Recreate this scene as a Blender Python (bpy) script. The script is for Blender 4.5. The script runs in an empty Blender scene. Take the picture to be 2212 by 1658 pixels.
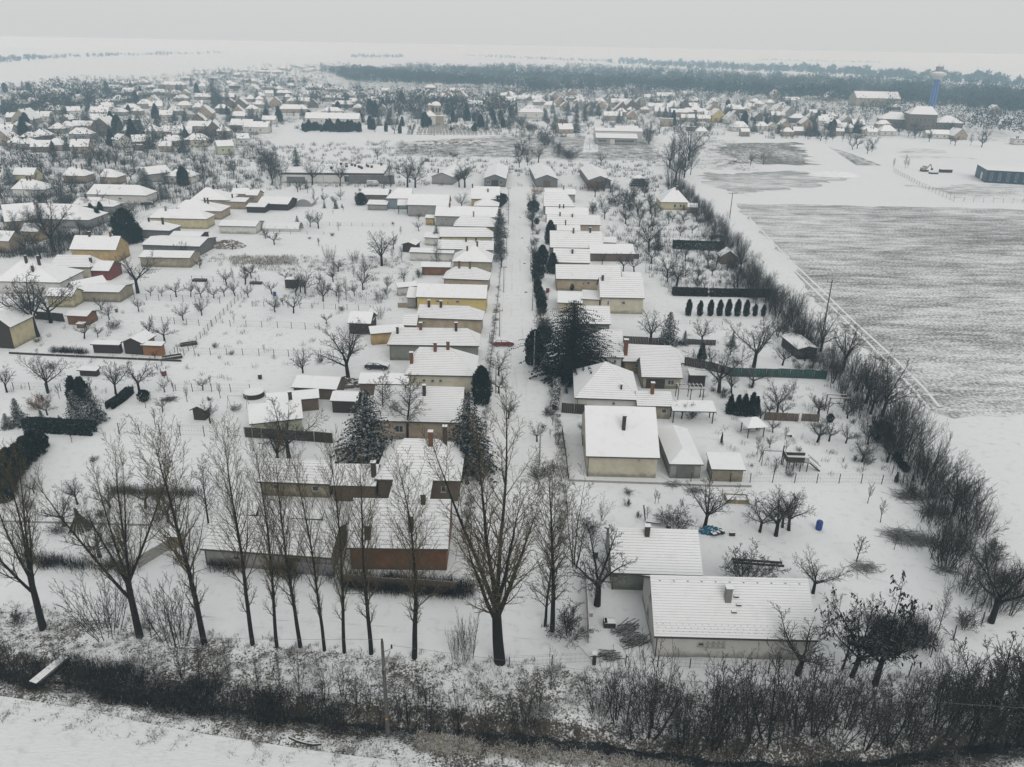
import bpy, math, random
import numpy as np
from mathutils import Vector, Matrix

# ------------------------------------------------------------------ camera, sky, sun, exposure
scene = bpy.context.scene
COL = scene.collection
R = math.radians
CAM_H, PITCH, ROLL, FPX = 57.0, R(23.46), R(1.0), 1680.0     # focal length for a survey picture 2212 px wide
cam = bpy.data.cameras.new('camera')
cam.sensor_width = 36.0
cam.lens = 36.0 * FPX / 2212.0
cam.clip_start = 0.5
cam.clip_end = 30000.0
cam_ob = bpy.data.objects.new('camera', cam)
COL.objects.link(cam_ob)
MROT = Matrix.Rotation(R(90) - PITCH, 3, 'X') @ Matrix.Rotation(ROLL, 3, 'Z')
cam_ob.matrix_world = Matrix.Translation((0, 0, CAM_H)) @ MROT.to_4x4()
scene.camera = cam_ob

world = bpy.data.worlds.new('World')
scene.world = world
world.use_nodes = True
wn, wl = world.node_tree.nodes, world.node_tree.links
for n in list(wn): wn.remove(n)
SUN_EL, SUN_AZ = R(38), R(160)
sky = wn.new('ShaderNodeTexSky'); sky.sky_type = 'NISHITA'; sky.sun_disc = False
sky.sun_elevation = SUN_EL; sky.sun_rotation = SUN_AZ
sky.air_density = 1.0; sky.dust_density = 2.0; sky.ozone_density = 1.0
hs = wn.new('ShaderNodeHueSaturation'); hs.inputs['Saturation'].default_value = 0.10
mixc = wn.new('ShaderNodeMix'); mixc.data_type = 'RGBA'
mixc.inputs[0].default_value = 0.93                          # a closed layer of cloud over the clear sky
mixc.inputs[7].default_value = (6.2, 6.31, 6.31, 1)
bg = wn.new('ShaderNodeBackground'); bg.inputs['Strength'].default_value = 0.10
wo = wn.new('ShaderNodeOutputWorld')
wl.new(sky.outputs[0], hs.inputs['Color']); wl.new(hs.outputs[0], mixc.inputs[6])
wl.new(mixc.outputs[2], bg.inputs[0]); wl.new(bg.outputs[0], wo.inputs[0])

sun = bpy.data.lights.new('sun', 'SUN'); sun.energy = 0.95; sun.angle = R(40); sun.color = (1, 0.97, 0.93)
sun_ob = bpy.data.objects.new('sun', sun); COL.objects.link(sun_ob)
sdir = Vector((math.sin(SUN_AZ) * math.cos(SUN_EL), math.cos(SUN_AZ) * math.cos(SUN_EL), math.sin(SUN_EL)))
sun_ob.rotation_euler = sdir.to_track_quat('Z', 'Y').to_euler()

vs = scene.view_settings
vs.view_transform = 'Standard'; vs.look = 'None'; vs.gamma = 1.0; vs.use_curve_mapping = False
vs.exposure = 0.06
cy = scene.cycles
cy.use_denoising = True
cy.max_bounces = 5; cy.diffuse_bounces = 2; cy.glossy_bounces = 1; cy.transmission_bounces = 1; cy.volume_bounces = 1
cy.transparent_max_bounces = 8
cy.caustics_reflective = False; cy.caustics_refractive = False

# ------------------------------------------------------------------ survey helpers
def ray(px, py):
    d = MROT @ Vector(((px - 1106.0) / FPX, -(py - 829.0) / FPX, -1.0))
    return d

def G(px, py, z=0.0):
    """the place at height z that the survey picture shows at (px, py)"""
    d = ray(px, py)
    t = (z - CAM_H) / d.z
    return Vector((d.x * t, d.y * t, z))

def top_height(base, px, py):
    """height above the ground, at the distance of base, of what is seen at (px, py)"""
    d = ray(px, py)
    t = base.y / d.y
    return CAM_H + d.z * t

RNG = random.Random(7)
NPR = np.random.default_rng(11)

# ------------------------------------------------------------------ materials
MATS = {}
def nodes_of(m):
    m.use_nodes = True
    nt = m.node_tree
    return nt, nt.nodes, nt.links, nt.nodes.get('Principled BSDF')

def N(nt, kind, **kw):
    n = nt.nodes.new(kind)
    for k, v in kw.items(): setattr(n, k, v)
    return n

def noise(nt, scale, detail=3.0, rough=0.55, vec=None, stretch=None):
    n = N(nt, 'ShaderNodeTexNoise')
    n.inputs['Scale'].default_value = scale; n.inputs['Detail'].default_value = detail; n.inputs['Roughness'].default_value = rough
    if vec is None:
        g = N(nt, 'ShaderNodeNewGeometry'); vec = g.outputs['Position']
    if stretch:
        mp = N(nt, 'ShaderNodeMapping'); mp.inputs['Scale'].default_value = stretch
        nt.links.new(vec, mp.inputs['Vector']); vec = mp.outputs[0]
    nt.links.new(vec, n.inputs['Vector'])
    return n.outputs['Fac']

def math_n(nt, op, a, b=None, c=None, clamp=False):
    n = N(nt, 'ShaderNodeMath', operation=op); n.use_clamp = clamp
    for i, v in enumerate((a, b, c)):
        if v is None: continue
        if isinstance(v, (int, float)): n.inputs[i].default_value = v
        else: nt.links.new(v, n.inputs[i])
    return n.outputs[0]

def smooth(nt, x, lo, hi):
    n = N(nt, 'ShaderNodeMapRange', interpolation_type='SMOOTHSTEP')
    nt.links.new(x, n.inputs['Value'])
    for k, v in (('From Min', lo), ('From Max', hi)):
        if isinstance(v, (int, float)): n.inputs[k].default_value = v
        else: nt.links.new(v, n.inputs[k])
    return n.outputs[0]

def mixcol(nt, fac, a, b):
    n = N(nt, 'ShaderNodeMix', data_type='RGBA')
    for sock, v in ((n.inputs[0], fac), (n.inputs[6], a), (n.inputs[7], b)):
        if isinstance(v, (int, float)): sock.default_value = v
        elif isinstance(v, tuple): sock.default_value = (*v, 1) if len(v) == 3 else v
        else: nt.links.new(v, sock)
    return n.outputs[2]

def bump(nt, bsdf, h, strength, dist):
    b = N(nt, 'ShaderNodeBump'); b.inputs['Strength'].default_value = strength; b.inputs['Distance'].default_value = dist
    nt.links.new(h, b.inputs['Height']); nt.links.new(b.outputs[0], bsdf.inputs['Normal'])

SNOW = (0.80, 0.815, 0.825)

def mat_plain(name, col, rough=0.8, vary=0.25, scale=0.8, metallic=0.0, fine=9.0):
    """paint, plaster, wood, metal ... with stains of its own"""
    if name in MATS: return MATS[name]
    m = bpy.data.materials.new(name); nt, nd, lk, b = nodes_of(m)
    a = noise(nt, scale, 4); c = noise(nt, fine, 3)
    f = math_n(nt, 'MULTIPLY_ADD', a, 0.6, math_n(nt, 'MULTIPLY', c, 0.4))
    f = smooth(nt, f, 0.35, 0.68)
    dark = tuple(x * (1 - vary) for x in col); light = tuple(min(1, x * (1 + vary * 0.5)) for x in col)
    body = mixcol(nt, f, dark, light)
    if name.startswith('plaster') or name.startswith('brick'):
        g = N(nt, 'ShaderNodeNewGeometry'); sp = N(nt, 'ShaderNodeSeparateXYZ'); lk.new(g.outputs['Position'], sp.inputs[0])
        up = math_n(nt, 'ADD', sp.outputs['Z'], math_n(nt, 'MULTIPLY', math_n(nt, 'SUBTRACT', noise(nt, 0.9, 4), 0.5), -2.2))
        st = math_n(nt, 'SUBTRACT', 1.0, smooth(nt, up, 0.05, 1.0))
        body = mixcol(nt, math_n(nt, 'MULTIPLY', st, 0.6), body, (0.075, 0.07, 0.045))
    lk.new(body, b.inputs['Base Color'])
    b.inputs['Roughness'].default_value = rough; b.inputs['Metallic'].default_value = metallic
    bump(nt, b, c, 0.25, 0.02)
    MATS[name] = m
    return m

def mat_snowy(name, col, lo=0.45, hi=0.75, snow=0.85, rough=0.85, nscale=2.0, vary=0.35):
    """bark, needles, brick, junk ... with snow lying on whatever faces up"""
    if name in MATS: return MATS[name]
    m = bpy.data.materials.new(name); nt, nd, lk, b = nodes_of(m)
    g = N(nt, 'ShaderNodeNewGeometry')
    sep = N(nt, 'ShaderNodeSeparateXYZ'); lk.new(g.outputs['Normal'], sep.inputs[0])
    a = noise(nt, nscale, 3)
    z = math_n(nt, 'ADD', sep.outputs['Z'], math_n(nt, 'MULTIPLY', math_n(nt, 'SUBTRACT', a, 0.5), 0.9))
    f = math_n(nt, 'MULTIPLY', smooth(nt, z, lo, hi), snow)
    c = noise(nt, 5.0, 2)
    body = mixcol(nt, c, tuple(x * (1 - vary) for x in col), tuple(x * (1 + vary) for x in col))
    lk.new(mixcol(nt, f, body, SNOW), b.inputs['Base Color'])
    b.inputs['Roughness'].default_value = rough
    b.inputs['Specular IOR Level'].default_value = 0.2
    MATS[name] = m
    return m

def mat_snow(name, cover=None, soil=(0.16, 0.14, 0.11), attr=False, fine=1.3, coarse=0.12, stretch=None, soft=0.10, tint=SNOW, relief=0.5, grain=None, mottle=0.45):
    """snow with the grass or soil showing through; COVER is the share of bare ground"""
    if name in MATS: return MATS[name]
    m = bpy.data.materials.new(name); nt, nd, lk, b = nodes_of(m)
    a = noise(nt, fine, 5, 0.65, stretch=stretch); c = noise(nt, coarse, 4, 0.6, stretch=stretch)
    s = math_n(nt, 'ADD', math_n(nt, 'MULTIPLY', a, 0.55), math_n(nt, 'MULTIPLY', c, 0.45))
    if grain:
        s = math_n(nt, 'ADD', math_n(nt, 'MULTIPLY', s, 0.62), math_n(nt, 'MULTIPLY', noise(nt, grain, 2, 0.6), 0.38))
    if attr:
        at = N(nt, 'ShaderNodeAttribute', attribute_name='cover'); cov = at.outputs['Fac']
    else:
        v = N(nt, 'ShaderNodeValue'); v.outputs[0].default_value = cover; cov = v.outputs[0]
    # noise values sit around 0.5 +- 0.12: turn the share into a threshold
    thr = math_n(nt, 'MULTIPLY_ADD', cov, -0.36, 0.69)
    f = smooth(nt, s, thr, math_n(nt, 'ADD', thr, soft))
    t = noise(nt, 0.05, 3)
    snow = mixcol(nt, t, tuple(x * 0.95 for x in tint), tint)
    thin = smooth(nt, noise(nt, 0.7, 6, 0.7), 0.50, 0.72)          # trodden and thinner snow is greyer
    snow = mixcol(nt, math_n(nt, 'MULTIPLY', thin, mottle), snow, tuple(x * 0.62 for x in tint))
    fine_g = noise(nt, 6.0, 2)
    ground = mixcol(nt, fine_g, tuple(x * 0.55 for x in soil), tuple(x * 1.35 for x in soil))
    lk.new(mixcol(nt, f, snow, ground), b.inputs['Base Color'])
    b.inputs['Roughness'].default_value = 0.75
    b.inputs['Specular IOR Level'].default_value = 0.15
    if relief: bump(nt, b, a, relief, 0.12)
    MATS[name] = m
    return m

def mat_glass(name='window_glass'):
    if name in MATS: return MATS[name]
    m = bpy.data.materials.new(name); nt, nd, lk, b = nodes_of(m)
    lk.new(mixcol(nt, noise(nt, 1.5), (0.02, 0.024, 0.028), (0.05, 0.055, 0.06)), b.inputs['Base Color'])
    b.inputs['Roughness'].default_value = 0.15
    MATS[name] = m
    return m

M_ROOFSNOW = mat_snow('roof_snow', 0.10, relief=0.3, fine=1.1, coarse=.25, soil=(0.26, 0.23, 0.21), tint=(0.84, 0.85, 0.858), mottle=.25)
M_TILE = mat_plain('tile_edge', (0.20, 0.17, 0.15), vary=0.4)
M_FASCIA = mat_plain('eaves_board', (0.055, 0.05, 0.045))
M_GLASS = mat_glass()
M_FRAME = mat_plain('white_frame', (0.42, 0.42, 0.4))
M_DARK = mat_plain('dark_opening', (0.03, 0.028, 0.026))
M_BRICK = mat_snowy('chimney_brick', (0.15, 0.075, 0.045), 0.6, 0.9)
M_DBRICK = mat_snowy('chimney_dark_brick', (0.06, 0.045, 0.038), 0.6, 0.9)
M_GREYSTACK = mat_snowy('chimney_grey', (0.22, 0.21, 0.2), 0.6, 0.9)
M_WOOD = mat_snowy('old_wood', (0.10, 0.075, 0.055), 0.6, 0.9)
M_DWOOD = mat_snowy('dark_wood', (0.045, 0.036, 0.03), 0.6, 0.9)
M_OWOOD = mat_snowy('orange_wood', (0.26, 0.13, 0.06), 0.6, 0.9)
M_METAL = mat_snowy('grey_metal', (0.22, 0.23, 0.24), 0.7, 0.95, rough=0.5)
M_CONC = mat_snowy('concrete', (0.30, 0.29, 0.27), 0.6, 0.9)
M_WIRE = mat_plain('wire', (0.14, 0.14, 0.14), rough=0.5)
M_LUMP = mat_snow('loose_snow', 0.05, relief=0.4)
WALL = {
    'white': mat_plain('plaster_white', (0.55, 0.54, 0.51), vary=0.12),
    'bright': mat_plain('plaster_bright', (0.62, 0.62, 0.6), vary=0.10),
    'cream': mat_plain('plaster_cream', (0.44, 0.39, 0.29), vary=0.2),
    'ivory': mat_plain('plaster_ivory', (0.48, 0.45, 0.35), vary=0.18),
    'beige': mat_plain('plaster_beige', (0.36, 0.30, 0.21), vary=0.25),
    'yellow': mat_plain('plaster_yellow', (0.52, 0.41, 0.17), vary=0.14),
    'pale_yellow': mat_plain('plaster_pale_yellow', (0.48, 0.43, 0.27), vary=0.18),
    'ochre': mat_plain('plaster_ochre', (0.42, 0.30, 0.14), vary=0.25),
    'grey': mat_plain('plaster_grey', (0.27, 0.26, 0.25), vary=0.2),
    'dark_grey': mat_plain('plaster_dark_grey', (0.14, 0.135, 0.13), vary=0.25),
    'green_grey': mat_plain('plaster_green_grey', (0.20, 0.21, 0.18), vary=0.2),
    'pale_green': mat_plain('plaster_pale_green', (0.40, 0.42, 0.30), vary=0.15),
    'blue_grey': mat_plain('plaster_blue_grey', (0.20, 0.24, 0.27), vary=0.15),
    'navy': mat_plain('cladding_navy', (0.022, 0.05, 0.085), vary=0.25, rough=0.5),
    'tan': mat_plain('plaster_tan', (0.34, 0.27, 0.20), vary=0.2),
    'brown': mat_plain('plaster_brown', (0.14, 0.10, 0.075), vary=0.25),
    'brick': mat_plain('brick_red', (0.19, 0.085, 0.04), vary=0.35),
    'red': mat_plain('paint_red', (0.17, 0.035, 0.03), vary=0.25),
    'wood': M_WOOD, 'dark_wood': M_DWOOD, 'orange_wood': M_OWOOD,
    'stone': mat_plain('stone_yellow', (0.30, 0.25, 0.15), vary=0.4, scale=2.5),
    'khaki': mat_plain('plaster_khaki', (0.30, 0.27, 0.20), vary=0.25),
}

# ------------------------------------------------------------------ object helpers
def mesh_obj(name, verts, faces, mats, fmat=None, parent=None, smooth_=False):
    me = bpy.data.meshes.new(name)
    me.from_pydata([tuple(v) for v in verts], [], faces)
    if not isinstance(mats, (list, tuple)): mats = [mats]
    for m in mats: me.materials.append(m)
    if fmat: me.polygons.foreach_set('material_index', fmat)
    if smooth_: me.polygons.foreach_set('use_smooth', [True] * len(faces))
    me.update()
    o = bpy.data.objects.new(name, me); COL.objects.link(o)
    if parent: o.parent = parent
    return o

def np_mesh(name, V, F, mats, fmat=None, smooth_=False):
    """F: (n,3) or (n,4) array"""
    me = bpy.data.meshes.new(name)
    F = np.asarray(F, np.int32); k = F.shape[1]
    me.vertices.add(len(V)); me.vertices.foreach_set('co', np.asarray(V, np.float32).ravel())
    me.loops.add(F.size); me.loops.foreach_set('vertex_index', F.ravel())
    me.polygons.add(len(F)); me.polygons.foreach_set('loop_start', np.arange(0, F.size, k, dtype=np.int32))
    me.polygons.foreach_set('loop_total', np.full(len(F), k, np.int32))
    if not isinstance(mats, (list, tuple)): mats = [mats]
    for m in mats: me.materials.append(m)
    if fmat is not None: me.polygons.foreach_set('material_index', np.asarray(fmat, np.int32))
    if smooth_: me.polygons.foreach_set('use_smooth', np.ones(len(F), bool))
    me.update(); me.validate()
    return me

def link(name, me, parent=None, loc=None):
    o = bpy.data.objects.new(name, me); COL.objects.link(o)
    if parent: o.parent = parent
    if loc is not None: o.location = loc
    return o

AUTO = []          # things whose label names the landmark they stand by
LAND = []          # (nick, place)

def tag(o, label, cat, group=None, kind=None):
    if label: o['label'] = label
    if cat: o['category'] = cat
    if group: o['group'] = group
    if kind: o['kind'] = kind
    return o

def thing(name, label, cat, loc, rz=0.0, group=None, auto=None):
    o = bpy.data.objects.new(name, None); COL.objects.link(o)
    o.empty_display_size = 0.3
    o.location = loc; o.rotation_euler = (0, 0, rz)
    tag(o, label, cat, group)
    if auto: AUTO.append((o, auto))
    return o

class MB:
    """collects boxes, prisms and tubes for one mesh"""
    def __init__(s): s.v = []; s.f = []; s.m = []
    def add(s, v, f, m=0):
        k = len(s.v); s.v += [tuple(x) for x in v]; s.f += [tuple(i + k for i in q) for q in f]
        s.m += [m] * len(f) if isinstance(m, int) else list(m)
        return s
    def box(s, c, d, m=0, rz=0.0, top=None):
        x, y, z = (q / 2 for q in d)
        cs, sn = math.cos(rz), math.sin(rz)
        v = []
        for dz in (-z, z):
            for dx, dy in ((-x, -y), (x, -y), (x, y), (-x, y)):
                v.append((c[0] + dx * cs - dy * sn, c[1] + dx * sn + dy * cs, c[2] + dz))
        return s.add(v, [(3, 2, 1, 0), (4, 5, 6, 7), (0, 1, 5, 4), (1, 2, 6, 5), (2, 3, 7, 6), (3, 0, 4, 7)],
                     [m, m if top is None else top, m, m, m, m])
    def tube(s, p, q, r0, r1=None, n=6, m=0, cap=True):
        p, q = Vector(p), Vector(q); r1 = r0 if r1 is None else r1
        d = (q - p).normalized(); a = d.orthogonal().normalized(); b = d.cross(a)
        v = []
        for c, r in ((p, r0), (q, r1)):
            for i in range(n):
                t = 2 * math.pi * i / n
                v.append(c + (a * math.cos(t) + b * math.sin(t)) * r)
        f = [(i, (i + 1) % n, n + (i + 1) % n, n + i) for i in range(n)]
        if cap: f += [tuple(range(n - 1, -1, -1)), tuple(range(n, 2 * n))]
        return s.add(v, f, m)
    def beam(s, p, q, w, h=None, m=0, top=None):
        """a squared timber from p to q"""
        p, q = Vector(p), Vector(q); h = w if h is None else h
        d = (q - p).normalized()
        side = d.cross(Vector((0, 0, 1)))
        side = Vector((1, 0, 0)) if side.length < 1e-4 else side.normalized()
        up = side.cross(d)
        v = []
        for c in (p, q):
            for a, b in ((-1, -1), (1, -1), (1, 1), (-1, 1)):
                v.append(c + side * (a * w / 2) + up * (b * h / 2))
        t = m if top is None else top
        return s.add(v, [(0, 1, 2, 3), (7, 6, 5, 4), (0, 4, 5, 1), (1, 5, 6, 2), (2, 6, 7, 3), (3, 7, 4, 0)], [m, m, m, m, t, m])
    def build(s, name, mats, parent=None, smooth_=False):
        return mesh_obj(name, s.v, s.f, mats, s.m, parent, smooth_)

# ------------------------------------------------------------------ buildings
def window_part(root, wall, x, y, z, w, h, facing, frame=None, detail=True):
    """a framed window proud of the wall; FACING is the angle of the outward normal in the thing's own axes"""
    nx, ny = math.cos(facing), math.sin(facing)
    tx, ty = -ny, nx
    def P(a, b, c): return (x + tx * a + nx * c, y + ty * a + ny * c, z + b)
    fw = 0.09
    mb = MB()
    for (a0, a1, b0, b1) in ((-w/2, w/2, -h/2, -h/2 + fw), (-w/2, w/2, h/2 - fw, h/2), (-w/2, -w/2 + fw, -h/2 + fw, h/2 - fw), (w/2 - fw, w/2, -h/2 + fw, h/2 - fw)) + (((-0.04, 0.04, -h/2 + fw, h/2 - fw),) if w > 1.0 else ()):
        v = [P(a0, b0, 0.005), P(a1, b0, 0.005), P(a1, b1, 0.005), P(a0, b1, 0.005), P(a0, b0, 0.06), P(a1, b0, 0.06), P(a1, b1, 0.06), P(a0, b1, 0.06)]
        mb.add(v, [(4, 5, 6, 7), (0, 1, 5, 4), (1, 2, 6, 5), (2, 3, 7, 6), (3, 0, 4, 7)])
    if detail:
        mb.add([P(-w/2 - .08, -h/2 - .06, 0.004), P(w/2 + .08, -h/2 - .06, 0.004), P(w/2 + .08, -h/2 - .06, .16), P(-w/2 - .08, -h/2 - .06, .16),
                P(-w/2 - .08, -h/2 - .002, 0.004), P(w/2 + .08, -h/2 - .002, 0.004), P(w/2 + .08, -h/2 - .002, .16), P(-w/2 - .08, -h/2 - .002, .16)],
               [(3, 2, 1, 0), (4, 5, 6, 7), (0, 1, 5, 4), (1, 2, 6, 5), (2, 3, 7, 6), (3, 0, 4, 7)])
    f = mb.build('window', frame or M_FRAME, root)
    pv = [P(-w/2 + fw, -h/2 + fw, 0.02), P(w/2 - fw, -h/2 + fw, 0.02), P(w/2 - fw, h/2 - fw, 0.02), P(-w/2 + fw, h/2 - fw, 0.02)]
    mesh_obj('pane', pv, [(0, 1, 2, 3)], M_GLASS, None, f)
    return f

def door_part(root, x, y, w, h, facing, mat=None):
    nx, ny = math.cos(facing), math.sin(facing); tx, ty = -ny, nx
    mb = MB(); mb.box((x + nx * .035, y + ny * .035, h / 2 + 0.02), (w, .06, h), rz=facing - math.pi / 2)
    d = mb.build('door', mat or M_DWOOD, root)
    hb = MB(); hb.box((x + tx * w * .38 + nx * .09, y + ty * w * .38 + ny * .09, h * .48), (.12, .05, .05), rz=facing - math.pi / 2)
    hb.build('handle', M_METAL, d)

_COURSE = {}
def tile_courses(roof, a0, a1, b0, b1, n, nrm, riser=0.055):
    """n overlapping courses of snow-covered tiles between the eave a0-a1 and the ridge b0-b1"""
    for i in range(n):
        t0, t1 = i / n, (i + 1) / n
        e0, e1 = a0.lerp(b0, t0), a1.lerp(b1, t0)
        u0, u1 = a0.lerp(b0, t1), a1.lerp(b1, t1)
        lift = nrm * riser; base = nrm * 0.006
        v = [e0 + base, e1 + base, e1 + lift, e0 + lift, u1 + base, u0 + base]
        f = [(0, 1, 2, 3), (3, 2, 4, 5), (0, 3, 5), (1, 4, 2)]
        mesh_obj('tile_course', v, f, [M_TILE, M_ROOFSNOW], [0, 1, 0, 0], roof)

CHIM = {'b': M_BRICK, 'd': M_DBRICK, 'g': M_GREYSTACK}

def build_house(root, L, half, ez, pitch, kind='gable', wall='white', hip=(0.0, 0.0), oh=0.4, og=0.25, courses=0, chims=(), wins=(), doors=(),
                zb=0.0, walls=True, gable_wall=None, gutter=False, t=0.18, front_rise=0.0, detail=True, roofmat=None):
    """local x runs along the ridge, local y away from the street picture; wins: (side, along 0..1, z, w, h)"""
    tp = math.tan(pitch); rz_ = ez + tp * half
    wm = WALL[wall]; gm = WALL[gable_wall] if gable_wall else wm
    X, Y = L / 2, half
    wx, wy = X - og, Y - oh
    if kind == 'hip': wx = X - oh
    wtop = ez + tp * oh - t
    RS = roofmat or M_ROOFSNOW
    if kind in ('gable', 'hip'):
        if kind == 'gable':
            v = [(-X, -Y, ez), (-X, 0, rz_), (-X, Y, ez), (-X, -Y, ez - t), (-X, 0, rz_ - t * 1.25), (-X, Y, ez - t)]
            v += [(X, b, c) for _, b, c in v]
            f = [(0, 6, 7, 1), (1, 7, 8, 2), (3, 4, 10, 9), (4, 5, 11, 10), (0, 3, 9, 6), (2, 8, 11, 5), (0, 1, 4, 3), (1, 2, 5, 4), (6, 9, 10, 7), (7, 10, 11, 8)]
            fm = [0, 0, 1, 1, 1, 1, 1, 1, 1, 1]
            rl, rr = -X, X
        else:
            rl, rr = -X + hip[0], X - hip[1]
            if rr < rl: rl = rr = (rl + rr) / 2
            if rr - rl < 0.05: rr = rl + 0.05
            v = [(-X, -Y, ez), (X, -Y, ez), (X, Y, ez), (-X, Y, ez), (rl, 0, rz_), (rr, 0, rz_), (-X, -Y, ez - t), (X, -Y, ez - t), (X, Y, ez - t), (-X, Y, ez - t)]
            f = [(0, 1, 5, 4), (2, 3, 4, 5), (3, 0, 4), (1, 2, 5), (9, 8, 7, 6), (0, 6, 7, 1), (1, 7, 8, 2), (2, 8, 9, 3), (3, 9, 6, 0)]
            fm = [0, 0, 0, 0, 1, 1, 1, 1, 1]
        roof = mesh_obj('roof', v, f, [RS, M_FASCIA], fm, root)
        if courses:
            nn = Vector((0, -math.sin(pitch), math.cos(pitch)))
            tile_courses(roof, Vector((-X, -Y, ez)), Vector((X, -Y, ez)), Vector((rl, 0, rz_)), Vector((rr, 0, rz_)), courses, nn)
            if kind == 'hip':
                for sx, rx in ((-1, rl), (1, rr)):
                    run = X - abs(rx) if rx * sx > 0 else X + abs(rx)
                    if run > 0.8:
                        ne = Vector((sx * (rz_ - ez), 0, run)).normalized()
                        a, b_ = Vector((sx * X, -Y, ez)), Vector((sx * X, Y, ez))
                        if sx < 0: a, b_ = b_, a
                        tile_courses(roof, a, b_, Vector((rx, 0, rz_)), Vector((rx, 0, rz_)), courses, ne)
            # ridge caps
            mb = MB(); mb.beam((rl, 0, rz_ + .03), (rr, 0, rz_ + .03), .28, .12, 0); mb.build('ridge_cap', RS, roof)
        if gutter:
            mb = MB(); mb.tube((-X, -Y - .06, ez - .1), (X, -Y - .06, ez - .1), .07, n=6); mb.build('gutter', M_FASCIA, roof)
            mb = MB(); mb.tube((-wx + .1, -wy - .05, zb), (-wx + .1, -wy - .05, ez - .1), .05, n=6); mb.build('downpipe', M_FASCIA, root)
    elif kind == 'shed':       # one slope rising away from the viewer
        zf, zr = ez, ez + tp * 2 * half
        v = [(-X, -Y, zf), (X, -Y, zf), (X, Y, zr), (-X, Y, zr)]; v += [(a, b, c - t) for a, b, c in v]
        roof = mesh_obj('roof', v, [(0, 1, 2, 3), (7, 6, 5, 4), (0, 4, 5, 1), (1, 5, 6, 2), (2, 6, 7, 3), (3, 7, 4, 0)], [RS, M_FASCIA], [0, 1, 1, 1, 1, 1], root)
        wtop = ez + tp * oh - t - .01
    elif kind == 'flat':
        mb = MB(); mb.box((0, 0, ez - t / 2), (2 * X, 2 * Y, t), 1, top=0)
        roof = mb.build('roof', [RS, M_FASCIA], root)
        wtop = ez - t - .004
    if walls:
        if kind == 'gable':
            gz = rz_ - t * 1.25 - tp * 0.0 - .01
            v = [(-wx, -wy, zb), (wx, -wy, zb), (wx, wy, zb), (-wx, wy, zb), (-wx, -wy, wtop), (wx, -wy, wtop), (wx, wy, wtop), (-wx, wy, wtop), (-wx, 0, gz), (wx, 0, gz)]
            f = [(0, 1, 5, 4), (2, 3, 7, 6), (1, 2, 6, 9, 5), (3, 0, 4, 8, 7), (4, 5, 9, 8), (6, 7, 8, 9)]
            mesh_obj('wall', v, f, [wm, gm], [0, 0, 1, 1, 0, 0], root)
        elif kind == 'shed':
            zr2 = ez + tp * (2 * half - oh) - t - .01
            v = [(-wx, -wy, zb), (wx, -wy, zb), (wx, wy, zb), (-wx, wy, zb), (-wx, -wy, wtop), (wx, -wy, wtop), (wx, wy, zr2), (-wx, wy, zr2)]
            mesh_obj('wall', v, [(0, 1, 5, 4), (2, 3, 7, 6), (1, 2, 6, 5), (3, 0, 4, 7), (4, 5, 6, 7)], wm, None, root)
        else:
            mb = MB(); mb.box((0, 0, (zb + wtop) / 2), (2 * wx, 2 * wy, wtop - zb)); mb.build('wall', wm, root)
    else:
        mb = MB()
        hb = wtop + .05
        for sx in (-1, 1):
            for sy in (-1, 1):
                p = MB(); p.box((sx * (wx - .1), sy * (wy - .1), hb / 2), (.16, .16, hb)); p.build('post', M_DWOOD, root)
    for c in chims:
        fx, fy, up, s, k = c      # along 0..1, across -1 near eave..1, height over the roof, side, material
        x = -X + fx * L; y = fy * Y
        zr = rz_ - tp * abs(y) if kind in ('gable', 'hip') else (ez if kind == 'flat' else ez + tp * (y + Y))
        mb = MB(); mb.box((x, y, zr + up / 2 - .4), (s, s * 1.1, up + .8))
        o = mb.build('chimney', CHIM[k], roof)
        # a cap proud of the stack
        mb.__init__(); mb.box((x, y, zr + up + .05), (s + .16, s * 1.1 + .16, .1), 0, top=1)
        v0 = [tuple(q.co) for q in o.data.vertices]
        m2 = MB(); m2.add(v0, [tuple(p.vertices) for p in o.data.polygons], 0); m2.add(mb.v, mb.f, mb.m)
        me = bpy.data.meshes.new('chimney'); me.from_pydata(m2.v, [], m2.f)
        for q in (CHIM[k], M_ROOFSNOW): me.materials.append(q)
        me.polygons.foreach_set('material_index', m2.m); me.update(); o.data = me
    for (side, a, z, w, h) in wins:
        if side == 'n': window_part(root, None, -wx + a * 2 * wx, -wy, z, w, h, -math.pi / 2, detail=detail)
        elif side == 'r': window_part(root, None, wx, -wy + a * 2 * wy, z, w, h, 0, detail=detail)
        elif side == 'l': window_part(root, None, -wx, wy - a * 2 * wy, z, w, h, math.pi, detail=detail)
    for (side, a, w, h, mk) in doors:
        dm = WALL.get(mk, M_DWOOD)
        if side == 'n': door_part(root, -wx + a * 2 * wx, -wy, w, h, -math.pi / 2, dm)
        elif side == 'l': door_part(root, -wx, wy - a * 2 * wy, w, h, math.pi, dm)
        elif side == 'r': door_part(root, wx, -wy + a * 2 * wy, w, h, 0, dm)
    return roof

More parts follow.
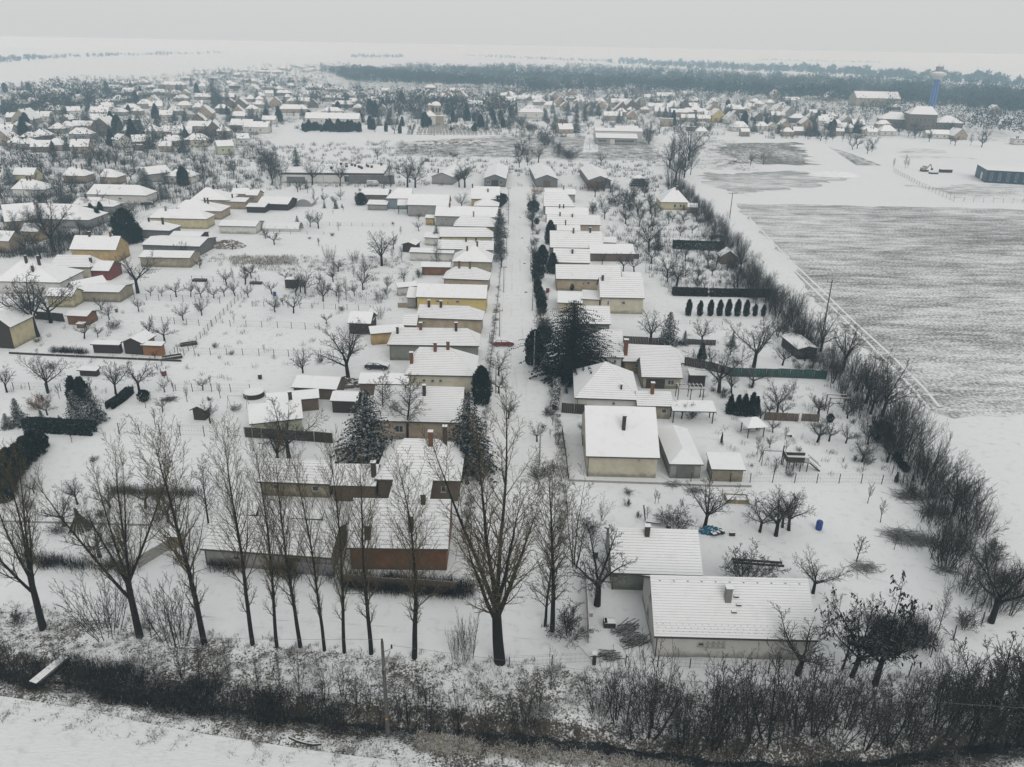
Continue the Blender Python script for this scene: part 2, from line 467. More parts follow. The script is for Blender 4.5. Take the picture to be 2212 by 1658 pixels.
def house(eL, eR, ridge, label, ez=3.0, pitch=35, kind='gable', cat='house', nick=None, name='house', rx=None, depth=None, group=None, **kw):
    """a house given by its near eave (two survey points), its ridge and the height of the eave"""
    A, B = G(*eL, ez), G(*eR, ez)
    u = (B - A); L = u.length; u.normalize()
    n = Vector((-u.y, u.x, 0))
    pr = R(pitch); tp = math.tan(pr)
    # where the line of sight to the ridge meets the near slope
    ym = ridge; xm = (eL[0] + eR[0]) / 2 if rx is None else (rx[0] + rx[1]) / 2
    d = ray(xm, ym); o = Vector((0, 0, CAM_H))
    den = d.z - tp * d.dot(n)
    t = (ez + tp * (o - A).dot(n) - CAM_H) / den
    half = (o + d * t - A).dot(n)
    if kind in ('shed',): half = half / 2
    if kind == 'flat':
        half = (G(xm, ym, ez) - A).dot(n) / 2
    if depth: half = depth / 2
    half = max(0.9, min(half, 14))
    hip = kw.pop('hip', None)
    if kind == 'hip' and hip is None:
        if rx:
            rz_ = ez + tp * half
            hl = (G(rx[0], ym, rz_) - A).dot(u); hr = L - (G(rx[1], ym, rz_) - A).dot(u)
            hip = (max(0.05, min(hl, L * .95)), max(0.05, min(hr, L * .95)))
        else: hip = (half * .9, half * .9)
    c = A + u * (L / 2) + n * half
    root = thing(name, label, cat, (c.x, c.y, 0), math.atan2(u.y, u.x), group)
    if kw.get('courses'):
        kw.setdefault('gutter', True)
        if 'wins' not in kw: kw['wins'] = [('n', .22, ez * .62, .7, .7), ('n', .8, ez * .6, .9, .8)]
    build_house(root, L, half, ez, pr, kind, hip=hip or (0, 0), **kw)
    if nick: LAND.append((nick, c.copy()))
    return root

def gable_house(eL, eR, length, label, ez=3.0, pitch=30, cat='house', nick=None, name='house', turn=0.0, group=None, kind='gable', **kw):
    """a house whose gable faces the viewer; LENGTH runs away"""
    A, B = G(*eL, ez), G(*eR, ez)
    u = (B - A); W = u.length; u.normalize()
    n = Vector((-u.y, u.x, 0))
    if turn:
        n = Matrix.Rotation(R(turn), 3, 'Z') @ n
    c = (A + B) / 2 + n * (length / 2)
    root = thing(name, label, cat, (c.x, c.y, 0), math.atan2(n.y, n.x), group)
    build_house(root, length, W / 2, ez, R(pitch), kind, **kw)
    if nick: LAND.append((nick, Vector((c.x, c.y, 0))))
    return root
# ------------------------------------------------------------------ the ground and its ditch
DITCH_PX = [(-500, 1350), (-150, 1418), (0, 1440), (150, 1464), (400, 1507), (720, 1548), (1000, 1570), (1150, 1581), (1300, 1600), (1500, 1630), (1700, 1646), (1900, 1634), (2212, 1590), (2600, 1520)]
DITCH = [G(*p) for p in DITCH_PX]
DX = np.array([p.x for p in DITCH]); DY = np.array([p.y for p in DITCH])
def ditch_y(x): return np.interp(x, DX, DY)

def ground_z(x, y):
    s = np.asarray(y) - ditch_y(x)
    z = -1.15 * np.exp(-(s / 1.5) ** 2)
    near = np.exp(-((s - 2) / 9.0) ** 2)
    z = z + near * 0.10 * (np.sin(np.asarray(x) * 1.7 + np.asarray(y) * .9) + np.sin(np.asarray(x) * .63 - np.asarray(y) * 1.31))
    return z

def gz(x, y): return float(ground_z(np.float64(x), np.float64(y)))

def in_poly(X, Y, P):
    ins = np.zeros(X.shape, bool); n = len(P)
    for i in range(n):
        x0, y0 = P[i]; x1, y1 = P[(i + 1) % n]
        c = ((y0 > Y) != (y1 > Y))
        with np.errstate(divide='ignore', invalid='ignore'):
            xi = (x1 - x0) * (Y - y0) / (y1 - y0 + 1e-12) + x0
        ins ^= c & (X < xi)
    return ins

def grow_lines(a, b, step, far, ratio=1.12):
    out = list(np.arange(a, b, step)); s = step
    while out[-1] < far: s *= ratio; out.append(out[-1] + s)
    return out

xp = grow_lines(0, 85, 0.7, 85.1, 1.0)
xr = grow_lines(85, 420, 4.0, 9000, 1.15)
xs = np.array(sorted(set(list(-np.array(xr)) + list(-np.array(xp[1:])) + xp + xr)))
ys = np.array(list(np.arange(-60, 30, 10)) + list(np.arange(30, 76, 0.5)) + grow_lines(76, 620, 3.0, 7800, 1.12))
XX, YY = np.meshgrid(xs, ys)
ZZ = ground_z(XX, YY)
cover = np.full(XX.shape, 0.13)
S = YY - ditch_y(XX)
def band(lo, hi, v, e=1.5):
    global cover
    w = 1 / (1 + np.exp(-(S - lo) / e * 3)) * 1 / (1 + np.exp((S - hi) / e * 3))
    cover = cover * (1 - w) + v * w
nearm = (np.abs(XX) < 90)
band(-6.5, 8.5, 0.60, 1.0); band(-2.2, 2.0, 0.80, .5)
cover = np.where(YY > 85, 0.13, cover)
def px_poly(P): return [(G(*p).x, G(*p).y) for p in P]
COVERS = [
    ([(0, 190), (620, 150), (660, 250), (520, 400), (450, 470), (300, 560), (0, 560)], 0.52),
    ([(620, 150), (1430, 170), (2212, 230), (2212, 310), (1900, 300), (1500, 280), (1430, 270), (1050, 240), (620, 270)], 0.56),
    ([(850, 306), (1130, 290), (1440, 296), (1440, 352), (1130, 345), (850, 340)], 0.66),
    ([(1060, 356), (1430, 356), (1420, 420), (1060, 400)], 0.36),
    ([(420, 545), (860, 548), (920, 590), (700, 600), (420, 575)], 0.60),
    ([(600, 570), (900, 585), (870, 650), (560, 640)], 0.34),
    ([(1180, 400), (1500, 400), (1560, 560), (1300, 570), (1180, 500)], 0.38),
    ([(1300, 560), (1620, 560), (1640, 620), (1320, 620)], 0.26),
    ([(1500, 805), (1800, 815), (1900, 900), (1560, 890)], 0.30),
    ([(260, 945), (560, 945), (560, 1040), (260, 1040)], 0.30),
    ([(0, 1100), (520, 1100), (720, 1200), (720, 1260), (0, 1230)], 0.20),
    ([(1490, 300), (1600, 300), (1650, 375), (1500, 370)], 0.6),
]
for P, v in COVERS:
    q = px_poly(P)
    cover = np.where(in_poly(XX, YY, q), v, cover)
far_ = YY > 85
for _ in range(18):
    c2 = cover.copy(); c2[1:-1, 1:-1] = (cover[1:-1, 1:-1] * 2 + cover[:-2, 1:-1] + cover[2:, 1:-1] + cover[1:-1, :-2] + cover[1:-1, 2:]) / 6
    cover = np.where(far_, c2, cover)
nx, ny = len(xs), len(ys)
idx = np.arange(nx * ny).reshape(ny, nx)
F = np.stack([idx[:-1, :-1], idx[:-1, 1:], idx[1:, 1:], idx[1:, :-1]], -1).reshape(-1, 4)
me = np_mesh('ground', np.stack([XX, YY, ZZ], -1).reshape(-1, 3), F, mat_snow('snowy_ground', attr=True, soil=(0.095, 0.08, 0.062), fine=1.1, coarse=0.14, grain=5.0, soft=0.09), smooth_=True)
at = me.attributes.new('cover', 'FLOAT', 'POINT'); at.data.foreach_set('value', cover.astype(np.float32).ravel())
g = link('ground', me); g['kind'] = 'structure'

def sheet(name, P, mat, z=0.02, jag=0.0):
    pts = [Vector((*G(*p).xy, z)) for p in P]
    if jag:                                                  # a ragged edge
        q = []
        for a, b in zip(pts, pts[1:] + pts[:1]):
            n = max(1, min(60, int((b - a).length / 3.0))); d = (b - a).normalized(); s = Vector((-d.y, d.x, 0)); off = 0
            for i in range(n):
                off = off * .7 + RNG.gauss(0, jag * .6); q.append(a.lerp(b, i / n) + s * (off if i else 0))
        pts = q
    o = mesh_obj(name, pts, [tuple(range(len(pts)))], mat)
    o['kind'] = 'structure'
    return o

# the village street, the lane along the front and the farm tracks
sheet('road', [(1099, 424), (1074, 660), (1060, 760), (1052, 880), (1030, 1010), (1000, 1180), (985, 1300), (1170, 1330), (1215, 1180), (1214, 1010), (1200, 880), (1178, 760), (1160, 600), (1141, 424)][::-1],
      mat_snow('packed_snow', 0.40, fine=0.9, coarse=.35, stretch=(1.6, .03, 1), soft=0.25, soil=(0.60, 0.60, 0.60), relief=0.6, tint=(0.80, 0.81, 0.815)), 0.02)
mt = mat_snow('lane_snow', 0.10, fine=0.9, coarse=.2, stretch=(.25, 1.2, 1), soft=.25, soil=(0.30, 0.29, 0.27), relief=0.5)
sheet('path', [(-300, 1270), (0, 1262), (400, 1275), (980, 1310), (1180, 1345), (1190, 1385), (960, 1362), (700, 1345), (400, 1330), (0, 1322), (-300, 1330)][::-1], mt, 0.014)
sheet('lane', [(480, 405), (520, 405), (600, 330), (655, 270), (700, 236), (690, 236), (640, 266), (575, 325)], mt, 0.03)
sheet('lane', [(1258, 330), (1292, 330), (1290, 240), (1275, 240)], mt, 0.03)

# the winter-wheat field beyond the hedgerow, blotched by the wind
mf = mat_snow('wheat_field_snow', 0.80, soil=(0.165, 0.165, 0.15), fine=0.30, coarse=0.05, stretch=(.30, 1.1, 1), grain=1.6, soft=0.20, relief=0.4)
sheet('field', [(1592, 440), (1900, 446), (2300, 455), (2900, 470), (3200, 990), (2300, 905), (2060, 905), (1985, 870), (1850, 745), (1700, 560)], mf, 0.03, 1.2)
sheet('field', [(1520, 374), (1660, 372), (1840, 378), (1760, 405), (1620, 425), (1560, 420)], mat_snow('stubble_snow', 0.70, soil=(0.13, 0.125, 0.11), fine=.4, coarse=.04, stretch=(.3, 1.2, 1), grain=2.0, soft=.14), 0.03, 4)
ms = mat_snow('plot_snow', 0.78, soil=(0.13, 0.12, 0.105), fine=.5, coarse=.05, stretch=(1, .3, 1), grain=2.0, soft=.12)
sheet('field', [(1564, 311), (1655, 309), (1722, 308), (1765, 357), (1566, 356)][::-1], ms, 0.03, 4)
sheet('field', [(1790, 318), (1838, 332), (1905, 358), (1850, 358)][::-1], mat_snow('plot_snow_thin', 0.66, soil=(0.12, 0.115, 0.10), fine=.5, coarse=.05, stretch=(1, .3, 1), grain=2.0), 0.03)
sheet('field', [(1930, 322), (2030, 325), (2110, 345), (1990, 345)][::-1], mat_snow('plot_snow_blotched', 0.50, soil=(0.12, 0.115, 0.10), fine=.4, coarse=.04, stretch=(.3, 1, 1), grain=2.0), 0.03, 5)
sheet('field', [(1950, 402), (2300, 400), (2300, 436), (2080, 432)][::-1], mat_snow('verge_snow', 0.52, soil=(0.12, 0.115, 0.10), fine=.4, coarse=.04, stretch=(.3, 1, 1), grain=2.0), 0.025, 4)
# tyre ruts along the field edge
mr = mat_snow('rut_snow', 0.10, soil=(0.2, 0.2, 0.19), fine=.8, soft=.2)
def strip(name, pts, w, mat, z):
    pts = [Vector((*G(*p).xy, z)) for p in pts]; v = []
    for i, p in enumerate(pts):
        d = (pts[min(i + 1, len(pts) - 1)] - pts[max(i - 1, 0)]).normalized(); s = Vector((-d.y, d.x, 0)) * w / 2
        v += [p + s, p - s]
    o = mesh_obj(name, v, [(2 * i + 1, 2 * i + 3, 2 * i + 2, 2 * i) for i in range(len(pts) - 1)], mat); o['kind'] = 'structure'; return o
strip('track', [(1618, 470), (1700, 556), (1776, 628), (1850, 700), (1925, 768), (1995, 838), (2030, 880)], .55, mr, .045)
strip('track', [(1612, 476), (1694, 563), (1768, 635), (1842, 708), (1912, 778), (1978, 846), (2008, 885)], .55, mr, .045)
mk = mat_snow('street_rut', 0.62, soil=(0.50, 0.49, 0.47), fine=.9, coarse=.3, soft=.3, stretch=(1, .12, 1), relief=.6)
for P in ([(1113, 428), (1107, 560), (1104, 690), (1108, 860), (1116, 1000), (1120, 1200)], [(1121, 428), (1123, 560), (1127, 690), (1137, 860), (1151, 1000), (1168, 1200)], [(1090, 760), (1102, 772), (1112, 800), (1120, 860)], [(1165, 770), (1150, 780), (1140, 800), (1137, 860)]):
    strip('track', P, .42, mk, .034 if len(P) > 4 else .042)
# the open field at the near edge
sheet('field', [(-900, 1440), (-200, 1482), (0, 1506), (150, 1530), (300, 1562), (450, 1590), (700, 1628), (900, 1652), (1100, 1690), (1100, 2100), (-900, 2100)][::-1],
      mat_snow('open_field_snow', 0.17, soil=(0.30, 0.28, 0.25), fine=2.2, coarse=.25, stretch=(.5, 1.6, 1), grain=7.0, soft=.16, relief=.7), 0.16)

# dark water in the ditch
wm_ = bpy.data.materials.new('ditch_water'); nt, nd, lk, b = nodes_of(wm_)
b.inputs['Base Color'].default_value = (0.010, 0.010, 0.010, 1); b.inputs['Roughness'].default_value = 0.35
bump(nt, b, noise(nt, 3.0), 0.3, 0.05)
v = []
wx_ = np.arange(-70, 85, 0.8)
for x in wx_:
    y = float(ditch_y(x)); w = 0.42 + 0.2 * math.sin(x * .9) + .12 * math.sin(x * 2.3)
    if x < -6: w *= .5
    v += [(x, y - w, -0.92), (x, y + w, -0.92)]
o = mesh_obj('stream', v, [(2 * i, 2 * i + 2, 2 * i + 3, 2 * i + 1) for i in range(len(wx_) - 1)], wm_); o['kind'] = 'structure'

# ------------------------------------------------------------------ winter haze
hm = bpy.data.materials.new('winter_haze'); hm.use_nodes = True
nt = hm.node_tree
for n in list(nt.nodes): nt.nodes.remove(n)
pv = nt.nodes.new('ShaderNodeVolumePrincipled')
pv.inputs['Density'].default_value = 0.00038
pv.inputs['Color'].default_value = (0.56, 0.83, 1.0, 1)
pv.inputs['Absorption Color'].default_value = (1, 1, 1, 1)
pv.inputs['Anisotropy'].default_value = 0.0
ho = nt.nodes.new('ShaderNodeOutputMaterial'); nt.links.new(pv.outputs[0], ho.inputs['Volume'])
hb = MB(); hb.box((0, 3900, 28.5), (19000, 8400, 62.0))
h = hb.build('haze', hm); h['kind'] = 'stuff'
LAND += [('the plank footbridge', G(107, 1452)), ('the concrete power pole', G(838, 1584)), ('the huge olive poplar', G(1080, 1432)), ('the forked poplar', G(302, 1375)), ('the red-brick wall front', G(850, 1300)),
   ('the brown heap', G(1905, 1400)), ('the concrete post line', G(2060, 1380)), ('the ditch bend', G(1950, 1632)), ('the front lane pillar', G(1283, 1436)), ('the play tower', G(1716, 1012)), ('the apple row', G(1845, 965)), ('the thuja row', G(1570, 682)), ('the orchard cage', G(791, 655)),
   ('the pencil thujas', G(172, 872)), ('the round pool', G(549, 856)), ('the big bare garden tree', G(300, 634)), ('the torn greenhouse', G(612, 497)), ('the walled garden bend', G(395, 765)), ('the weedy strip', G(650, 560))]
# ------------------------------------------------------------------ trees
def seg_mesh(name, segs, mat, smooth_=True):
    """segs: list of (p0, p1, r0, r1, sides)"""
    Vs, Fs, k = [], [], 0
    for n in sorted({s[4] for s in segs}):
        S_ = [s for s in segs if s[4] == n]
        P0 = np.array([s[0] for s in S_]); P1 = np.array([s[1] for s in S_])
        R0 = np.array([s[2] for s in S_]); R1 = np.array([s[3] for s in S_])
        D = P1 - P0; D /= np.linalg.norm(D, axis=1, keepdims=True) + 1e-9
        A = np.cross(D, np.where(np.abs(D[:, 2:3]) > .9, [[1., 0, 0]], [[0, 0, 1.]])); A /= np.linalg.norm(A, axis=1, keepdims=True) + 1e-9
        B = np.cross(D, A)
        rings = []
        for P, Rr in ((P0, R0), (P1, R1)):
            for i in range(n):
                t = 2 * math.pi * i / n + .5
                rings.append(P + (A * math.cos(t) + B * math.sin(t)) * Rr[:, None])
        V = np.stack(rings, 1)                      # (m, 2n, 3)
        m = len(S_); base = (np.arange(m) * 2 * n)[:, None] + k
        for i in range(n):
            j = (i + 1) % n
            Fs.append(np.concatenate([base + i, base + n + i, base + n + j, base + j], 1))
        Vs.append(V.reshape(-1, 3)); k += m * 2 * n
    return np_mesh(name, np.concatenate(Vs), np.concatenate(Fs), mat, smooth_=smooth_)

def unit(v):
    l = math.sqrt(v[0] ** 2 + v[1] ** 2 + v[2] ** 2) or 1e-9
    return (v[0] / l, v[1] / l, v[2] / l)

def bare_tree(seed, H, r0, P, scale_crown=1.0):
    """returns trunk segments and crown segments of a leafless tree, its foot at the origin"""
    rng = random.Random(seed)
    trunk, crown = [], []
    lv = P['levels']; rmin = P.get('rmin', 0.014)
    def shoot(p, d, L, r, l):
        cfg = P['L'][l]; n = cfg['n']; step = L / n; pts = [(p, d, r)]
        for i in range(n):
            w = cfg['wig']; tr = cfg['up']
            d = unit((d[0] + rng.uniform(-w, w), d[1] + rng.uniform(-w, w), d[2] + rng.uniform(-w, w) * .7 + tr))
            q = (p[0] + d[0] * step, p[1] + d[1] * step, p[2] + d[2] * step)
            r1 = max(rmin, r0_ * (1 - cfg['tap'] * (i + 1) / n)) if False else max(rmin, pts[0][2] * (1 - cfg['tap'] * (i + 1) / n))
            (trunk if l <= P.get('wood', 0) else crown).append((p, q, pts[-1][2], r1, cfg['s']))
            p = q; pts.append((p, d, r1))
        if l + 1 >= lv: return
        c = P['L'][l + 1]
        k = c['k'] if isinstance(c['k'], int) else rng.randint(*c['k'])
        az = rng.uniform(0, 6.28)
        for i in range(k):
            t = c['from'] + (1 - c['from']) * ((i + rng.uniform(0, .9)) / k) ** c.get('pow', 1.0)
            x = t * n; a = min(int(x), n - 1); f = x - a
            pa, pb = pts[a][0], pts[a + 1][0]
            pp = tuple(pa[j] + (pb[j] - pa[j]) * f for j in range(3)); dd = pts[a + 1][1]
            az += 2.4 + rng.uniform(-.5, .5)
            ref = (0, 0, 1) if abs(dd[2]) < .92 else (1, 0, 0)
            s = unit((dd[1] * ref[2] - dd[2] * ref[1], dd[2] * ref[0] - dd[0] * ref[2], dd[0] * ref[1] - dd[1] * ref[0]))
            u = (dd[1] * s[2] - dd[2] * s[1], dd[2] * s[0] - dd[0] * s[2], dd[0] * s[1] - dd[1] * s[0])
            an = math.radians(rng.uniform(*c['ang'])); ca, sa = math.cos(an), math.sin(an)
            o = (math.cos(az), math.sin(az))
            nd = tuple(dd[j] * ca + (s[j] * o[0] + u[j] * o[1]) * sa for j in range(3))
            shape = c['shape'](t) if 'shape' in c else 1 - .5 * t
            Lc = L * c['len'] * shape * rng.uniform(.7, 1.15)
            rc = max(rmin, min(pts[a][2] * c['rr'], Lc * .03 + rmin * .5))
            shoot(pp, nd, Lc, rc, l + 1)
    r0_ = r0
    lean = P.get('lean', 0.02)
    stems = P.get('stems', 1)
    for i in range(stems):
        if stems == 1:
            shoot((0, 0, -.15), unit((rng.uniform(-lean, lean), rng.uniform(-lean, lean), 1)), H * P.get('trunk', 1.0), r0, 0)
        else:
            a = 6.283 * (i + rng.uniform(0, .7)) / stems; q = rng.uniform(.1, 1.0); sp = P['spread'] * q
            b = P.get('base', .25) * (q ** .5)
            shoot((math.cos(a) * b, math.sin(a) * b, -.1), unit((math.cos(a) * sp, math.sin(a) * sp, 1)), H * P.get('trunk', 1.0) * rng.uniform(.65, 1.05) , r0 * rng.uniform(.6, 1.1), 0)
    return trunk, crown

M_BARK = mat_snowy('bark_dark', (0.017, 0.014, 0.012), 0.70, 0.95, snow=0.5, nscale=3.0)
M_TWIG = mat_snowy('twigs_brown', (0.041, 0.034, 0.028), 0.75, 1.05, snow=0.42, nscale=3.0)
M_TWIG_Y = mat_snowy('twigs_olive', (0.088, 0.070, 0.038), 0.80, 1.1, snow=0.30, nscale=3.0)
M_TWIG_G = mat_snowy('twigs_grey', (0.040, 0.035, 0.031), 0.72, 1.0, snow=0.5, nscale=3.0)
M_TWIG_O = mat_snowy('twigs_orange', (0.17, 0.080, 0.025), 0.7, 1.0, snow=0.2, nscale=3.0)
M_NEEDLE = mat_snowy('needles', (0.013, 0.019, 0.015), 0.78, 1.12, snow=0.55, nscale=2.0, vary=.5)
M_NEEDLE_D = mat_snowy('needles_dark', (0.0095, 0.012, 0.010), 0.84, 1.15, snow=0.55, nscale=1.6, vary=.5)
M_CEDAR = mat_snowy('needles_cedar', (0.008, 0.010, 0.009), 1.18, 1.42, snow=0.5, nscale=1.6, vary=.5)
M_THUJA = mat_snowy('thuja_green', (0.014, 0.020, 0.016), 0.62, 1.05, snow=0.5, nscale=2.5, vary=.5)
M_BRAMBLE = mat_snowy('bramble', (0.021, 0.017, 0.014), 0.95, 1.25, snow=0.35, nscale=3.0)
M_GRASS = mat_snowy('dead_grass', (0.065, 0.050, 0.033), 0.7, 1.05, snow=0.6, nscale=2.0)

LT = dict
SPEC = {
 # tall poplars of the front row: long clean trunk, steep ascending branches
 'poplar': LT(levels=4, rmin=.011, lean=.03, L=[LT(n=14, wig=.035, up=.02, tap=.93, s=8),
     LT(n=7, wig=.09, up=.11, tap=.88, s=4, k=46, **{'from': .16}, ang=(20, 40), len=.33, rr=.42, shape=lambda t: (.36 if t < .30 else 1.2 - .8 * t), pow=.85),
     LT(n=4, wig=.16, up=.09, tap=.8, s=3, k=9, **{'from': .12}, ang=(22, 46), len=.42, rr=.55),
     LT(n=2, wig=.2, up=.06, tap=.6, s=3, k=5, **{'from': .15}, ang=(22, 50), len=.5, rr=.6)]),
 # big cottonwoods: trunk dividing into several heavy limbs
 'cottonwood': LT(levels=5, wood=1, rmin=.011, lean=.10, trunk=.32, L=[LT(n=6, wig=.03, up=.0, tap=.35, s=9),
     LT(n=10, wig=.05, up=.05, tap=.93, s=6, k=(5, 6), **{'from': .55}, ang=(8, 32), len=2.05, rr=.56, shape=lambda t: 1.0),
     LT(n=6, wig=.10, up=.12, tap=.88, s=4, k=22, **{'from': .10}, ang=(20, 42), len=.29, rr=.40, shape=lambda t: 1.15 - .7 * t),
     LT(n=3, wig=.16, up=.08, tap=.8, s=3, k=10, **{'from': .10}, ang=(22, 48), len=.42, rr=.5),
     LT(n=2, wig=.2, up=.04, tap=.6, s=3, k=4, **{'from': .15}, ang=(22, 52), len=.5, rr=.6)]),
 # round spreading garden tree (walnut, lime)
 'garden': LT(levels=5, wood=1, rmin=.011, lean=.06, trunk=.27, L=[LT(n=5, wig=.04, up=.0, tap=.35, s=7),
     LT(n=6, wig=.14, up=.05, tap=.88, s=5, k=(5, 7), **{'from': .68}, ang=(20, 58), len=1.95, rr=.58, shape=lambda t: 1.0),
     LT(n=4, wig=.2, up=.04, tap=.85, s=3, k=11, **{'from': .12}, ang=(28, 58), len=.40, rr=.5, shape=lambda t: 1.15 - .6 * t),
     LT(n=3, wig=.24, up=.03, tap=.8, s=3, k=8, **{'from': .10}, ang=(28, 58), len=.44, rr=.5),
     LT(n=2, wig=.25, up=.02, tap=.6, s=3, k=4, **{'from': .15}, ang=(28, 60), len=.5, rr=.6)]),
 # pruned fruit tree with an open cup
 'fruit': LT(levels=4, rmin=.011, lean=.1, trunk=.28, L=[LT(n=3, wig=.05, up=.0, tap=.3, s=6),
     LT(n=5, wig=.22, up=.09, tap=.85, s=4, k=(5, 7), **{'from': .70}, ang=(32, 65), len=1.75, rr=.58, shape=lambda t: 1.0),
     LT(n=3, wig=.25, up=.12, tap=.8, s=3, k=12, **{'from': .15}, ang=(30, 62), len=.42, rr=.5, shape=lambda t: 1.1 - .5 * t),
     LT(n=2, wig=.25, up=.10, tap=.6, s=3, k=7, **{'from': .12}, ang=(28, 60), len=.5, rr=.6)]),
 # single-stemmed narrow tree
 'slender': LT(levels=4, rmin=.011, lean=.03, L=[LT(n=9, wig=.05, up=.02, tap=.92, s=6),
     LT(n=5, wig=.12, up=.09, tap=.85, s=4, k=28, **{'from': .20}, ang=(26, 52), len=.34, rr=.45, shape=lambda t: 1.15 - .75 * t),
     LT(n=3, wig=.2, up=.06, tap=.8, s=3, k=9, **{'from': .12}, ang=(26, 52), len=.42, rr=.55),
     LT(n=2, wig=.22, up=.04, tap=.6, s=3, k=5, **{'from': .15}, ang=(25, 55), len=.5, rr=.6)]),
 # bush of many upright whips
 'whips': LT(levels=3, rmin=.010, stems=18, spread=.42, base=.8, L=[LT(n=7, wig=.07, up=.05, tap=.88, s=3),
     LT(n=4, wig=.12, up=.10, tap=.8, s=3, k=9, **{'from': .12}, ang=(14, 34), len=.36, rr=.6, shape=lambda t: 1.1 - .6 * t),
     LT(n=2, wig=.2, up=.06, tap=.6, s=3, k=4, **{'from': .15}, ang=(16, 40), len=.4, rr=.7)]),
 # round bush, branching low
 'bush': LT(levels=4, rmin=.009, stems=14, spread=.95, base=.3, L=[LT(n=4, wig=.16, up=.02, tap=.8, s=3),
     LT(n=3, wig=.22, up=.05, tap=.8, s=3, k=8, **{'from': .12}, ang=(22, 55), len=.5, rr=.6),
     LT(n=2, wig=.25, up=.03, tap=.7, s=3, k=6, **{'from': .15}, ang=(25, 60), len=.5, rr=.65),
     LT(n=1, wig=.2, up=.0, tap=.6, s=3, k=3, **{'from': .2}, ang=(25, 60), len=.5, rr=.7)]),
 # thin young shrub tree of the ditch, few stems
 'alder': LT(levels=4, rmin=.010, stems=4, spread=.32, base=.25, L=[LT(n=8, wig=.07, up=.04, tap=.9, s=4),
     LT(n=4, wig=.14, up=.10, tap=.8, s=3, k=11, **{'from': .15}, ang=(20, 42), len=.34, rr=.5, shape=lambda t: 1.15 - .7 * t),
     LT(n=3, wig=.2, up=.06, tap=.7, s=3, k=6, **{'from': .12}, ang=(22, 48), len=.42, rr=.6),
     LT(n=2, wig=.2, up=.03, tap=.6, s=3, k=3, **{'from': .2}, ang=(22, 48), len=.5, rr=.65)]),
 'sapling': LT(levels=3, rmin=.012, lean=.05, trunk=.75, L=[LT(n=5, wig=.06, up=.0, tap=.7, s=5),
     LT(n=3, wig=.18, up=.16, tap=.8, s=3, k=14, **{'from': .35}, ang=(25, 50), len=.5, rr=.55),
     LT(n=2, wig=.2, up=.1, tap=.6, s=3, k=6, **{'from': .2}, ang=(22, 48), len=.45, rr=.65)]),
}
# name: spec, height, trunk radius, seeds, bark, twigs
ARCH = {}
def arch(key, spec, H, r0, seeds, bark=None, twig=None):
    L_ = []
    for sd in seeds:
        t, c = bare_tree(sd, H, r0, SPEC[spec])
        top = max(max(s[1][2] for s in t), max(s[1][2] for s in c))
        L_.append((seg_mesh('trunk', t, bark or M_BARK), seg_mesh('crown', c, twig or M_TWIG), top))
    ARCH[key] = L_

arch('poplar', 'poplar', 25, .27, (1, 2, 3, 4), None, M_TWIG_Y)
arch('cottonwood', 'cottonwood', 26, .46, (11, 12, 13), None, M_TWIG_Y)
arch('garden', 'garden', 9, .24, (21, 22, 23, 24), None, M_TWIG)
arch('fruit', 'fruit', 5, .14, (31, 32, 33, 34), None, M_TWIG_G)
arch('slender', 'slender', 9, .13, (41, 42, 43), None, M_TWIG)
arch('whips', 'whips', 6, .035, (51, 52, 53, 54), M_TWIG, M_TWIG)
arch('bush', 'bush', 2.2, .03, (61, 62, 63), M_TWIG, M_TWIG)
arch('alder', 'alder', 7, .065, (71, 72, 73, 74), M_BARK, M_TWIG)
arch('sapling', 'sapling', 3.2, .05, (81, 82, 83), M_BARK, M_TWIG_G)
arch('oliveshrub', 'alder', 9, .075, (91, 92), M_BARK, M_TWIG_Y)
arch('orangebush', 'bush', 2.5, .03, (95,), M_TWIG_O, M_TWIG_O)
arch('reedshrub', 'whips', 4, .03, (97,), M_TWIG, M_TWIG)

def locust(seed):
    t, c = bare_tree(seed, 9, .22, SPEC['garden']); rng = random.Random(seed); extra = []
    for s in c:
        if s[4] == 3 and s[3] < .016 and rng.random() < .045:
            q = s[1]; extra.append((q, (q[0] + rng.uniform(-.2, .2), q[1] + rng.uniform(-.2, .2), q[2] - rng.uniform(.1, .3)), .06, .035, 4))
    c = c + extra; top = max(s[1][2] for s in c)
    return (seg_mesh('trunk', t, M_BARK), seg_mesh('crown', c, M_BARK), top)
ARCH['locust'] = [locust(26), locust(27)]

def join_meshes(name, a, b, mats):
    """one mesh of two, for trees too far off to show trunk and crown apart"""
    V, F = [], []; k = 0; fm = []
    for i, me in enumerate((a, b)):
        v = np.empty(len(me.vertices) * 3, np.float32); me.vertices.foreach_get('co', v)
        f = np.empty(len(me.loops), np.int32); me.loops.foreach_get('vertex_index', f)
        V.append(v.reshape(-1, 3)); F.append(f.reshape(-1, 4) + k); k += len(me.vertices); fm += [i] * (len(f) // 4)
    return np_mesh(name, np.concatenate(V), np.concatenate(F), mats, fm, True)

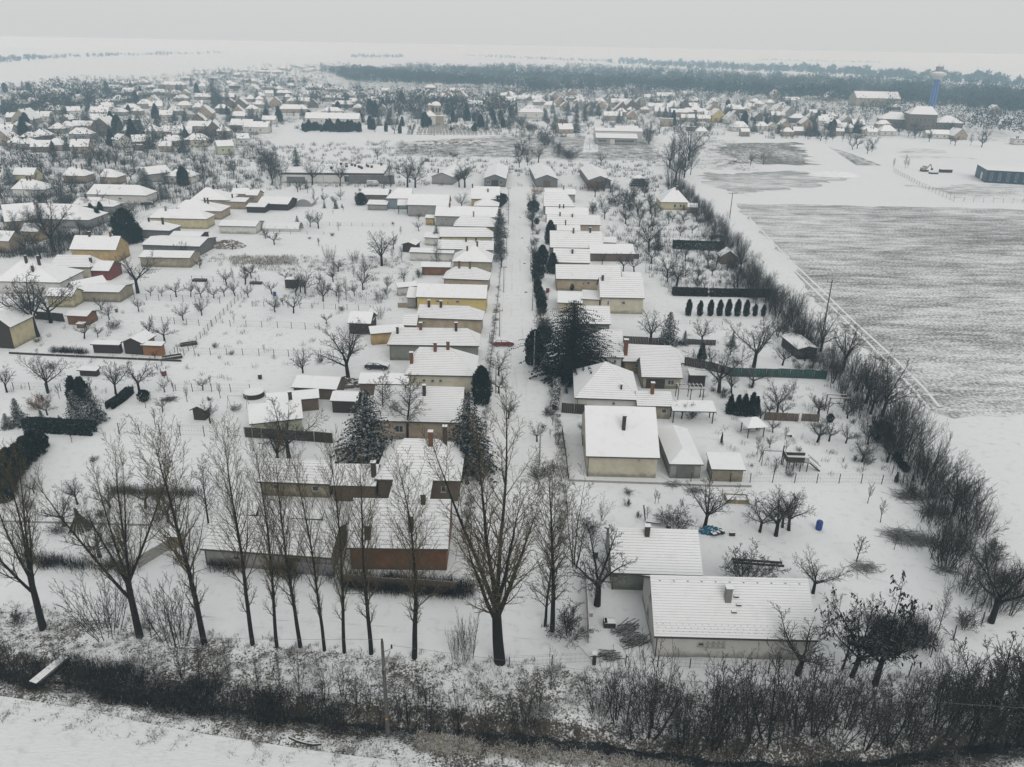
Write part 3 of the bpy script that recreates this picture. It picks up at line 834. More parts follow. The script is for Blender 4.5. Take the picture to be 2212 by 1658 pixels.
# ---- evergreens
def spruce_mesh(seed, H, Rb, nw, per, droop, mat, low=.06, sparse=0.0, prof=.85):
    """whorls of boughs; each bough a spine with hanging sprays"""
    rng = np.random.default_rng(seed); V = []; F = []; k = 0
    for w in range(nw):
        t = low + (1 - low) * (w / nw) ** .92
        z = t * H; rad = Rb * ((1 - t) ** prof if prof > 0 else (1 - t ** 2.4) ** .65) * (1 + .20 * rng.standard_normal()) + .12
        for i in range(per):
            if rng.random() < sparse: continue
            a = 6.283 * (i + rng.random() * .8) / per + w * .7
            L = rad * rng.uniform(.7, 1.15)
            ns = max(3, int(L / .32))
            for j in range(ns):
                f = (j + .6) / ns
                x = L * f; zz = z + x * (.12 - droop * f) + rng.normal() * .04
                c = np.array([math.cos(a) * x, math.sin(a) * x, zz])
                d = np.array([math.cos(a), math.sin(a), 0.12 - droop * 1.5 * f]); s = np.array([-math.sin(a), math.cos(a), 0])
                for sg in (-1, 1):
                    q = d * rng.uniform(.25, .6) + s * sg * rng.uniform(.35, .75) + np.array([0, 0, rng.uniform(-.38, .02)])
                    q = q * rng.uniform(.35, .62) * (.45 + .7 * (1 - t))
                    u = np.cross(q, [0, 0, 1.]) ; u /= np.linalg.norm(u) + 1e-6; u = u * rng.uniform(.10, .2) * (.5 + .6 * (1 - t)) + np.array([0, 0, rng.normal() * .05])
                    V += [c - u * .4, c + u * .4, c + q * .55 + u, c + q, c + q * .55 - u]
                    F += [(k, k + 1, k + 2), (k, k + 2, k + 4), (k + 4, k + 2, k + 3)]; k += 5
    # leader
    V += [(-.1, 0, H * .93), (.1, 0, H * .93), (0, 0, H * 1.02)]; F += [(k, k + 1, k + 2)]
    return np_mesh('crown', np.array(V), np.array(F), mat)

def thuja_mesh(seed, H, Rb, n, mat, shape='column'):
    """dense upright sprays on a spindle"""
    rng = np.random.default_rng(seed)
    t = rng.random(n) ** .9; a = rng.random(n) * 6.283
    if shape == 'column': prof = np.minimum(1, (1 - t) * 2.6) ** .6 * (.8 + .2 * np.minimum(1, t * 8))
    elif shape == 'cone': prof = (1 - t) ** .75 * (.75 + .25 * np.minimum(1, t * 6))
    else: prof = np.sqrt(np.clip(1 - (2 * t - 1) ** 2, 0, 1)) * .98 + .05
    lump = 1 + .16 * np.sin(a * 3 + t * 9 + seed) + .12 * np.sin(a * 7 - t * 17)
    r = Rb * prof * lump * rng.uniform(.72, 1.02, n)
    C = np.stack([np.cos(a) * r, np.sin(a) * r, t * H * .98], 1)
    out = np.stack([np.cos(a), np.sin(a), np.zeros(n)], 1); tan = np.stack([-np.sin(a), np.cos(a), np.zeros(n)], 1)
    s = rng.uniform(.14, .34, n)[:, None] * (.6 + .4 * H / 5)
    upv = np.array([[0, 0, 1.]]) + out * rng.uniform(-.1, .9, (n, 1)) + tan * rng.normal(0, .25, (n, 1))
    sd = tan * rng.uniform(.4, .9, (n, 1)) + out * rng.normal(0, .35, (n, 1)); 
    V = np.stack([C - sd * s * .5, C + sd * s * .5, C + upv * s * 1.1 + sd * s * .35, C + upv * s * 1.25 - sd * s * .3], 1).reshape(-1, 3)
    F = np.arange(4 * n).reshape(-1, 4)
    return np_mesh('crown', V, F, mat)

def stem_mesh(H, r): 
    mb = MB(); mb.tube((0, 0, -.2), (0, 0, H), r, r * .25, 7)
    me = bpy.data.meshes.new('trunk'); me.from_pydata(mb.v, [], mb.f); me.materials.append(M_BARK); me.update(); return me

def ever(key, mk, H, r): ARCH[key] = [(stem_mesh(H * .9, r), m, H) for m in mk]
ever('spruce', [spruce_mesh(s, 8, 2.7, 26, 11, .35, M_NEEDLE, .04, 0, .8) for s in (1, 2, 3)], 8, .13)
ever('fir', [spruce_mesh(s, 13, 4.6, 34, 15, .40, M_NEEDLE_D, .05, .08, .72) for s in (5, 6)], 13, .26)
ever('cedar', [spruce_mesh(8, 15, 6.4, 34, 22, .28, M_CEDAR, .02, .10, -1)], 15, .4)
ever('column', [thuja_mesh(s, 4.2, .72, 1500, M_THUJA) for s in (11, 12, 13)], 4.2, .07)
ever('cone', [thuja_mesh(s, 4.5, 1.35, 1900, M_THUJA, 'cone') for s in (21, 22, 23)], 4.5, .08)
ever('round', [thuja_mesh(s, 2.2, 1.1, 1100, M_THUJA, 'ball') for s in (31, 32)], 2.2, .06)
ever('bigthuja', [thuja_mesh(s, 9.5, 2.1, 4200, M_THUJA, 'column') for s in (41, 42)], 9.5, .2)

ONE = {}
def one_mesh(key, i):
    """trunk and crown as one mesh"""
    if (key, i) not in ONE:
        t, c, h = ARCH[key][i]
        if len(c.polygons) and c.polygons[0].loop_total == 4: ONE[key, i] = join_meshes('tree', t, c, [t.materials[0], c.materials[0]]) if key not in EVER else c
        else: ONE[key, i] = c
    return ONE[key, i]
EVER = {'spruce', 'fir', 'cedar', 'column', 'cone', 'round', 'bigthuja'}
NAMES = {'poplar': 'poplar_tree', 'cottonwood': 'cottonwood_tree', 'garden': 'bare_tree', 'fruit': 'fruit_tree', 'slender': 'slim_tree', 'whips': 'bare_shrub', 'bush': 'bush',
         'alder': 'bare_shrub', 'sapling': 'sapling', 'oliveshrub': 'bare_tree', 'orangebush': 'bush', 'locust': 'locust_tree', 'reedshrub': 'bare_shrub',
         'spruce': 'spruce_tree', 'fir': 'spruce_tree', 'cedar': 'conifer_tree', 'column': 'thuja', 'cone': 'conifer_tree', 'round': 'round_evergreen', 'bigthuja': 'thuja'}

def plant(key, loc, h, rz=None, wide=1.0, label=None, cat=None, auto=None, group=None, var=None, parts=True, tilt=0.0, tiltdir=0.0):
    L_ = ARCH[key]; i = RNG.randrange(len(L_)) if var is None else var % len(L_)
    t, c, top = L_[i]
    s = h / top; rz = RNG.uniform(0, 6.28) if rz is None else rz
    nm = NAMES[key]; cat = cat or ('shrub' if nm in ('bare_shrub', 'bush', 'round_evergreen') else 'tree')
    z = gz(loc[0], loc[1]) if loc[1] < 90 else 0.0
    if parts:
        o = thing(nm, label, cat, (loc[0], loc[1], z), 0, group, auto)
        a = link('stems' if ARCH[key][0][0].materials[0] is M_TWIG else 'trunk', t, o); b = link('foliage' if key in EVER else 'crown', c, o)
        o.scale = (s * wide, s * wide, s)
    else:
        o = link(nm, one_mesh(key, i), None, (loc[0], loc[1], z)); o.scale = (s * wide, s * wide, s)
        tag(o, label, cat, group)
        if auto: AUTO.append((o, auto))
    o.rotation_euler = (tilt * math.sin(tiltdir), tilt * math.cos(tiltdir), rz)
    return o

def plant_px(key, x, y, ytop, xtop=None, **kw):
    b = G(x, y); h = top_height(b, x if xtop is None else xtop, ytop)
    return plant(key, b, max(.5, h), **kw)
# ------------------------------------------------------------------ houses along the street, side by side
H_, GH = house, gable_house
# --- right side of the street, from the front
hr = H_((1413, 1375), (1768, 1384), 1250, 'white house at the front corner with small wall vents and a plastered chimney', ez=2.9, pitch=36, nick='the white front house',
   wall='white', courses=22, gutter=True, oh=.35, og=.3, zb=-.1, chims=[(.475, -.36, 1.5, .62, 'g')],
   wins=[('n', .29, 1.75, .62, .45)] + [('n', .335 + .033 * i, z, .26, .26) for i in range(4) for z in (2.05, 1.55)] + [('l', .45, 1.5, 1.0, 1.2), ('l', .5, 4.0, .7, .8)])
def roof_bits(root, bits, pitch, half, ez, L, size=(.5, .3, .16), name='roof_step', mat=None):
    roof = [c for c in root.children if c.name.startswith('roof')][0]
    for (fx, fy) in bits:
        y = -half * fy; z = ez + math.tan(pitch) * (half - abs(y)) + size[2] * .6
        mb = MB(); mb.box((-L / 2 + fx * L, y, z), size, 0, top=1); mb.build(name, [mat or M_DWOOD, M_ROOFSNOW], roof)
ro = [c for c in hr.children if c.name.startswith('roof')][0]
xs_ = [v.co for v in ro.data.vertices]; L1 = max(v.x for v in xs_) * 2; h1 = max(v.y for v in xs_)
roof_bits(hr, [(.53, .32), (.54, .46), (.505, .58)], R(36), h1, 2.9, L1)
roof_bits(hr, [(.06 + .088 * i, .07) for i in range(11)], R(36), h1, 2.9, L1, (.16, .14, .09), 'roof_vent')
mb = MB()
for r_, off in ((.80, 0), (.86, .5), (.92, 0)):
    for i in range(24):
        y = -h1 * r_; mb.box((-L1 / 2 + (i + .5 + off * .6) * L1 / 25, y, 2.9 + math.tan(R(36)) * (h1 + y) + .08), (.05, .05, .07))
o = mb.build('snow_guards', M_GREYSTACK, ro); o['kind'] = 'stuff'
H_((1320, 1238), (1519, 1244), 1145, 'low grey house behind the white front house, with one dark chimney', ez=2.6, pitch=32, nick='the low grey house', wall='green_grey', courses=16, zb=-.1, gutter=True,
   chims=[(.42, -.12, 1.2, .55, 'd')], wins=[('l', .5, 1.5, .9, 1.1)])
H_((1266, 986), (1426, 990), 878, 'tall cream house with a plain white roof and one slender dark stack', ez=3.5, pitch=33, nick='the tall cream house', wall='ivory', zb=-.1, oh=.35, og=.3, gutter=True,
   chims=[(.53, -.45, 2.1, .5, 'd')], wins=[('n', .74, 2.85, .3, .3), ('l', .5, 1.7, 1.1, 1.2), ('r', .6, 1.8, .9, 1.1)], doors=[('l', .3, .9, 2.0, 'wood')])
GH((1446, 1003), (1521, 1004), 11.5, 'grey board garage with a hipped snow roof beside the tall cream house', ez=2.5, pitch=20, name='garage', cat='garage', wall='grey', kind='hip', hip=(3.2, .6), zb=-.1, oh=.3,
   doors=[('l', .5, 2.6, 2.0, 'dark_grey')], nick='the grey garage')
H_((1537, 1014), (1612, 1016), 978, 'low flat-roofed khaki shed next to the grey garage', ez=2.2, pitch=8, kind='shed', name='shed', cat='shed', wall='khaki', zb=-.1, nick='the khaki shed')
H_((1241, 860), (1382, 865), 783, 'big pyramid-roofed white house with pale tile ridges by the street', ez=3.0, pitch=34, kind='hip', rx=(1306, 1311), nick='the pyramid-roofed house', wall='white', courses=17, zb=-.1, oh=.5,
   wins=[('n', .62, 2.0, .5, .5), ('l', .3, 1.7, 1.0, 1.3), ('l', .7, 1.7, 1.0, 1.3)], chims=[(.72, -.72, .8, .28, 'd')])
H_((1376, 877), (1454, 879), 847, 'low annex with a tall orange-brown chimney beside the pyramid-roofed house', ez=2.5, pitch=25, name='annex', wall='khaki', courses=7, zb=-.1, chims=[(.46, -.1, 1.9, .55, 'b')])
H_((1453, 888), (1548, 890), 865, 'open lean-to on posts behind the annex with the orange-brown chimney', ez=2.4, pitch=10, kind='shed', name='carport', cat='carport', walls=False)
H_((1262, 771), (1348, 773), 713, 'white house half hidden by the huge conifer, two small windows in its side', ez=3.2, pitch=38, nick='the white house by the huge conifer', wall='bright', courses=14, zb=-.1, hip=(3.5, .05), kind='hip',
   wins=[('n', .58, 2.2, .5, .6), ('n', .82, 2.2, .5, .6)])
H_((1345, 781), (1479, 785), 747, 'stone-walled house with a hipped end and a massive brick chimney', ez=2.6, pitch=30, kind='hip', rx=(1352, 1449), nick='the stone-walled house', wall='stone', courses=11, zb=-.1, chims=[(.05, -.55, 2.9, .75, 'b')])
H_((1386, 815), (1475, 817), 773, 'low gabled outbuilding with a dark open veranda below its eave', ez=2.4, pitch=30, name='outbuilding', cat='outbuilding', wall='khaki', courses=12, zb=-.1, nick='the veranda outbuilding',
   doors=[('n', .35, 3.4, 1.9, 'dark_wood')], wins=[('n', .75, 1.3, 1.2, 1.0)])
H_((1490, 811), (1529, 812), 797, 'small flat-roofed black shed in front of the bare garden trees', ez=2.4, pitch=6, kind='shed', name='shed', cat='shed', wall='dark_wood', zb=-.1)
H_((1250, 700), (1320, 701), 662, 'house with a bare gable between the dark thujas and the huge conifer', ez=3.0, pitch=35, wall='dark_grey', courses=8, zb=-.1, nick='the house behind the thujas')
H_((1296, 643), (1393, 645), 600, 'tall pale cream house with a tiled roof and a narrow window', ez=4.0, pitch=32, nick='the pale cream house', wall='ivory', courses=10, zb=-.1,
   chims=[(.08, -.15, 1.2, .5, 'd')], wins=[('n', .18, 2.6, .45, 1.0), ('n', .54, 2.7, .8, .6)])
H_((1256, 646), (1297, 648), 627, 'flat-roofed wing with small square windows joined to the pale cream house', ez=3.4, kind='flat', name='annex', wall='ivory', zb=-.1, wins=[('n', .25, 1.6, .5, .5), ('n', .7, 1.6, .5, .5)])
H_((1204, 654), (1259, 656), 631, 'low snowy garage roof between the street hedge and the flat-roofed wing', ez=2.6, pitch=14, name='garage', cat='garage', wall='cream', zb=-.1)
H_((1201, 603), (1343, 605), 573, 'long beige house with a firewall across its white roof', ez=3.2, pitch=34, nick='the long beige house', wall='beige', zb=-.1, courses=7, wins=[('n', .42, 1.9, .5, .6), ('n', .5, 2.1, .9, .6)])
H_((1344, 600), (1386, 601), 588, 'little white-roofed lean-to at the end of the long beige house', ez=2.4, pitch=20, name='shed', cat='shed', wall='brown')
H_((1195, 567), (1275, 569), 538, 'short house with one stub chimney behind the long beige house', ez=3.0, pitch=34, wall='tan', courses=6, chims=[(.52, -.3, 1.0, .5, 'd')], nick='the stub-chimney house')
H_((1188, 535), (1303, 537), 500, 'wide white-roofed house with two chimneys and twin roof windows', ez=3.2, pitch=36, nick='the two-chimney house', wall='brown', courses=8, chims=[(.45, -.1, 1.4, .5, 'b'), (.77, -.05, 1.3, .5, 'd')])
H_((1303, 524), (1332, 525), 512, 'small pointed shed behind the two-chimney house', ez=2.4, pitch=38, name='shed', cat='shed', wall='brown')
H_((1275, 548), (1372, 549), 527, 'low brown outbuilding under bare trees beside the stub-chimney house', ez=2.4, pitch=22, name='outbuilding', cat='outbuilding', wall='brown')
H_((1203, 498), (1254, 499), 486, 'small house with one black flue just behind the two-chimney house', ez=2.8, pitch=30, wall='tan', chims=[(.37, 0, 1.5, .4, 'd')])
H_((1181, 485), (1298, 487), 465, 'long white roof veiled by the bare branches of a walnut', ez=3.0, pitch=32, wall='tan', courses=5, chims=[(.25, -.1, 1.2, .45, 'd'), (.48, -.2, 1.0, .45, 'b')], nick='the walnut-veiled house')
H_((1178, 463), (1272, 465), 448, 'white-roofed house between the corner house and the walnut-veiled one', ez=3.0, pitch=32, wall='tan', chims=[(.33, -.1, 1.2, .45, 'd'), (.42, -.1, 1.2, .45, 'd')])
H_((1174, 446), (1242, 447), 417, 'corner house at the far end of the street with a roof hatch', ez=3.2, pitch=38, wall='grey', courses=6, kind='hip', hip=(.3, 3.0), nick='the far corner house')
H_((1176, 420), (1244, 421), 408, 'back wing of the far corner house with a small chimney', ez=3.2, pitch=30, wall='grey', name='annex', chims=[(.62, -.1, 1.2, .4, 'd')])
H_((1427, 437), (1489, 438), 405, 'lone pale yellow cottage with a pyramid roof at the field hedge', ez=3.0, pitch=38, kind='hip', rx=(1456, 1460), nick='the lone yellow cottage', wall='pale_yellow', chims=[(.62, -.15, 1.3, .6, 'b')],
   wins=[('n', .52, 1.6, 1.0, 1.1), ('n', .74, 1.6, .8, 1.1)], doors=[('n', .86, .9, 2.0, 'brown')])
H_((1485, 448), (1507, 449), 439, 'small snow-capped lean-to by the lone yellow cottage', ez=2.2, pitch=30, name='shed', cat='shed', wall='tan')
GH((1722, 753), (1773, 756), 8.2, 'dark garden shed with a sagging snow roof against the hedgerow', ez=2.3, pitch=14, turn=14, name='shed', cat='shed', wall='dark_wood', nick='the hedgerow shed')
GH((1556, 556), (1596, 557), 5.0, 'small hut with a steep gable beside the hedgerow', ez=2.2, pitch=36, name='hut', cat='hut', wall='brown', nick='the hedgerow hut')

# --- left side of the street, from the front
H_((749, 1184), (968, 1187), 1080, 'red-brick house with a broad worn roof behind the poplars', ez=3.3, pitch=33, nick='the red-brick house', wall='brick', courses=12, zb=-.1, oh=.4, chims=[(.62, -.62, 2.0, .6, 'd'), (.2, -.78, 1.7, .6, 'd'), (.72, -.05, 1.2, .55, 'd')],
   wins=[('r', .3, 1.7, 1.0, 1.3)])
GH((835, 1092), (926, 1093), 9.0, 'back wing of the red-brick house with a low hipped end', ez=3.6, pitch=24, name='annex', wall='brown', kind='hip', hip=(.4, 2.5), zb=-.1)
H_((432, 1186), (715, 1206), 1128, 'long low barn with a snowy roof and grey walls left of the red-brick house', ez=2.6, pitch=26, name='barn', cat='barn', wall='grey', zb=-.1, courses=9, nick='the long grey barn', wins=[('n', .25, 1.4, .8, .6)],
   doors=[('n', .7, 1.8, 2.0, 'dark_wood')])
H_((808, 1036), (995, 1040), 950, 'brown house with a tiled cross roof and two chimneys behind the red-brick house', ez=3.4, pitch=34, kind='hip', rx=(872, 948), nick='the brown cross-roofed house', wall='brown', courses=14, zb=-.1,
   chims=[(.62, -.12, 2.0, .6, 'b'), (.78, .1, 2.2, .55, 'd')], wins=[('n', .82, 1.9, .7, .9)])
H_((556, 1041), (712, 1047), 994, 'low beige stable with a long snow roof among the poplar branches', ez=2.4, pitch=28, name='stable', cat='stable', wall='khaki', zb=-.1, nick='the beige stable', courses=8)
H_((713, 1049), (812, 1051), 1003, 'brown middle wing joining the beige stable to the cross-roofed house', ez=2.7, pitch=28, name='annex', wall='brown', zb=-.1, chims=[(.92, -.5, 2.0, .6, 'd')])
H_((800, 909), (998, 914), 836, 'large tan house with rows of snowy tiles and one dark stack', ez=3.4, pitch=36, nick='the large tan house', wall='tan', courses=19, zb=-.1, chims=[(.56, -.22, 1.6, .5, 'd')], wins=[('n', .3, 1.9, 1.3, 1.2)])
H_((874, 810), (1028, 813), 752, 'cream tiled-wall house with three brick chimneys and a hipped roof', ez=3.3, pitch=34, kind='hip', rx=(905, 975), nick='the tiled-wall house', wall='ivory', courses=16, zb=-.1,
   chims=[(.08, -.55, 1.9, .6, 'b'), (.40, -.1, 1.5, .55, 'b'), (.58, -.02, 1.4, .55, 'b')], wins=[('n', .25, 2.1, .6, .55), ('n', .38, 2.1, .6, .55), ('n', .5, 2.1, .6, .55)])
H_((836, 745), (1035, 748), 710, 'long green-grey house with two chimneys on a hipped tiled roof', ez=3.4, pitch=33, kind='hip', rx=(862, 1012), nick='the green-grey house', wall='green_grey', courses=11, zb=-.1,
   chims=[(.35, -.05, 1.3, .55, 'b'), (.74, -.1, 1.6, .5, 'd'), (.1, -.3, 1.2, .45, 'd')], wins=[('n', .38, 2.2, .55, .55), ('n', .5, 2.2, .55, .55)])
H_((897, 687), (1042, 692), 661, 'beige house with two young spruces standing against its wall', ez=3.4, pitch=33, kind='hip', rx=(905, 1015), nick='the spruce-fronted house', wall='beige', courses=9, zb=-.1,
   chims=[(.18, -.1, 1.4, .5, 'd'), (.36, -.1, 1.3, .5, 'd')], wins=[('n', .1, 2.2, .5, .5)])
H_((868, 703), (900, 704), 680, 'small tiled annex at the garden end of the spruce-fronted house', ez=2.6, pitch=28, name='annex', wall='beige', courses=5)
H_((800, 722), (876, 716), 702, 'lean-roofed ochre outbuilding with a barred window', ez=2.6, pitch=14, kind='shed', name='outbuilding', cat='outbuilding', wall='ochre', zb=-.1, wins=[('n', .72, 1.5, 1.4, 1.0)], nick='the ochre outbuilding')
H_((898, 642), (1051, 646), 614, 'long bright yellow house with a smooth white roof', ez=3.6, pitch=30, nick='the bright yellow house', wall='yellow', zb=-.1, wins=[('n', .3, 2.6, .9, .5), ('n', .45, 2.3, .35, .6), ('n', .59, 2.6, .9, .5)])
H_((877, 643), (899, 644), 620, 'low grey end shed joined to the bright yellow house', ez=2.8, pitch=26, name='annex', wall='grey')
H_((859, 622), (903, 618), 609, 'white hut with a dark red door behind the bright yellow house', ez=2.3, pitch=14, kind='shed', name='hut', cat='hut', wall='white', doors=[('n', .72, 1.0, 1.8, 'red')])
H_((955, 602), (1056, 606), 578, 'tan house with a pair of tall chimneys on its hipped roof', ez=3.2, pitch=32, kind='hip', rx=(982, 1030), nick='the twin-chimney tan house', wall='tan', courses=8, chims=[(.33, -.05, 1.7, .5, 'b'), (.56, -.05, 1.7, .5, 'b')],
   wins=[('n', .14, 1.9, .5, .45), ('n', .4, 2.0, .45, .6)])
H_((909, 577), (973, 578), 566, 'low brick outbuilding with a long snow roof beside the twin-chimney tan house', ez=2.4, pitch=20, name='outbuilding', cat='outbuilding', wall='brick')
H_((976, 565), (1063, 567), 531, 'khaki house with a steep pyramid roof among the street gardens', ez=3.2, pitch=36, kind='hip', rx=(1021, 1028), nick='the khaki pyramid house', wall='khaki', chims=[(.36, -.3, 1.2, .45, 'b'), (.6, .05, 1.3, .45, 'd')])
H_((883, 545), (980, 548), 536, 'row of white garages with a flat snowy roof', ez=2.6, pitch=8, kind='shed', name='garage', cat='garage', wall='white', nick='the white garages')
H_((944, 538), (1066, 541), 520, 'white-walled house squeezed behind the khaki pyramid house', ez=3.2, pitch=30, wall='white', courses=5, chims=[(.5, -.1, 1.3, .45, 'd'), (.68, -.1, 1.3, .45, 'd')], nick='the squeezed white house')
H_((949, 512), (1066, 513), 492, 'long pale house with low shrubs along its wall', ez=3.2, pitch=30, kind='hip', rx=(949, 1050), wall='pale_yellow', courses=5, nick='the shrub-lined house')
H_((915, 513), (950, 515), 502, 'small white annex beside the dark spruce', ez=2.6, pitch=20, name='annex', wall='white')
GH((866, 528), (898, 530), 5.5, 'dark boarded barn standing alone in the snowy garden', ez=2.4, pitch=18, name='barn', cat='barn', wall='dark_wood', nick='the lone dark barn')
H_((979, 489), (1073, 491), 467, 'hip-roofed house with a tall grey chimney near the street', ez=3.2, pitch=32, kind='hip', rx=(996, 1056), wall='tan', courses=6, chims=[(.45, -.05, 1.6, .45, 'g')], nick='the grey-chimney house')
H_((939, 467), (1075, 470), 446, 'long grey-walled house with two small side windows', ez=3.6, pitch=30, wall='grey', wins=[('n', .1, 2.4, .6, .6), ('n', .17, 2.4, .6, .6)], chims=[(.22, -.1, 1.4, .45, 'b')], nick='the long grey house')
H_((917, 471), (937, 472), 464, 'small ochre hut at the end of the long grey house', ez=2.6, pitch=16, kind='shed', name='hut', cat='hut', wall='ochre')
H_((879, 443), (969, 445), 420, 'grey house with a wide porch at its garden end', ez=4.2, pitch=30, wall='grey', wins=[('n', .95, 2.4, .9, .8)], nick='the porch house')
H_((858, 444), (881, 444), 431, 'open porch on thin posts at the end of the porch house', ez=3.4, pitch=18, kind='shed', name='porch', cat='porch', walls=False)
H_((833, 429), (888, 430), 407, 'blue-grey house with a plain wall facing the gardens', ez=4.0, pitch=32, kind='hip', rx=(858, 900), wall='blue_grey', wins=[('n', .55, 2.8, .9, .5)], nick='the blue-grey house')
H_((778, 421), (838, 422), 408, 'long low row of sheds beside the blue-grey house', ez=2.8, pitch=16, name='shed', cat='shed', wall='brown')
H_((792, 442), (836, 443), 432, 'pale low shed in front of the shed row', ez=2.2, pitch=12, kind='shed', name='shed', cat='shed', wall='grey')
H_((1023, 445), (1078, 446), 428, 'small pyramid-roofed house near the top of the street', ez=3.2, pitch=32, kind='hip', rx=(1048, 1051), wall='tan')
H_((1017, 430), (1080, 431), 403, 'ochre house with broken snow on its roof at the top of the street', ez=3.2, pitch=34, wall='ochre', chims=[(.04, -.1, 1.3, .45, 'd'), (.58, -.4, 1.0, .5, 'd')], nick='the top ochre house')

# --- barns and sheds in the gardens between
H_((750, 698), (801, 700), 673, 'black garden barn with patched snow roofs', ez=2.6, pitch=30, name='barn', cat='barn', wall='dark_wood', nick='the black garden barn')
GH((775, 692), (806, 693), 5.0, 'steep-gabled black shed joined to the garden barn', ez=2.4, pitch=40, name='shed', cat='shed', wall='dark_wood')
H_((629, 837), (727, 842), 812, 'brown shed with corrugated snowy roof beside the rubble', ez=2.2, pitch=18, name='shed', cat='shed', wall='brown', nick='the corrugated shed')
H_((773, 829), (882, 831), 806, 'low brown stable with a white roof under hanging branches', ez=2.4, pitch=20, name='stable', cat='stable', wall='brown', nick='the low brown stable')
H_((712, 866), (772, 868), 846, 'dark boarded hut with an overhanging snow roof by the spruce', ez=2.4, pitch=20, name='hut', cat='hut', wall='dark_wood', nick='the overhanging hut')
H_((538, 917), (655, 904), 868, 'pale green farm building with a gable towards the gardens', ez=2.6, pitch=28, name='outbuilding', cat='outbuilding', wall='pale_green', chims=[(.80, .1, 1.5, .6, 'd')], nick='the pale green farm building')
H_((575, 870), (690, 860), 845, 'narrow white-roofed byre behind the pale green farm building', ez=2.4, pitch=22, name='byre', cat='byre', wall='brown')
GH((260, 740), (308, 743), 5.0, 'orange-brown garden hut with a dark gable', ez=2.5, pitch=24, name='hut', cat='hut', wall='orange_wood', gable_wall='dark_wood', nick='the orange garden hut')
H_((302, 746), (349, 748), 737, 'low orange-brown annex shed of the garden hut', ez=2.3, pitch=8, kind='shed', name='shed', cat='shed', wall='orange_wood')
H_((194, 744), (257, 746), 736, 'dark board shed with an open roof behind the orange hut', ez=2.0, pitch=8, kind='shed', name='shed', cat='shed', wall='dark_wood')
H_((165, 800), (207, 802), 795, 'tiny open shelter full of boards in the snow', ez=1.3, pitch=6, kind='shed', name='shelter', cat='shelter', wall='dark_wood')
GH((409, 886), (444, 888), 2.2, 'small gabled playhouse shelter with open rails', ez=1.9, pitch=28, name='shelter', cat='shelter', wall='dark_wood', nick='the gabled shelter')
H_((355, 1160), (386, 1161), 1150, 'tumbledown stone hut near the long grey barn', ez=1.9, pitch=12, kind='shed', name='hut', cat='hut', wall='stone')

# --- the left-hand lane
H_((149, 539), (250, 541), 509, 'orange-yellow house with a bright gable beside the tall dark conifer', ez=3.6, pitch=36, wall='ochre', nick='the orange-yellow house', chims=[(.33, -.05, 1.2, .5, 'd'), (.78, -.02, 1.3, .5, 'b')], wins=[('n', .42, 2.4, .5, .5), ('n', .58, 2.4, .35, .5)])
H_((104, 577), (195, 578), 552, 'long cream house with a row of tiny windows and a hipped end', ez=3.4, pitch=33, kind='hip', rx=(122, 196), wall='ivory', nick='the long cream house', courses=8, chims=[(.95, -.45, .8, .5, 'd')], wins=[('n', .3, 2.2, .35, .5), ('n', .5, 2.2, .3, .45), ('n', .8, 2.2, .3, .45)])
H_((195, 585), (235, 586), 563, 'small bright red annex at the end of the long cream house', ez=2.6, pitch=26, name='annex', wall='red', nick='the red annex')
H_((-14, 608), (130, 611), 563, 'big hip-roofed house with three chimneys at the picture edge', ez=3.2, pitch=34, kind='hip', rx=(45, 66), wall='white', nick='the three-chimney house', chims=[(.36, -.1, 1.7, .5, 'd'), (.55, -.1, 1.7, .5, 'd'), (.52, -.5, 1.3, .45, 'd')])
GH((136, 622), (168, 625), 8.0, 'little white gabled wash house by the long shed', ez=2.6, pitch=38, turn=-24, name='outbuilding', cat='outbuilding', wall='white')
H_((168, 630), (257, 632), 615, 'long shed with grey block walls and a flat white roof', ez=2.6, pitch=10, name='shed', cat='shed', wall='khaki', nick='the long block shed')
H_((96, 640), (156, 641), 622, 'yellow cottage wing under the branches of the big bare tree', ez=2.8, pitch=26, name='cottage', cat='house', wall='pale_yellow')
H_((-20, 672), (44, 674), 654, 'low white-roofed house behind the dark timber gable', ez=2.8, pitch=28, wall='ivory')
H_((139, 682), (188, 684), 670, 'brick-ended store shed beside the dark board fence', ez=2.2, pitch=16, name='shed', cat='shed', wall='brick')
GH((-40, 705), (22, 708), 8.0, 'dark timber-gabled house at the picture edge', ez=4.6, pitch=40, wall='pale_yellow', gable_wall='dark_wood')
H_((304, 529), (431, 533), 512, 'long flat-topped storehouse behind the orange-yellow house', ez=2.8, pitch=10, name='storehouse', cat='storehouse', wall='dark_grey', nick='the flat storehouse')
H_((298, 556), (410, 558), 541, 'long ochre-walled storehouse below the flat one', ez=2.8, pitch=14, name='storehouse', cat='storehouse', wall='khaki', nick='the ochre storehouse')
H_((320, 471), (446, 474), 452, 'large pale yellow farmhouse with a long hipped roof', ez=3.4, pitch=32, kind='hip', rx=(342, 432), wall='pale_yellow', nick='the yellow farmhouse', chims=[(.25, -.2, 1.4, .5, 'g')])
H_((288, 496), (366, 499), 477, 'farm wing with a tall chimney in front of the yellow farmhouse', ez=2.8, pitch=28, kind='hip', rx=(310, 345), wall='dark_grey', name='annex', chims=[(.72, -.3, 1.9, .5, 'd'), (.3, -.1, 1.2, .45, 'd')])
H_((365, 510), (432, 512), 500, 'patched low shed behind the flat storehouse', ez=2.4, pitch=12, name='shed', cat='shed', wall='dark_wood')
H_((470, 488), (552, 490), 476, 'low white-walled shed row beside the heap of rubble', ez=2.6, pitch=12, name='shed', cat='shed', wall='white')
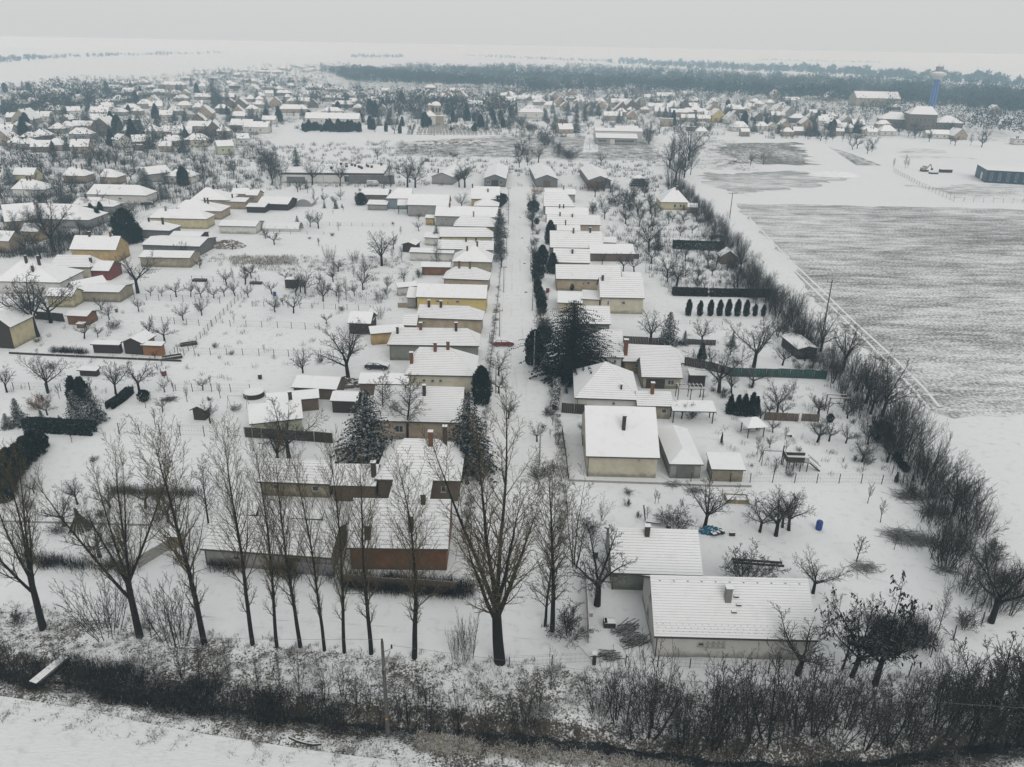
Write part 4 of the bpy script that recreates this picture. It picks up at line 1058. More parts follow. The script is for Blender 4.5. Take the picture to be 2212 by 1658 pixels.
H_((372, 455), (478, 457), 432, 'hip-roofed house with two stacks behind the yellow farmhouse', ez=3.0, pitch=30, kind='hip', rx=(400, 432), wall='tan', chims=[(.6, -.2, 1.5, .45, 'd'), (.66, -.2, 1.5, .45, 'd')], nick='the two-stack house')
H_((410, 432), (496, 433), 405, 'wide house with a pointed pyramid roof beside the lane', ez=3.2, pitch=33, kind='hip', rx=(444, 452), wall='tan', chims=[(.5, .0, .9, .6, 'd')], nick='the lane pyramid house')
H_((475, 435), (530, 437), 426, 'low flat house joined to the pyramid house by the lane', ez=2.8, pitch=12, wall='tan', chims=[(.35, -.2, 1.4, .4, 'd')])
H_((498, 419), (534, 420), 406, 'small two-flue house behind the lane pyramid house', ez=3.0, pitch=28, wall='tan', chims=[(.2, 0, 1.2, .4, 'd')])
H_((530, 422), (556, 423), 410, 'white-roofed neighbour of the two-flue house', ez=3.0, pitch=26, wall='tan')
H_((530, 447), (572, 448), 439, 'open-fronted shed near the greenhouse garden', ez=2.2, pitch=10, name='shed', cat='shed', wall='dark_wood')
H_((555, 440), (622, 442), 425, 'ramshackle group roof beside the poly tunnel', ez=2.4, pitch=16, name='shed', cat='shed', wall='dark_wood', nick='the ramshackle shed')
H_((185, 420), (316, 423), 399, 'long white house with a clipped gable across the lane', ez=3.6, pitch=33, kind='hip', rx=(200, 303), wall='white', nick='the long white lane house', wins=[('n', .55, 2.2, 1.2, .6)])
H_((150, 445), (245, 447), 426, 'broad hip-roofed house in front of the long white lane house', ez=3.0, pitch=32, kind='hip', rx=(172, 215), wall='grey', chims=[(.28, -.1, 1.5, .5, 'd')])
H_((45, 472), (192, 476), 440, 'long grey house with a tall stack and a hipped end', ez=3.0, pitch=32, kind='hip', rx=(75, 160), wall='grey', nick='the tall-stack grey house', chims=[(.15, -.3, 2.0, .55, 'g')])
GH((-30, 470), (48, 474), 9.0, 'white-roofed house with a dark gable edge at the picture side', ez=3.2, pitch=34, wall='tan', turn=-50)
H_((42, 500), (82, 502), 482, 'house with an orange-brown gable under bare trees', ez=3.0, pitch=36, wall='ochre')
H_((-20, 520), (18, 522), 498, 'house corner with grey windows at the picture edge', ez=3.6, pitch=34, wall='tan')
H_((22, 409), (94, 411), 387, 'white house with a long pitched roof and two stacks', ez=3.2, pitch=33, kind='hip', rx=(45, 70), wall='bright', chims=[(.35, -.1, 1.6, .5, 'b'), (.45, -.1, 1.6, .5, 'd')], nick='the two-stack white house')
H_((25, 378), (72, 379), 362, 'house with a mustard-yellow gable', ez=3.4, pitch=38, wall='pale_yellow', chims=[(.3, 0, 1.2, .45, 'd')], nick='the mustard gable house')
H_((132, 380), (183, 381), 362, 'hip-roofed tan house with two stacks in the left gardens', ez=3.2, pitch=33, kind='hip', rx=(148, 172), wall='tan', chims=[(.5, -.1, 1.5, .45, 'b'), (.7, 0, 1.5, .45, 'b')])
H_((212, 383), (252, 384), 365, 'hip-roofed cottage beside the bare thicket', ez=3.2, pitch=34, kind='hip', rx=(226, 240), wall='tan', nick='the thicket cottage')
GH((287, 376), (322, 377), 12.0, 'grey house with a big plain gable by the thicket', ez=3.6, pitch=38, wall='grey', turn=-35)
H_((355, 381), (412, 383), 366, 'white bungalow beside the round dark evergreen at the crossroads', ez=3.2, pitch=30, kind='hip', rx=(378, 410), wall='white', nick='the crossroads bungalow', wins=[('n', .25, 1.8, 1.2, .9)])

# --- big buildings beyond the street
s = H_((606, 373), (829, 375), 339, 'long flat-roofed store with a white front and a dark loading bay', ez=4.6, kind='flat', name='store', cat='store', wall='bright', oh=.1, og=.1, nick='the flat-roofed store', t=.9,
   wins=[('n', .645, 2.0, 3.0, 2.6), ('n', .71, 2.0, 3.0, 2.6)], doors=[('n', .88, 20.0, 3.6, 'dark_grey'), ('n', .14, 8, 2.8, 'dark_grey')])
roof = [c for c in s.children if c.name.startswith('roof')][0]
Lr = max(v.co.x for v in roof.data.vertices) * 2; hr_ = max(v.co.y for v in roof.data.vertices)
for fx, fy in ((.56, .7), (.58, .3), (.62, .62), (.66, .45), (.71, .2), (.73, .1), (.75, -.1), (.78, .5), (.80, .3), (.84, .2), (.5, .8), (.45, -.2), (.92, .75)):
    mb = MB(); mb.box((-Lr / 2 + fx * Lr, fy * hr_, 4.6 + .55), (1.0, 1.0, 1.1), 0, top=1); mb.build('roof_vent', [M_DWOOD, M_ROOFSNOW], roof)
GH((1044, 386), (1094, 387), 38, 'grey barn first in the row, with a board gable and a tall snow roof', ez=3.6, pitch=20, name='barn', cat='barn', wall='dark_grey', nick='the first grey barn', doors=[('l', .5, 3, 3, 'dark_wood')], wins=[('l', .2, 2, 1.5, 1.5), ('l', .8, 2, 1.5, 1.5)])
GH((1156, 387), (1207, 388), 38, 'grey barn second in the row, with an orange bush by its corner', ez=3.6, pitch=20, turn=4, name='barn', cat='barn', wall='dark_grey', nick='the second grey barn', doors=[('l', .5, 3, 3, 'wood')])
GH((1271, 389), (1322, 391), 38, 'third barn of the row, leaning aside with an orange shrub before its gable', ez=3.6, pitch=20, turn=10, name='barn', cat='barn', wall='dark_grey', nick='the third grey barn', doors=[('l', .5, 3.4, 3, 'dark_wood')])
GH((930, 382), (979, 383), 36, 'low barn with a pale gable beside the flat-roofed store', ez=3.4, pitch=20, turn=-8, name='barn', cat='barn', wall='grey', nick='the pale barn', chims=[(.1, .5, 2.0, .5, 'd')])
H_((1285, 283), (1389, 285), 277, 'long workshop hall with a snow roof and pale walls', ez=7.0, pitch=14, name='workshop', cat='workshop', wall='white', nick='the workshop hall')
H_((1287, 298), (1378, 300), 289, 'low front range of the workshop yard with a row of windows', ez=4.2, pitch=14, name='workshop', cat='workshop', wall='grey', wins=[('n', .1 + .06 * i, 2.4, 2.0, 1.4) for i in range(3)] + [('n', .5 + .075 * i, 2.4, 2.2, 1.4) for i in range(6)], doors=[('n', .4, 3, 3.4, 'white')], detail=False)
H_((1328, 277), (1380, 278), 272, 'back hall of the workshop yard, mostly hidden', ez=7.5, pitch=12, name='workshop', cat='workshop', wall='grey')
hw = H_((2133, 368), (2395, 382), 353, 'dark blue steel warehouse with tall slit windows at the picture edge', ez=5.87, kind='flat', name='warehouse', cat='warehouse', wall='navy', oh=.1, og=.1, nick='the blue warehouse', depth=22, t=.3,
   wins=[('n', .045 + .072 * i, 3.1, 1.1, 3.8) for i in range(9)], doors=[('l', .6, 3.2, 3.8, 'bright')])
H_((1851, 212), (1947, 214), 195, 'long pale hall with white buttresses in front of the forest', ez=9.0, pitch=26, name='hall', cat='hall', wall='khaki', nick='the long pale hall')
H_((1898, 257), (1972, 260), 242, 'low wing of the brick school towards the village', ez=7.0, pitch=28, kind='hip', name='school_wing', cat='school', wall='brown', wins=[('n', .15 + .17 * i, 4.0, 2.0, 2.4) for i in range(5)], detail=False)
H_((1966, 247), (2028, 249), 230, 'tall middle block of the brick school with a hipped snow roof', ez=12.5, pitch=28, kind='hip', rx=(1982, 2012), name='school', cat='school', wall='brown', nick='the brick school', chims=[(.2, 0, 2.2, .9, 'b')], wins=[('n', .12 + .15 * i, z, 1.8, 2.4) for i in range(6) for z in (4.0, 8.5)], detail=False)
H_((2024, 265), (2083, 267), 250, 'far wing of the brick school nearest the road', ez=6.0, pitch=28, kind='hip', name='school_wing', cat='school', wall='brown', wins=[('n', .15 + .17 * i, 3.4, 2.0, 2.4) for i in range(5)], detail=False)

H_((556, 1117), (694, 1122), 1099, 'tumbledown black shed with a broken roof behind the long grey barn', ez=2.0, pitch=6, kind='shed', name='shed', cat='shed', wall='dark_wood', nick='the tumbledown black shed')
H_((512, 1112), (552, 1113), 1084, 'broken black lean-to at the end of the tumbledown shed', ez=1.8, pitch=14, kind='shed', name='shed', cat='shed', wall='dark_wood')
# ------------------------------------------------------------------ the poplar row along the front lane
def pp(key, x, y, yt, label=None, auto=None, **kw): return plant_px(key, x, y, yt, label=label, auto=auto, **kw)
pp('cottonwood', 93, 1358, 925, 'broad leaning poplar at the end of the front row, cut by the picture edge', var=0, rz=0.4, wide=.95)
pp('cottonwood', 302, 1375, 925, 'great forked poplar with limbs fanning out, second from the picture edge', var=1, rz=2.2, wide=.88)
pp('poplar', 441, 1390, 868, 'tall twin-topped poplar beside the forked poplar', var=0, wide=1.2)
pp('poplar', 546, 1393, 893, 'slim poplar behind the ditch brambles, taller than its neighbours', var=1, wide=.95)
pp('poplar', 598, 1397, 933, 'thin poplar first in the close-set group of the front row', var=2, wide=.8)
pp('poplar', 649, 1398, 923, 'thin poplar second in the close-set group of the front row', var=3, wide=.95)
pp('poplar', 701, 1406, 943, 'thin poplar third in the close-set group of the front row', var=0, wide=.8)
pp('poplar', 744, 1411, 928, 'straight poplar in front of the long barn end, left of the brick wall', var=2, wide=.8)
pp('poplar', 802, 1412, 953, 'straight bare poplar standing before the red-brick wall', var=1, wide=1.0)
pp('poplar', 895, 1423, 958, 'stout poplar with a bushy middle before the red-brick house corner', var=3, wide=1.25)
pp('cottonwood', 1080, 1432, 862, 'huge olive-twigged poplar with the thickest trunk at the street mouth', var=2, rz=1.0, wide=1.22)
pp('poplar', 1193, 1363, 953, 'twin-stemmed poplar with wide olive crown beside the street mouth', var=0, wide=1.3)
pp('slender', 1177, 1353, 1130, 'dark straight young trunk close beside the twin-stemmed poplar', var=1)
pp('oliveshrub', 1240, 1225, 1010, 'dense olive shrub tree between the street and the tall cream house', var=0, wide=1.2)
pp('oliveshrub', 1300, 1125, 1070, 'grey-brown bush tree in the empty plot by the street', var=1, wide=1.3)
pp('bush', 1274, 1152, 1112, 'small upright bush beside the grey-brown bush tree')
pp('garden', 1290, 1308, 1140, 'wide forked tree with snow-lined limbs by the concrete fence', var=1, wide=1.1)
pp('bush', 1228, 1375, 1310, 'tangled bush at the foot of the concrete fence', wide=1.2)
pp('garden', 1521, 1142, 1030, 'round bare tree above the blue tarpaulin', var=2, wide=1.15)
pp('bush', 1455, 1140, 1090, 'dense dark thorn bush beside the round bare tree', wide=1.5)
pp('garden', 1641, 1150, 1075, 'gnarled apple tree first of four in the snowy plot', var=0, wide=1.2)
pp('garden', 1676, 1158, 1060, 'gnarled apple tree with the lowest trunk of four in the snowy plot', var=1, wide=1.2)
pp('garden', 1690, 1140, 1062, 'gnarled apple tree at the back of the four in the snowy plot', var=3, wide=1.1)
pp('garden', 1704, 1146, 1052, 'gnarled apple tree nearest the blue barrel', var=2, wide=1.25)
pp('bush', 1610, 1250, 1178, 'fan-shaped bush behind the white front house roof', wide=1.35)
pp('garden', 1756, 1282, 1200, 'dark twisted plum tree at the corner of the white front house', var=3, wide=1.3)
pp('sapling', 1874, 1088, 1044, 'vase-shaped sapling below the post fence'); pp('sapling', 1902, 1129, 1078, 'thin leaning sapling in the open plot')
pp('sapling', 1850, 1213, 1157, 'round-headed young tree in the open snowy plot', wide=1.4); pp('sapling', 1931, 1188, 1150, 'small sapling beside the brush heaps'); pp('sapling', 2010, 1208, 1156, 'forked sapling right of the brush heaps')
pp('slender', 1781, 1370, 1290, 'slim young tree at the gable of the white front house', wide=.9)
pp('fruit', 1721, 1458, 1345, 'crooked snow-lined fruit tree before the front house wall', var=1, wide=1.2)
pp('locust', 1840, 1462, 1270, 'leaning locust tree with dark seed clusters, nearer the front house', var=1, wide=.9, tilt=.08, tiltdir=1.5)
pp('locust', 1890, 1480, 1258, 'tall locust tree with dark seed clusters leaning over the brown heap', var=2, wide=.85, tilt=.1, tiltdir=1.5)
pp('slender', 1846, 1440, 1290, 'straight young locust stem between the two leaning ones', wide=1.1)
pp('slender', 1820, 1445, 1310, 'bushy young locust next to the front house corner', wide=1.3)
pp('garden', 2140, 1345, 1165, 'large many-limbed tree at the end of the hedgerow', var=0, wide=1.0)
pp('slender', 2028, 1362, 1265, 'ivy-clad young tree at the end of the brush bank', wide=.8)
pp('bush', 2082, 1360, 1310, 'rounded grey bush between the fence posts and the many-limbed tree', wide=.9)
pp('whips', 232, 1368, 1225, 'large fan of bare willow shoots between the two big poplars', var=0, wide=1.3)
pp('whips', 380, 1388, 1215, 'smaller fan of willow shoots beside the twin-topped poplar', var=1, wide=1.1)
pp('slender', 327, 1380, 1305, 'tiny upright sapling right beside the forked poplar trunk')
pp('reedshrub', 985, 1424, 1345, 'narrow bundle of upright shoots left of the street mouth', wide=.45)
pp('reedshrub', 1012, 1424, 1310, 'taller bundle of upright shoots beside the huge poplar', wide=.5)
pp('bush', 40, 1352, 1318, 'little thorn bush beyond the first poplar', wide=1)
pp('fruit', 216, 1204, 1120, 'low tangled tree behind the forked poplar', var=2, wide=1.4)
pp('garden', 364, 1128, 1050, 'low spreading walnut near the long grey barn', var=3, wide=1.3)
pp('fruit', 314, 1099, 1035, 'old fruit tree by the overgrown wire fence', var=0)
pp('fruit', 140, 1137, 1070, 'small crooked tree beside the cone of cut stakes', var=1, wide=1.2)
pp('garden', 168, 1090, 1025, 'dark branched tree above the cone of stakes', var=2)
pp('slender', 450, 1130, 985, 'single ash tree rising behind the long grey barn', wide=1.0)
pp('garden', 625, 995, 868, 'large bare tree between the pale green building and the spruces', var=0, wide=1.05)
pp('slender', 880, 950, 800, 'birch with fine twigs before the large tan house', var=1, wide=1.5); pp('slender', 832, 935, 800, 'slanting birch between the spruce and the large tan house', var=2, wide=1.4)
pp('garden', 600, 1005, 900, 'leaning bare tree behind the beige stable', var=2)
# evergreens of the front
pp('fir', 797, 1005, 842, 'broad dark spruce with snow on its boughs in the middle garden', var=0, wide=1.25)
pp('fir', 1012, 1015, 845, 'massive dark spruce beside the street behind the huge poplar', var=1, wide=1.0)
pp('bigthuja', 1040, 872, 793, 'tall dark thuja at the street side of the tiled-wall house', wide=1.0)
pp('column', 974, 838, 794, 'pointed thuja against the cream tiled wall', wide=1.3)
pp('spruce', 938, 710, 673, 'young spruce against the beige wall, the shorter of the pair', wide=1.1); pp('spruce', 964, 710, 663, 'young spruce against the beige wall, the taller of the pair', wide=1.2)
pp('spruce', 1076, 545, 478, 'slender dark spruce at the street fence', wide=.85); pp('fir', 943, 528, 486, 'dark spruce between the small annex and the shrub-lined house', wide=.9)
pp('garden', 1083, 578, 535, 'dense dark street tree beside the khaki pyramid house', wide=1.0); pp('spruce', 1078, 512, 450, 'dark fir near the top of the street')
pp('cedar', 1234, 815, 648, 'huge shaggy conifer towering over the white house by the street', wide=1.15, rz=1.2)
for i, (x, y, t) in enumerate([(1268, 708, 668), (1281, 712, 664), (1293, 713, 668), (1300, 712, 674)]):
    pp('bigthuja', x, y, t, wide=.75, auto='tall dark thuja', group='dark thujas by the huge conifer', var=i)
for i, x in enumerate([1486.5, 1511, 1533.5, 1553.5, 1572, 1592, 1611, 1630, 1648]):
    w = ['first', 'second', 'third', 'fourth', 'fifth', 'sixth', 'seventh', 'eighth', 'ninth'][i]
    pp('column', x, 682.5 + .15 * i, 648 + (0, 3, 1, 1, 0, 0, 1, 10, 11)[i], f'clipped columnar thuja, {w} from the street in the row of nine', var=i, wide=.95, group='row of nine clipped thujas')
pp('spruce', 1443, 744, 673, 'broad green spruce beside the stone-walled house garden', wide=1.15); pp('spruce', 1478, 745, 714, 'small spruce next to the broad green one')
pp('cone', 1515, 779, 743, 'round-shouldered evergreen alone in the snow below the thuja row', wide=1.0); pp('spruce', 1581, 748, 716, 'small dark spruce under the bare garden trees')
for i, (x, y, t) in enumerate([(1576, 894, 853), (1592, 897, 855), (1606, 898, 853), (1622, 899, 850), (1632, 898, 858)]):
    pp('cone', x, y, t, ['first', 'second', 'third', 'fourth', 'last'][i] + ' evergreen in the clump behind the gazebo, counted from the street', wide=.85, group='evergreen clump behind the gazebo')
for i, (x, y, t) in enumerate([(1156, 610, 588), (1161, 632, 603), (1166, 650, 620), (1169, 668, 634), (1172, 676, 648)]):
    pp('column', x, y, t, auto='dark clipped thuja', wide=1.5, var=i, group='thujas along the street')
pp('column', 1153.5, 788, 716, 'tall thin thuja at the street edge beside a lattice post', wide=1.3)
pp('bigthuja', 1188, 528, 477, 'dark thuja clump before the two-chimney house', wide=.9); pp('bigthuja', 1171, 572, 530, 'bushy dark evergreen at the street corner of the stub-chimney house', wide=1.2); pp('cone', 1193, 590, 548, 'dark conifer beside the long beige house', wide=1.4)
for i, (x, y, t) in enumerate([(1215, 624, 607), (1235, 628, 611), (1276, 624, 608), (1287, 624, 600)]): pp('column', x, y, t, auto='little snowy thuja', wide=1.6, var=i, group='little thujas at the beige wall')
pp('column', 163, 872, 815, 'tall pencil thuja, the taller-standing of the garden pair', var=0, wide=1.1); pp('column', 182, 874, 817, 'pencil thuja leaning on the snowy spruce', var=1, wide=1.1)
pp('spruce', 170, 918, 842, 'snowy blue spruce below the pencil thujas', wide=1.2); pp('spruce', 206, 912, 838, 'second blue spruce beside the little snow-roofed box', wide=1.1)
pp('spruce', 43, 918, 860, 'rounded blue spruce near the clipped dark hedge', wide=1.1); pp('spruce', 17, 925, 893, 'low spruce at the picture edge by the dark hedge', wide=1.3); pp('spruce', 94, 922, 886, 'small spruce behind the clipped dark hedge'); pp('spruce', 132, 922, 897, 'smallest spruce behind the clipped dark hedge')
pp('orangebush', 82, 885, 850, 'rusty orange bush in the snow among the spruces', wide=1.3)
for i, (x, y, t) in enumerate([(14, 1055, 985), (28, 1035, 970), (45, 1015, 960), (60, 1000, 945), (78, 985, 930), (95, 968, 935), (8, 1080, 1005)]):
    pp('bigthuja', x, y, t, wide=1.35, var=i, label='dark thuja of the tall slanting hedge, ' + ['seventh', 'sixth', 'fifth', 'fourth', 'third', 'second', 'first', ][(5, 4, 3, 2, 1, 0, 6)[i]] + ' counted from the near end', group='tall slanting thuja hedge at the picture edge')
pp('round', 312, 868, 845, 'small dark evergreen beside the fruit trees', wide=.9)
pp('bigthuja', 275, 526, 452, 'towering dark conifer beside the orange-yellow gable', wide=1.5); pp('bigthuja', 296, 524, 482, 'lower dark conifer fused to the towering one', wide=1.4)
pp('cone', 213, 484, 452, 'dark conical evergreen in the lane garden', wide=1.3); pp('column', 199, 468, 440, 'narrow dark thuja by the lane, first of two'); pp('column', 219, 466, 437, 'narrow dark thuja by the lane, second of two')
pp('spruce', 137, 442, 398, 'dark spruce between the left-side houses', wide=1.2); pp('fir', 318, 415, 362, 'tall spruce in front of the crossroads bungalow', wide=1.3); pp('spruce', 350, 430, 395, 'bushy spruce by the crossroads', wide=1.6)
pp('bigthuja', 397, 401, 361, 'round dark evergreen at the crossroads bungalow', wide=1.3); pp('spruce', 22, 398, 355, 'spruce by the two-stack white house', wide=1.2)
pp('fir', 643, 381, 317, 'tall dark fir at the corner of the flat-roofed store', wide=.8)
pp('spruce', 643, 490, 466, 'small spruce in the wide snowy garden'); pp('spruce', 726, 451, 432, 'young christmas tree in the nursery rows', wide=1.1); pp('spruce', 701, 450, 436, 'smaller christmas tree in the nursery rows'); pp('spruce', 739, 449, 440, 'tiny christmas tree in the nursery rows')
pp('bigthuja', 780, 443, 417, 'wide dark evergreen at the shed row', wide=2.0)
pp('spruce', 1196, 460, 441, 'small spruce before the corner house'); pp('fir', 1420, 540, 495, 'dark tall conifer among the garden trees', wide=1.0)
# fruit and shade trees, garden by garden
T = [('garden', 1679, 893, 820), ('fruit', 1766, 893, 862), ('fruit', 1765, 956, 905), ('fruit', 1827, 958, 916), ('fruit', 1861, 998, 948), ('fruit', 1874, 961, 907), ('fruit', 1916, 999, 938),
     ('fruit', 1669, 935, 905), ('fruit', 1662, 968, 940), ('garden', 1628, 794, 678), ('garden', 1553, 848, 738), ('fruit', 1516, 744, 692), ('garden', 1405, 742, 668), ('fruit', 1461, 619, 563), ('fruit', 1538, 597, 566), ('garden', 1401, 541, 466),
     ('garden', 1346, 587, 543), ('fruit', 1301, 572, 546), ('fruit', 1586, 630, 585), ('garden', 1441, 600, 546), ('fruit', 1690, 790, 740), ('fruit', 1580, 850, 800), ('fruit', 1472, 905, 862), ('bush', 1493, 905, 880), ('fruit', 1522, 622, 603), ('fruit', 1370, 590, 552),
     ('garden', 298, 634, 541), ('garden', 82, 728, 572), ('garden', 110, 698, 600), ('fruit', 381, 642, 605), ('fruit', 412, 642, 606), ('fruit', 435, 644, 614), ('fruit', 462, 645, 619), ('fruit', 325, 640, 618), ('fruit', 350, 641, 620), ('fruit', 300, 674, 643), ('fruit', 219, 671, 643),
     ('fruit', 396, 693, 654), ('fruit', 436, 682, 642), ('fruit', 356, 738, 691), ('bush', 246, 712, 685), ('garden', 250, 852, 775), ('garden', 302, 850, 778), ('garden', 104, 850, 758), ('fruit', 355, 848, 820), ('fruit', 335, 777, 756), ('fruit', 530, 598, 574), ('garden', 15, 848, 790),
     ('garden', 825, 575, 494), ('whips', 713, 569, 527), ('whips', 767, 569, 537), ('slender', 868, 564, 530), ('slender', 847, 562, 532), ('slender', 942, 590, 518), ('garden', 659, 634, 583), ('fruit', 698, 652, 606), ('slender', 748, 650, 598), ('slender', 732, 656, 606), ('garden', 784, 627, 582), ('garden', 873, 612, 578),
     ('fruit', 594, 675, 632), ('fruit', 634, 677, 634), ('garden', 720, 610, 574), ('fruit', 690, 612, 588), ('garden', 753, 820, 686), ('garden', 655, 813, 750), ('garden', 1077, 812, 756), ('fruit', 1078, 850, 806), ('fruit', 705, 700, 676), ('whips', 820, 690, 658), ('fruit', 593, 529, 497), ('fruit', 574, 516, 492), ('garden', 670, 491, 453), ('garden', 688, 494, 456),
     ('whips', 820, 655, 622), ('fruit', 836, 628, 600), ('fruit', 905, 500, 478), ('slender', 865, 507, 488), ('garden', 997, 450, 415), ('garden', 905, 478, 458), ('garden', 675, 400, 338), ('garden', 735, 402, 343), ('slender', 844, 405, 343), ('garden', 880, 405, 338), ('garden', 897, 406, 340), ('garden', 992, 405, 355), ('garden', 1004, 406, 346), ('fruit', 1067, 395, 375),
     ('garden', 1163, 352, 311), ('garden', 1298, 358, 325), ('garden', 815, 345, 318), ('fruit', 1350, 437, 408), ('fruit', 1378, 465, 425), ('fruit', 1405, 450, 415), ('fruit', 1415, 470, 435), ('fruit', 1352, 485, 450), ('fruit', 1476, 478, 452), ('fruit', 1504, 478, 452), ('fruit', 1470, 510, 490), ('fruit', 1495, 505, 485), ('fruit', 1452, 480, 458), ('garden', 1537, 525, 500), ('fruit', 1400, 500, 470),
     ('garden', 1155, 560, 522), ('fruit', 1150, 490, 455), ('garden', 1152, 460, 430), ('fruit', 1098, 905, 860), ('garden', 118, 545, 420), ('garden', 140, 470, 430), ('fruit', 172, 505, 470), ('garden', 130, 530, 490), ('garden', 20, 540, 490), ('garden', 55, 545, 500), ('garden', 88, 560, 510), ('fruit', 395, 565, 520), ('garden', 380, 480, 445), ('fruit', 502, 540, 520), ('fruit', 432, 580, 556),
     ('fruit', 700, 628, 600), ('fruit', 727, 640, 612), ('fruit', 640, 640, 606), ('fruit', 766, 640, 612), ('fruit', 612, 660, 640), ('bush', 905, 600, 580), ('bush', 1165, 1035, 990), ('fruit', 1265, 940, 905), ('fruit', 1160, 955, 915), ('bush', 1310, 960, 940)]
TN = {'garden': 'bare spreading tree', 'fruit': 'bare fruit tree', 'whips': 'bush of upright shoots', 'slender': 'slim bare tree', 'bush': 'low leafless bush'}
for i, (k, x, y, t) in enumerate(T):
    plant_px(k, x, y, t, auto=TN[k], wide=RNG.uniform(1.0, 1.25), parts=True)
# thicket by the store and at the top of the street, the poplars of the field hedge
for i in range(11):
    x, y = 556 + RNG.uniform(0, 58), 372 + RNG.uniform(0, 30); pp(RNG.choice(['garden', 'slender']), x, y, y - RNG.uniform(40, 62), auto='brownish thicket tree', group='thicket between the lane and the store', parts=False)
for i in range(14):
    t_ = i / 13; x = 1442 + 46 * t_ + RNG.uniform(-8, 8); y = 345 + 62 * RNG.random(); pp(RNG.choice(['slender', 'garden', 'whips']), x, y, y - RNG.uniform(45, 85), auto='tall dark clump tree', group='dark clump at the field hedge end', parts=False, wide=1.1)
for i in range(12):
    x, y = 180 + RNG.uniform(0, 110), 348 + RNG.uniform(0, 20); pp('garden', x, y, y - RNG.uniform(26, 40), auto='brown thicket tree', group='round thicket of brown trees', parts=False)
for x, y, t in [(1166, 395, 370), (1274, 412, 385), (1288, 413, 388), (1160, 420, 400)]: pp('orangebush', x, y, t, auto='orange-twigged bush', wide=1.6)
for i in range(14):
    x, y = 1110 + RNG.uniform(0, 45), 310 + RNG.uniform(0, 55); pp('garden', x, y, y - RNG.uniform(16, 30), auto='wasteland scrub tree', group='wasteland scrub above the grey barns', parts=False)
for i in range(16):
    x = 1270 + RNG.uniform(0, 140); y = 408 + RNG.uniform(0, 60); pp(RNG.choice(['fruit', 'garden', 'bush']), x, y, y - RNG.uniform(18, 36), auto='twiggy garden tree', group='overgrown garden trees', parts=False)
# street-side shrubs
for i in range(64):
    y = 436 + 345 * RNG.random() ** 1.2
    if RNG.random() < .55: x = 1146 + (y - 430) * .075 + RNG.uniform(-2, 10)
    else:
        y = 430 + .4 * (y - 430); x = 1086 - (y - 430) * .055 - RNG.uniform(-1, 7)
    pp(RNG.choice(['bush', 'round', 'bush', 'fruit', 'slender', 'bush']), x, y, y - RNG.uniform(12, 30) * y / 560, auto='snow-dusted street shrub', group='front garden shrubs along the street', parts=False)
# hedgerow between the gardens and the field
HP = [G(*p) for p in [(1452, 400), (1496, 436), (1560, 520), (1640, 622), (1702, 698), (1790, 782), (1880, 880), (1955, 968), (2035, 1075), (2110, 1205), (2172, 1330)]]
lens = [(HP[i + 1] - HP[i]).length for i in range(len(HP) - 1)]; tot = sum(lens)
for i in range(215):
    s = tot * (1 - ((i + RNG.random()) / 215) ** 1.25); k = 0
    while k < len(lens) - 1 and s > lens[k]: s -= lens[k]; k += 1
    a, b_ = HP[k], HP[k + 1]; d = (b_ - a).normalized(); p = a + d * s + Vector((-d.y, d.x, 0)) * RNG.uniform(-4.6, 3.2)
    key = RNG.choices(['whips', 'alder', 'bush'], [6, 3, 1])[0]; hgt = RNG.uniform(3.6, 7.6) if key != 'bush' else RNG.uniform(1.8, 3)
    if p.y > 200: hgt *= .85
    plant(key, p, hgt, auto='hedgerow shrub', group='hedgerow shrubs between the gardens and the field', parts=False, wide=RNG.uniform(1.0, 1.45), tilt=.10, tiltdir=RNG.uniform(0, 6.28))
for (x, y, t) in [(1772, 760, 668), (1820, 800, 690), (1870, 872, 752), (1905, 900, 770), (1660, 650, 590), (1600, 590, 520), (2058, 1110, 1010), (1880, 895, 800)]:
    pp('garden', x, y, t, auto='tall hedgerow tree', wide=1.0)
pp('round', 1900, 955, 915, auto='dark evergreen bush'); 
for i, (x, y, t) in enumerate([(1936, 992, 978), (1942, 1003, 990), (1948, 1012, 998), (1955, 1020, 1006)]): pp('round', x, y, t, auto='small snowy evergreen', wide=1.0)
pp('cone', 1935, 1042, 1021, 'cone-shaped evergreen standing in the post fence line', wide=.7); pp('cone', 1971, 1040, 1028, 'tiny evergreen at the fence corner', wide=.7); pp('round', 1792, 913, 896, 'small round evergreen below the timber frame', wide=.8)
pp('cone', 1558, 958, 935, 'narrow dark cypress by the washing post', wide=.4)
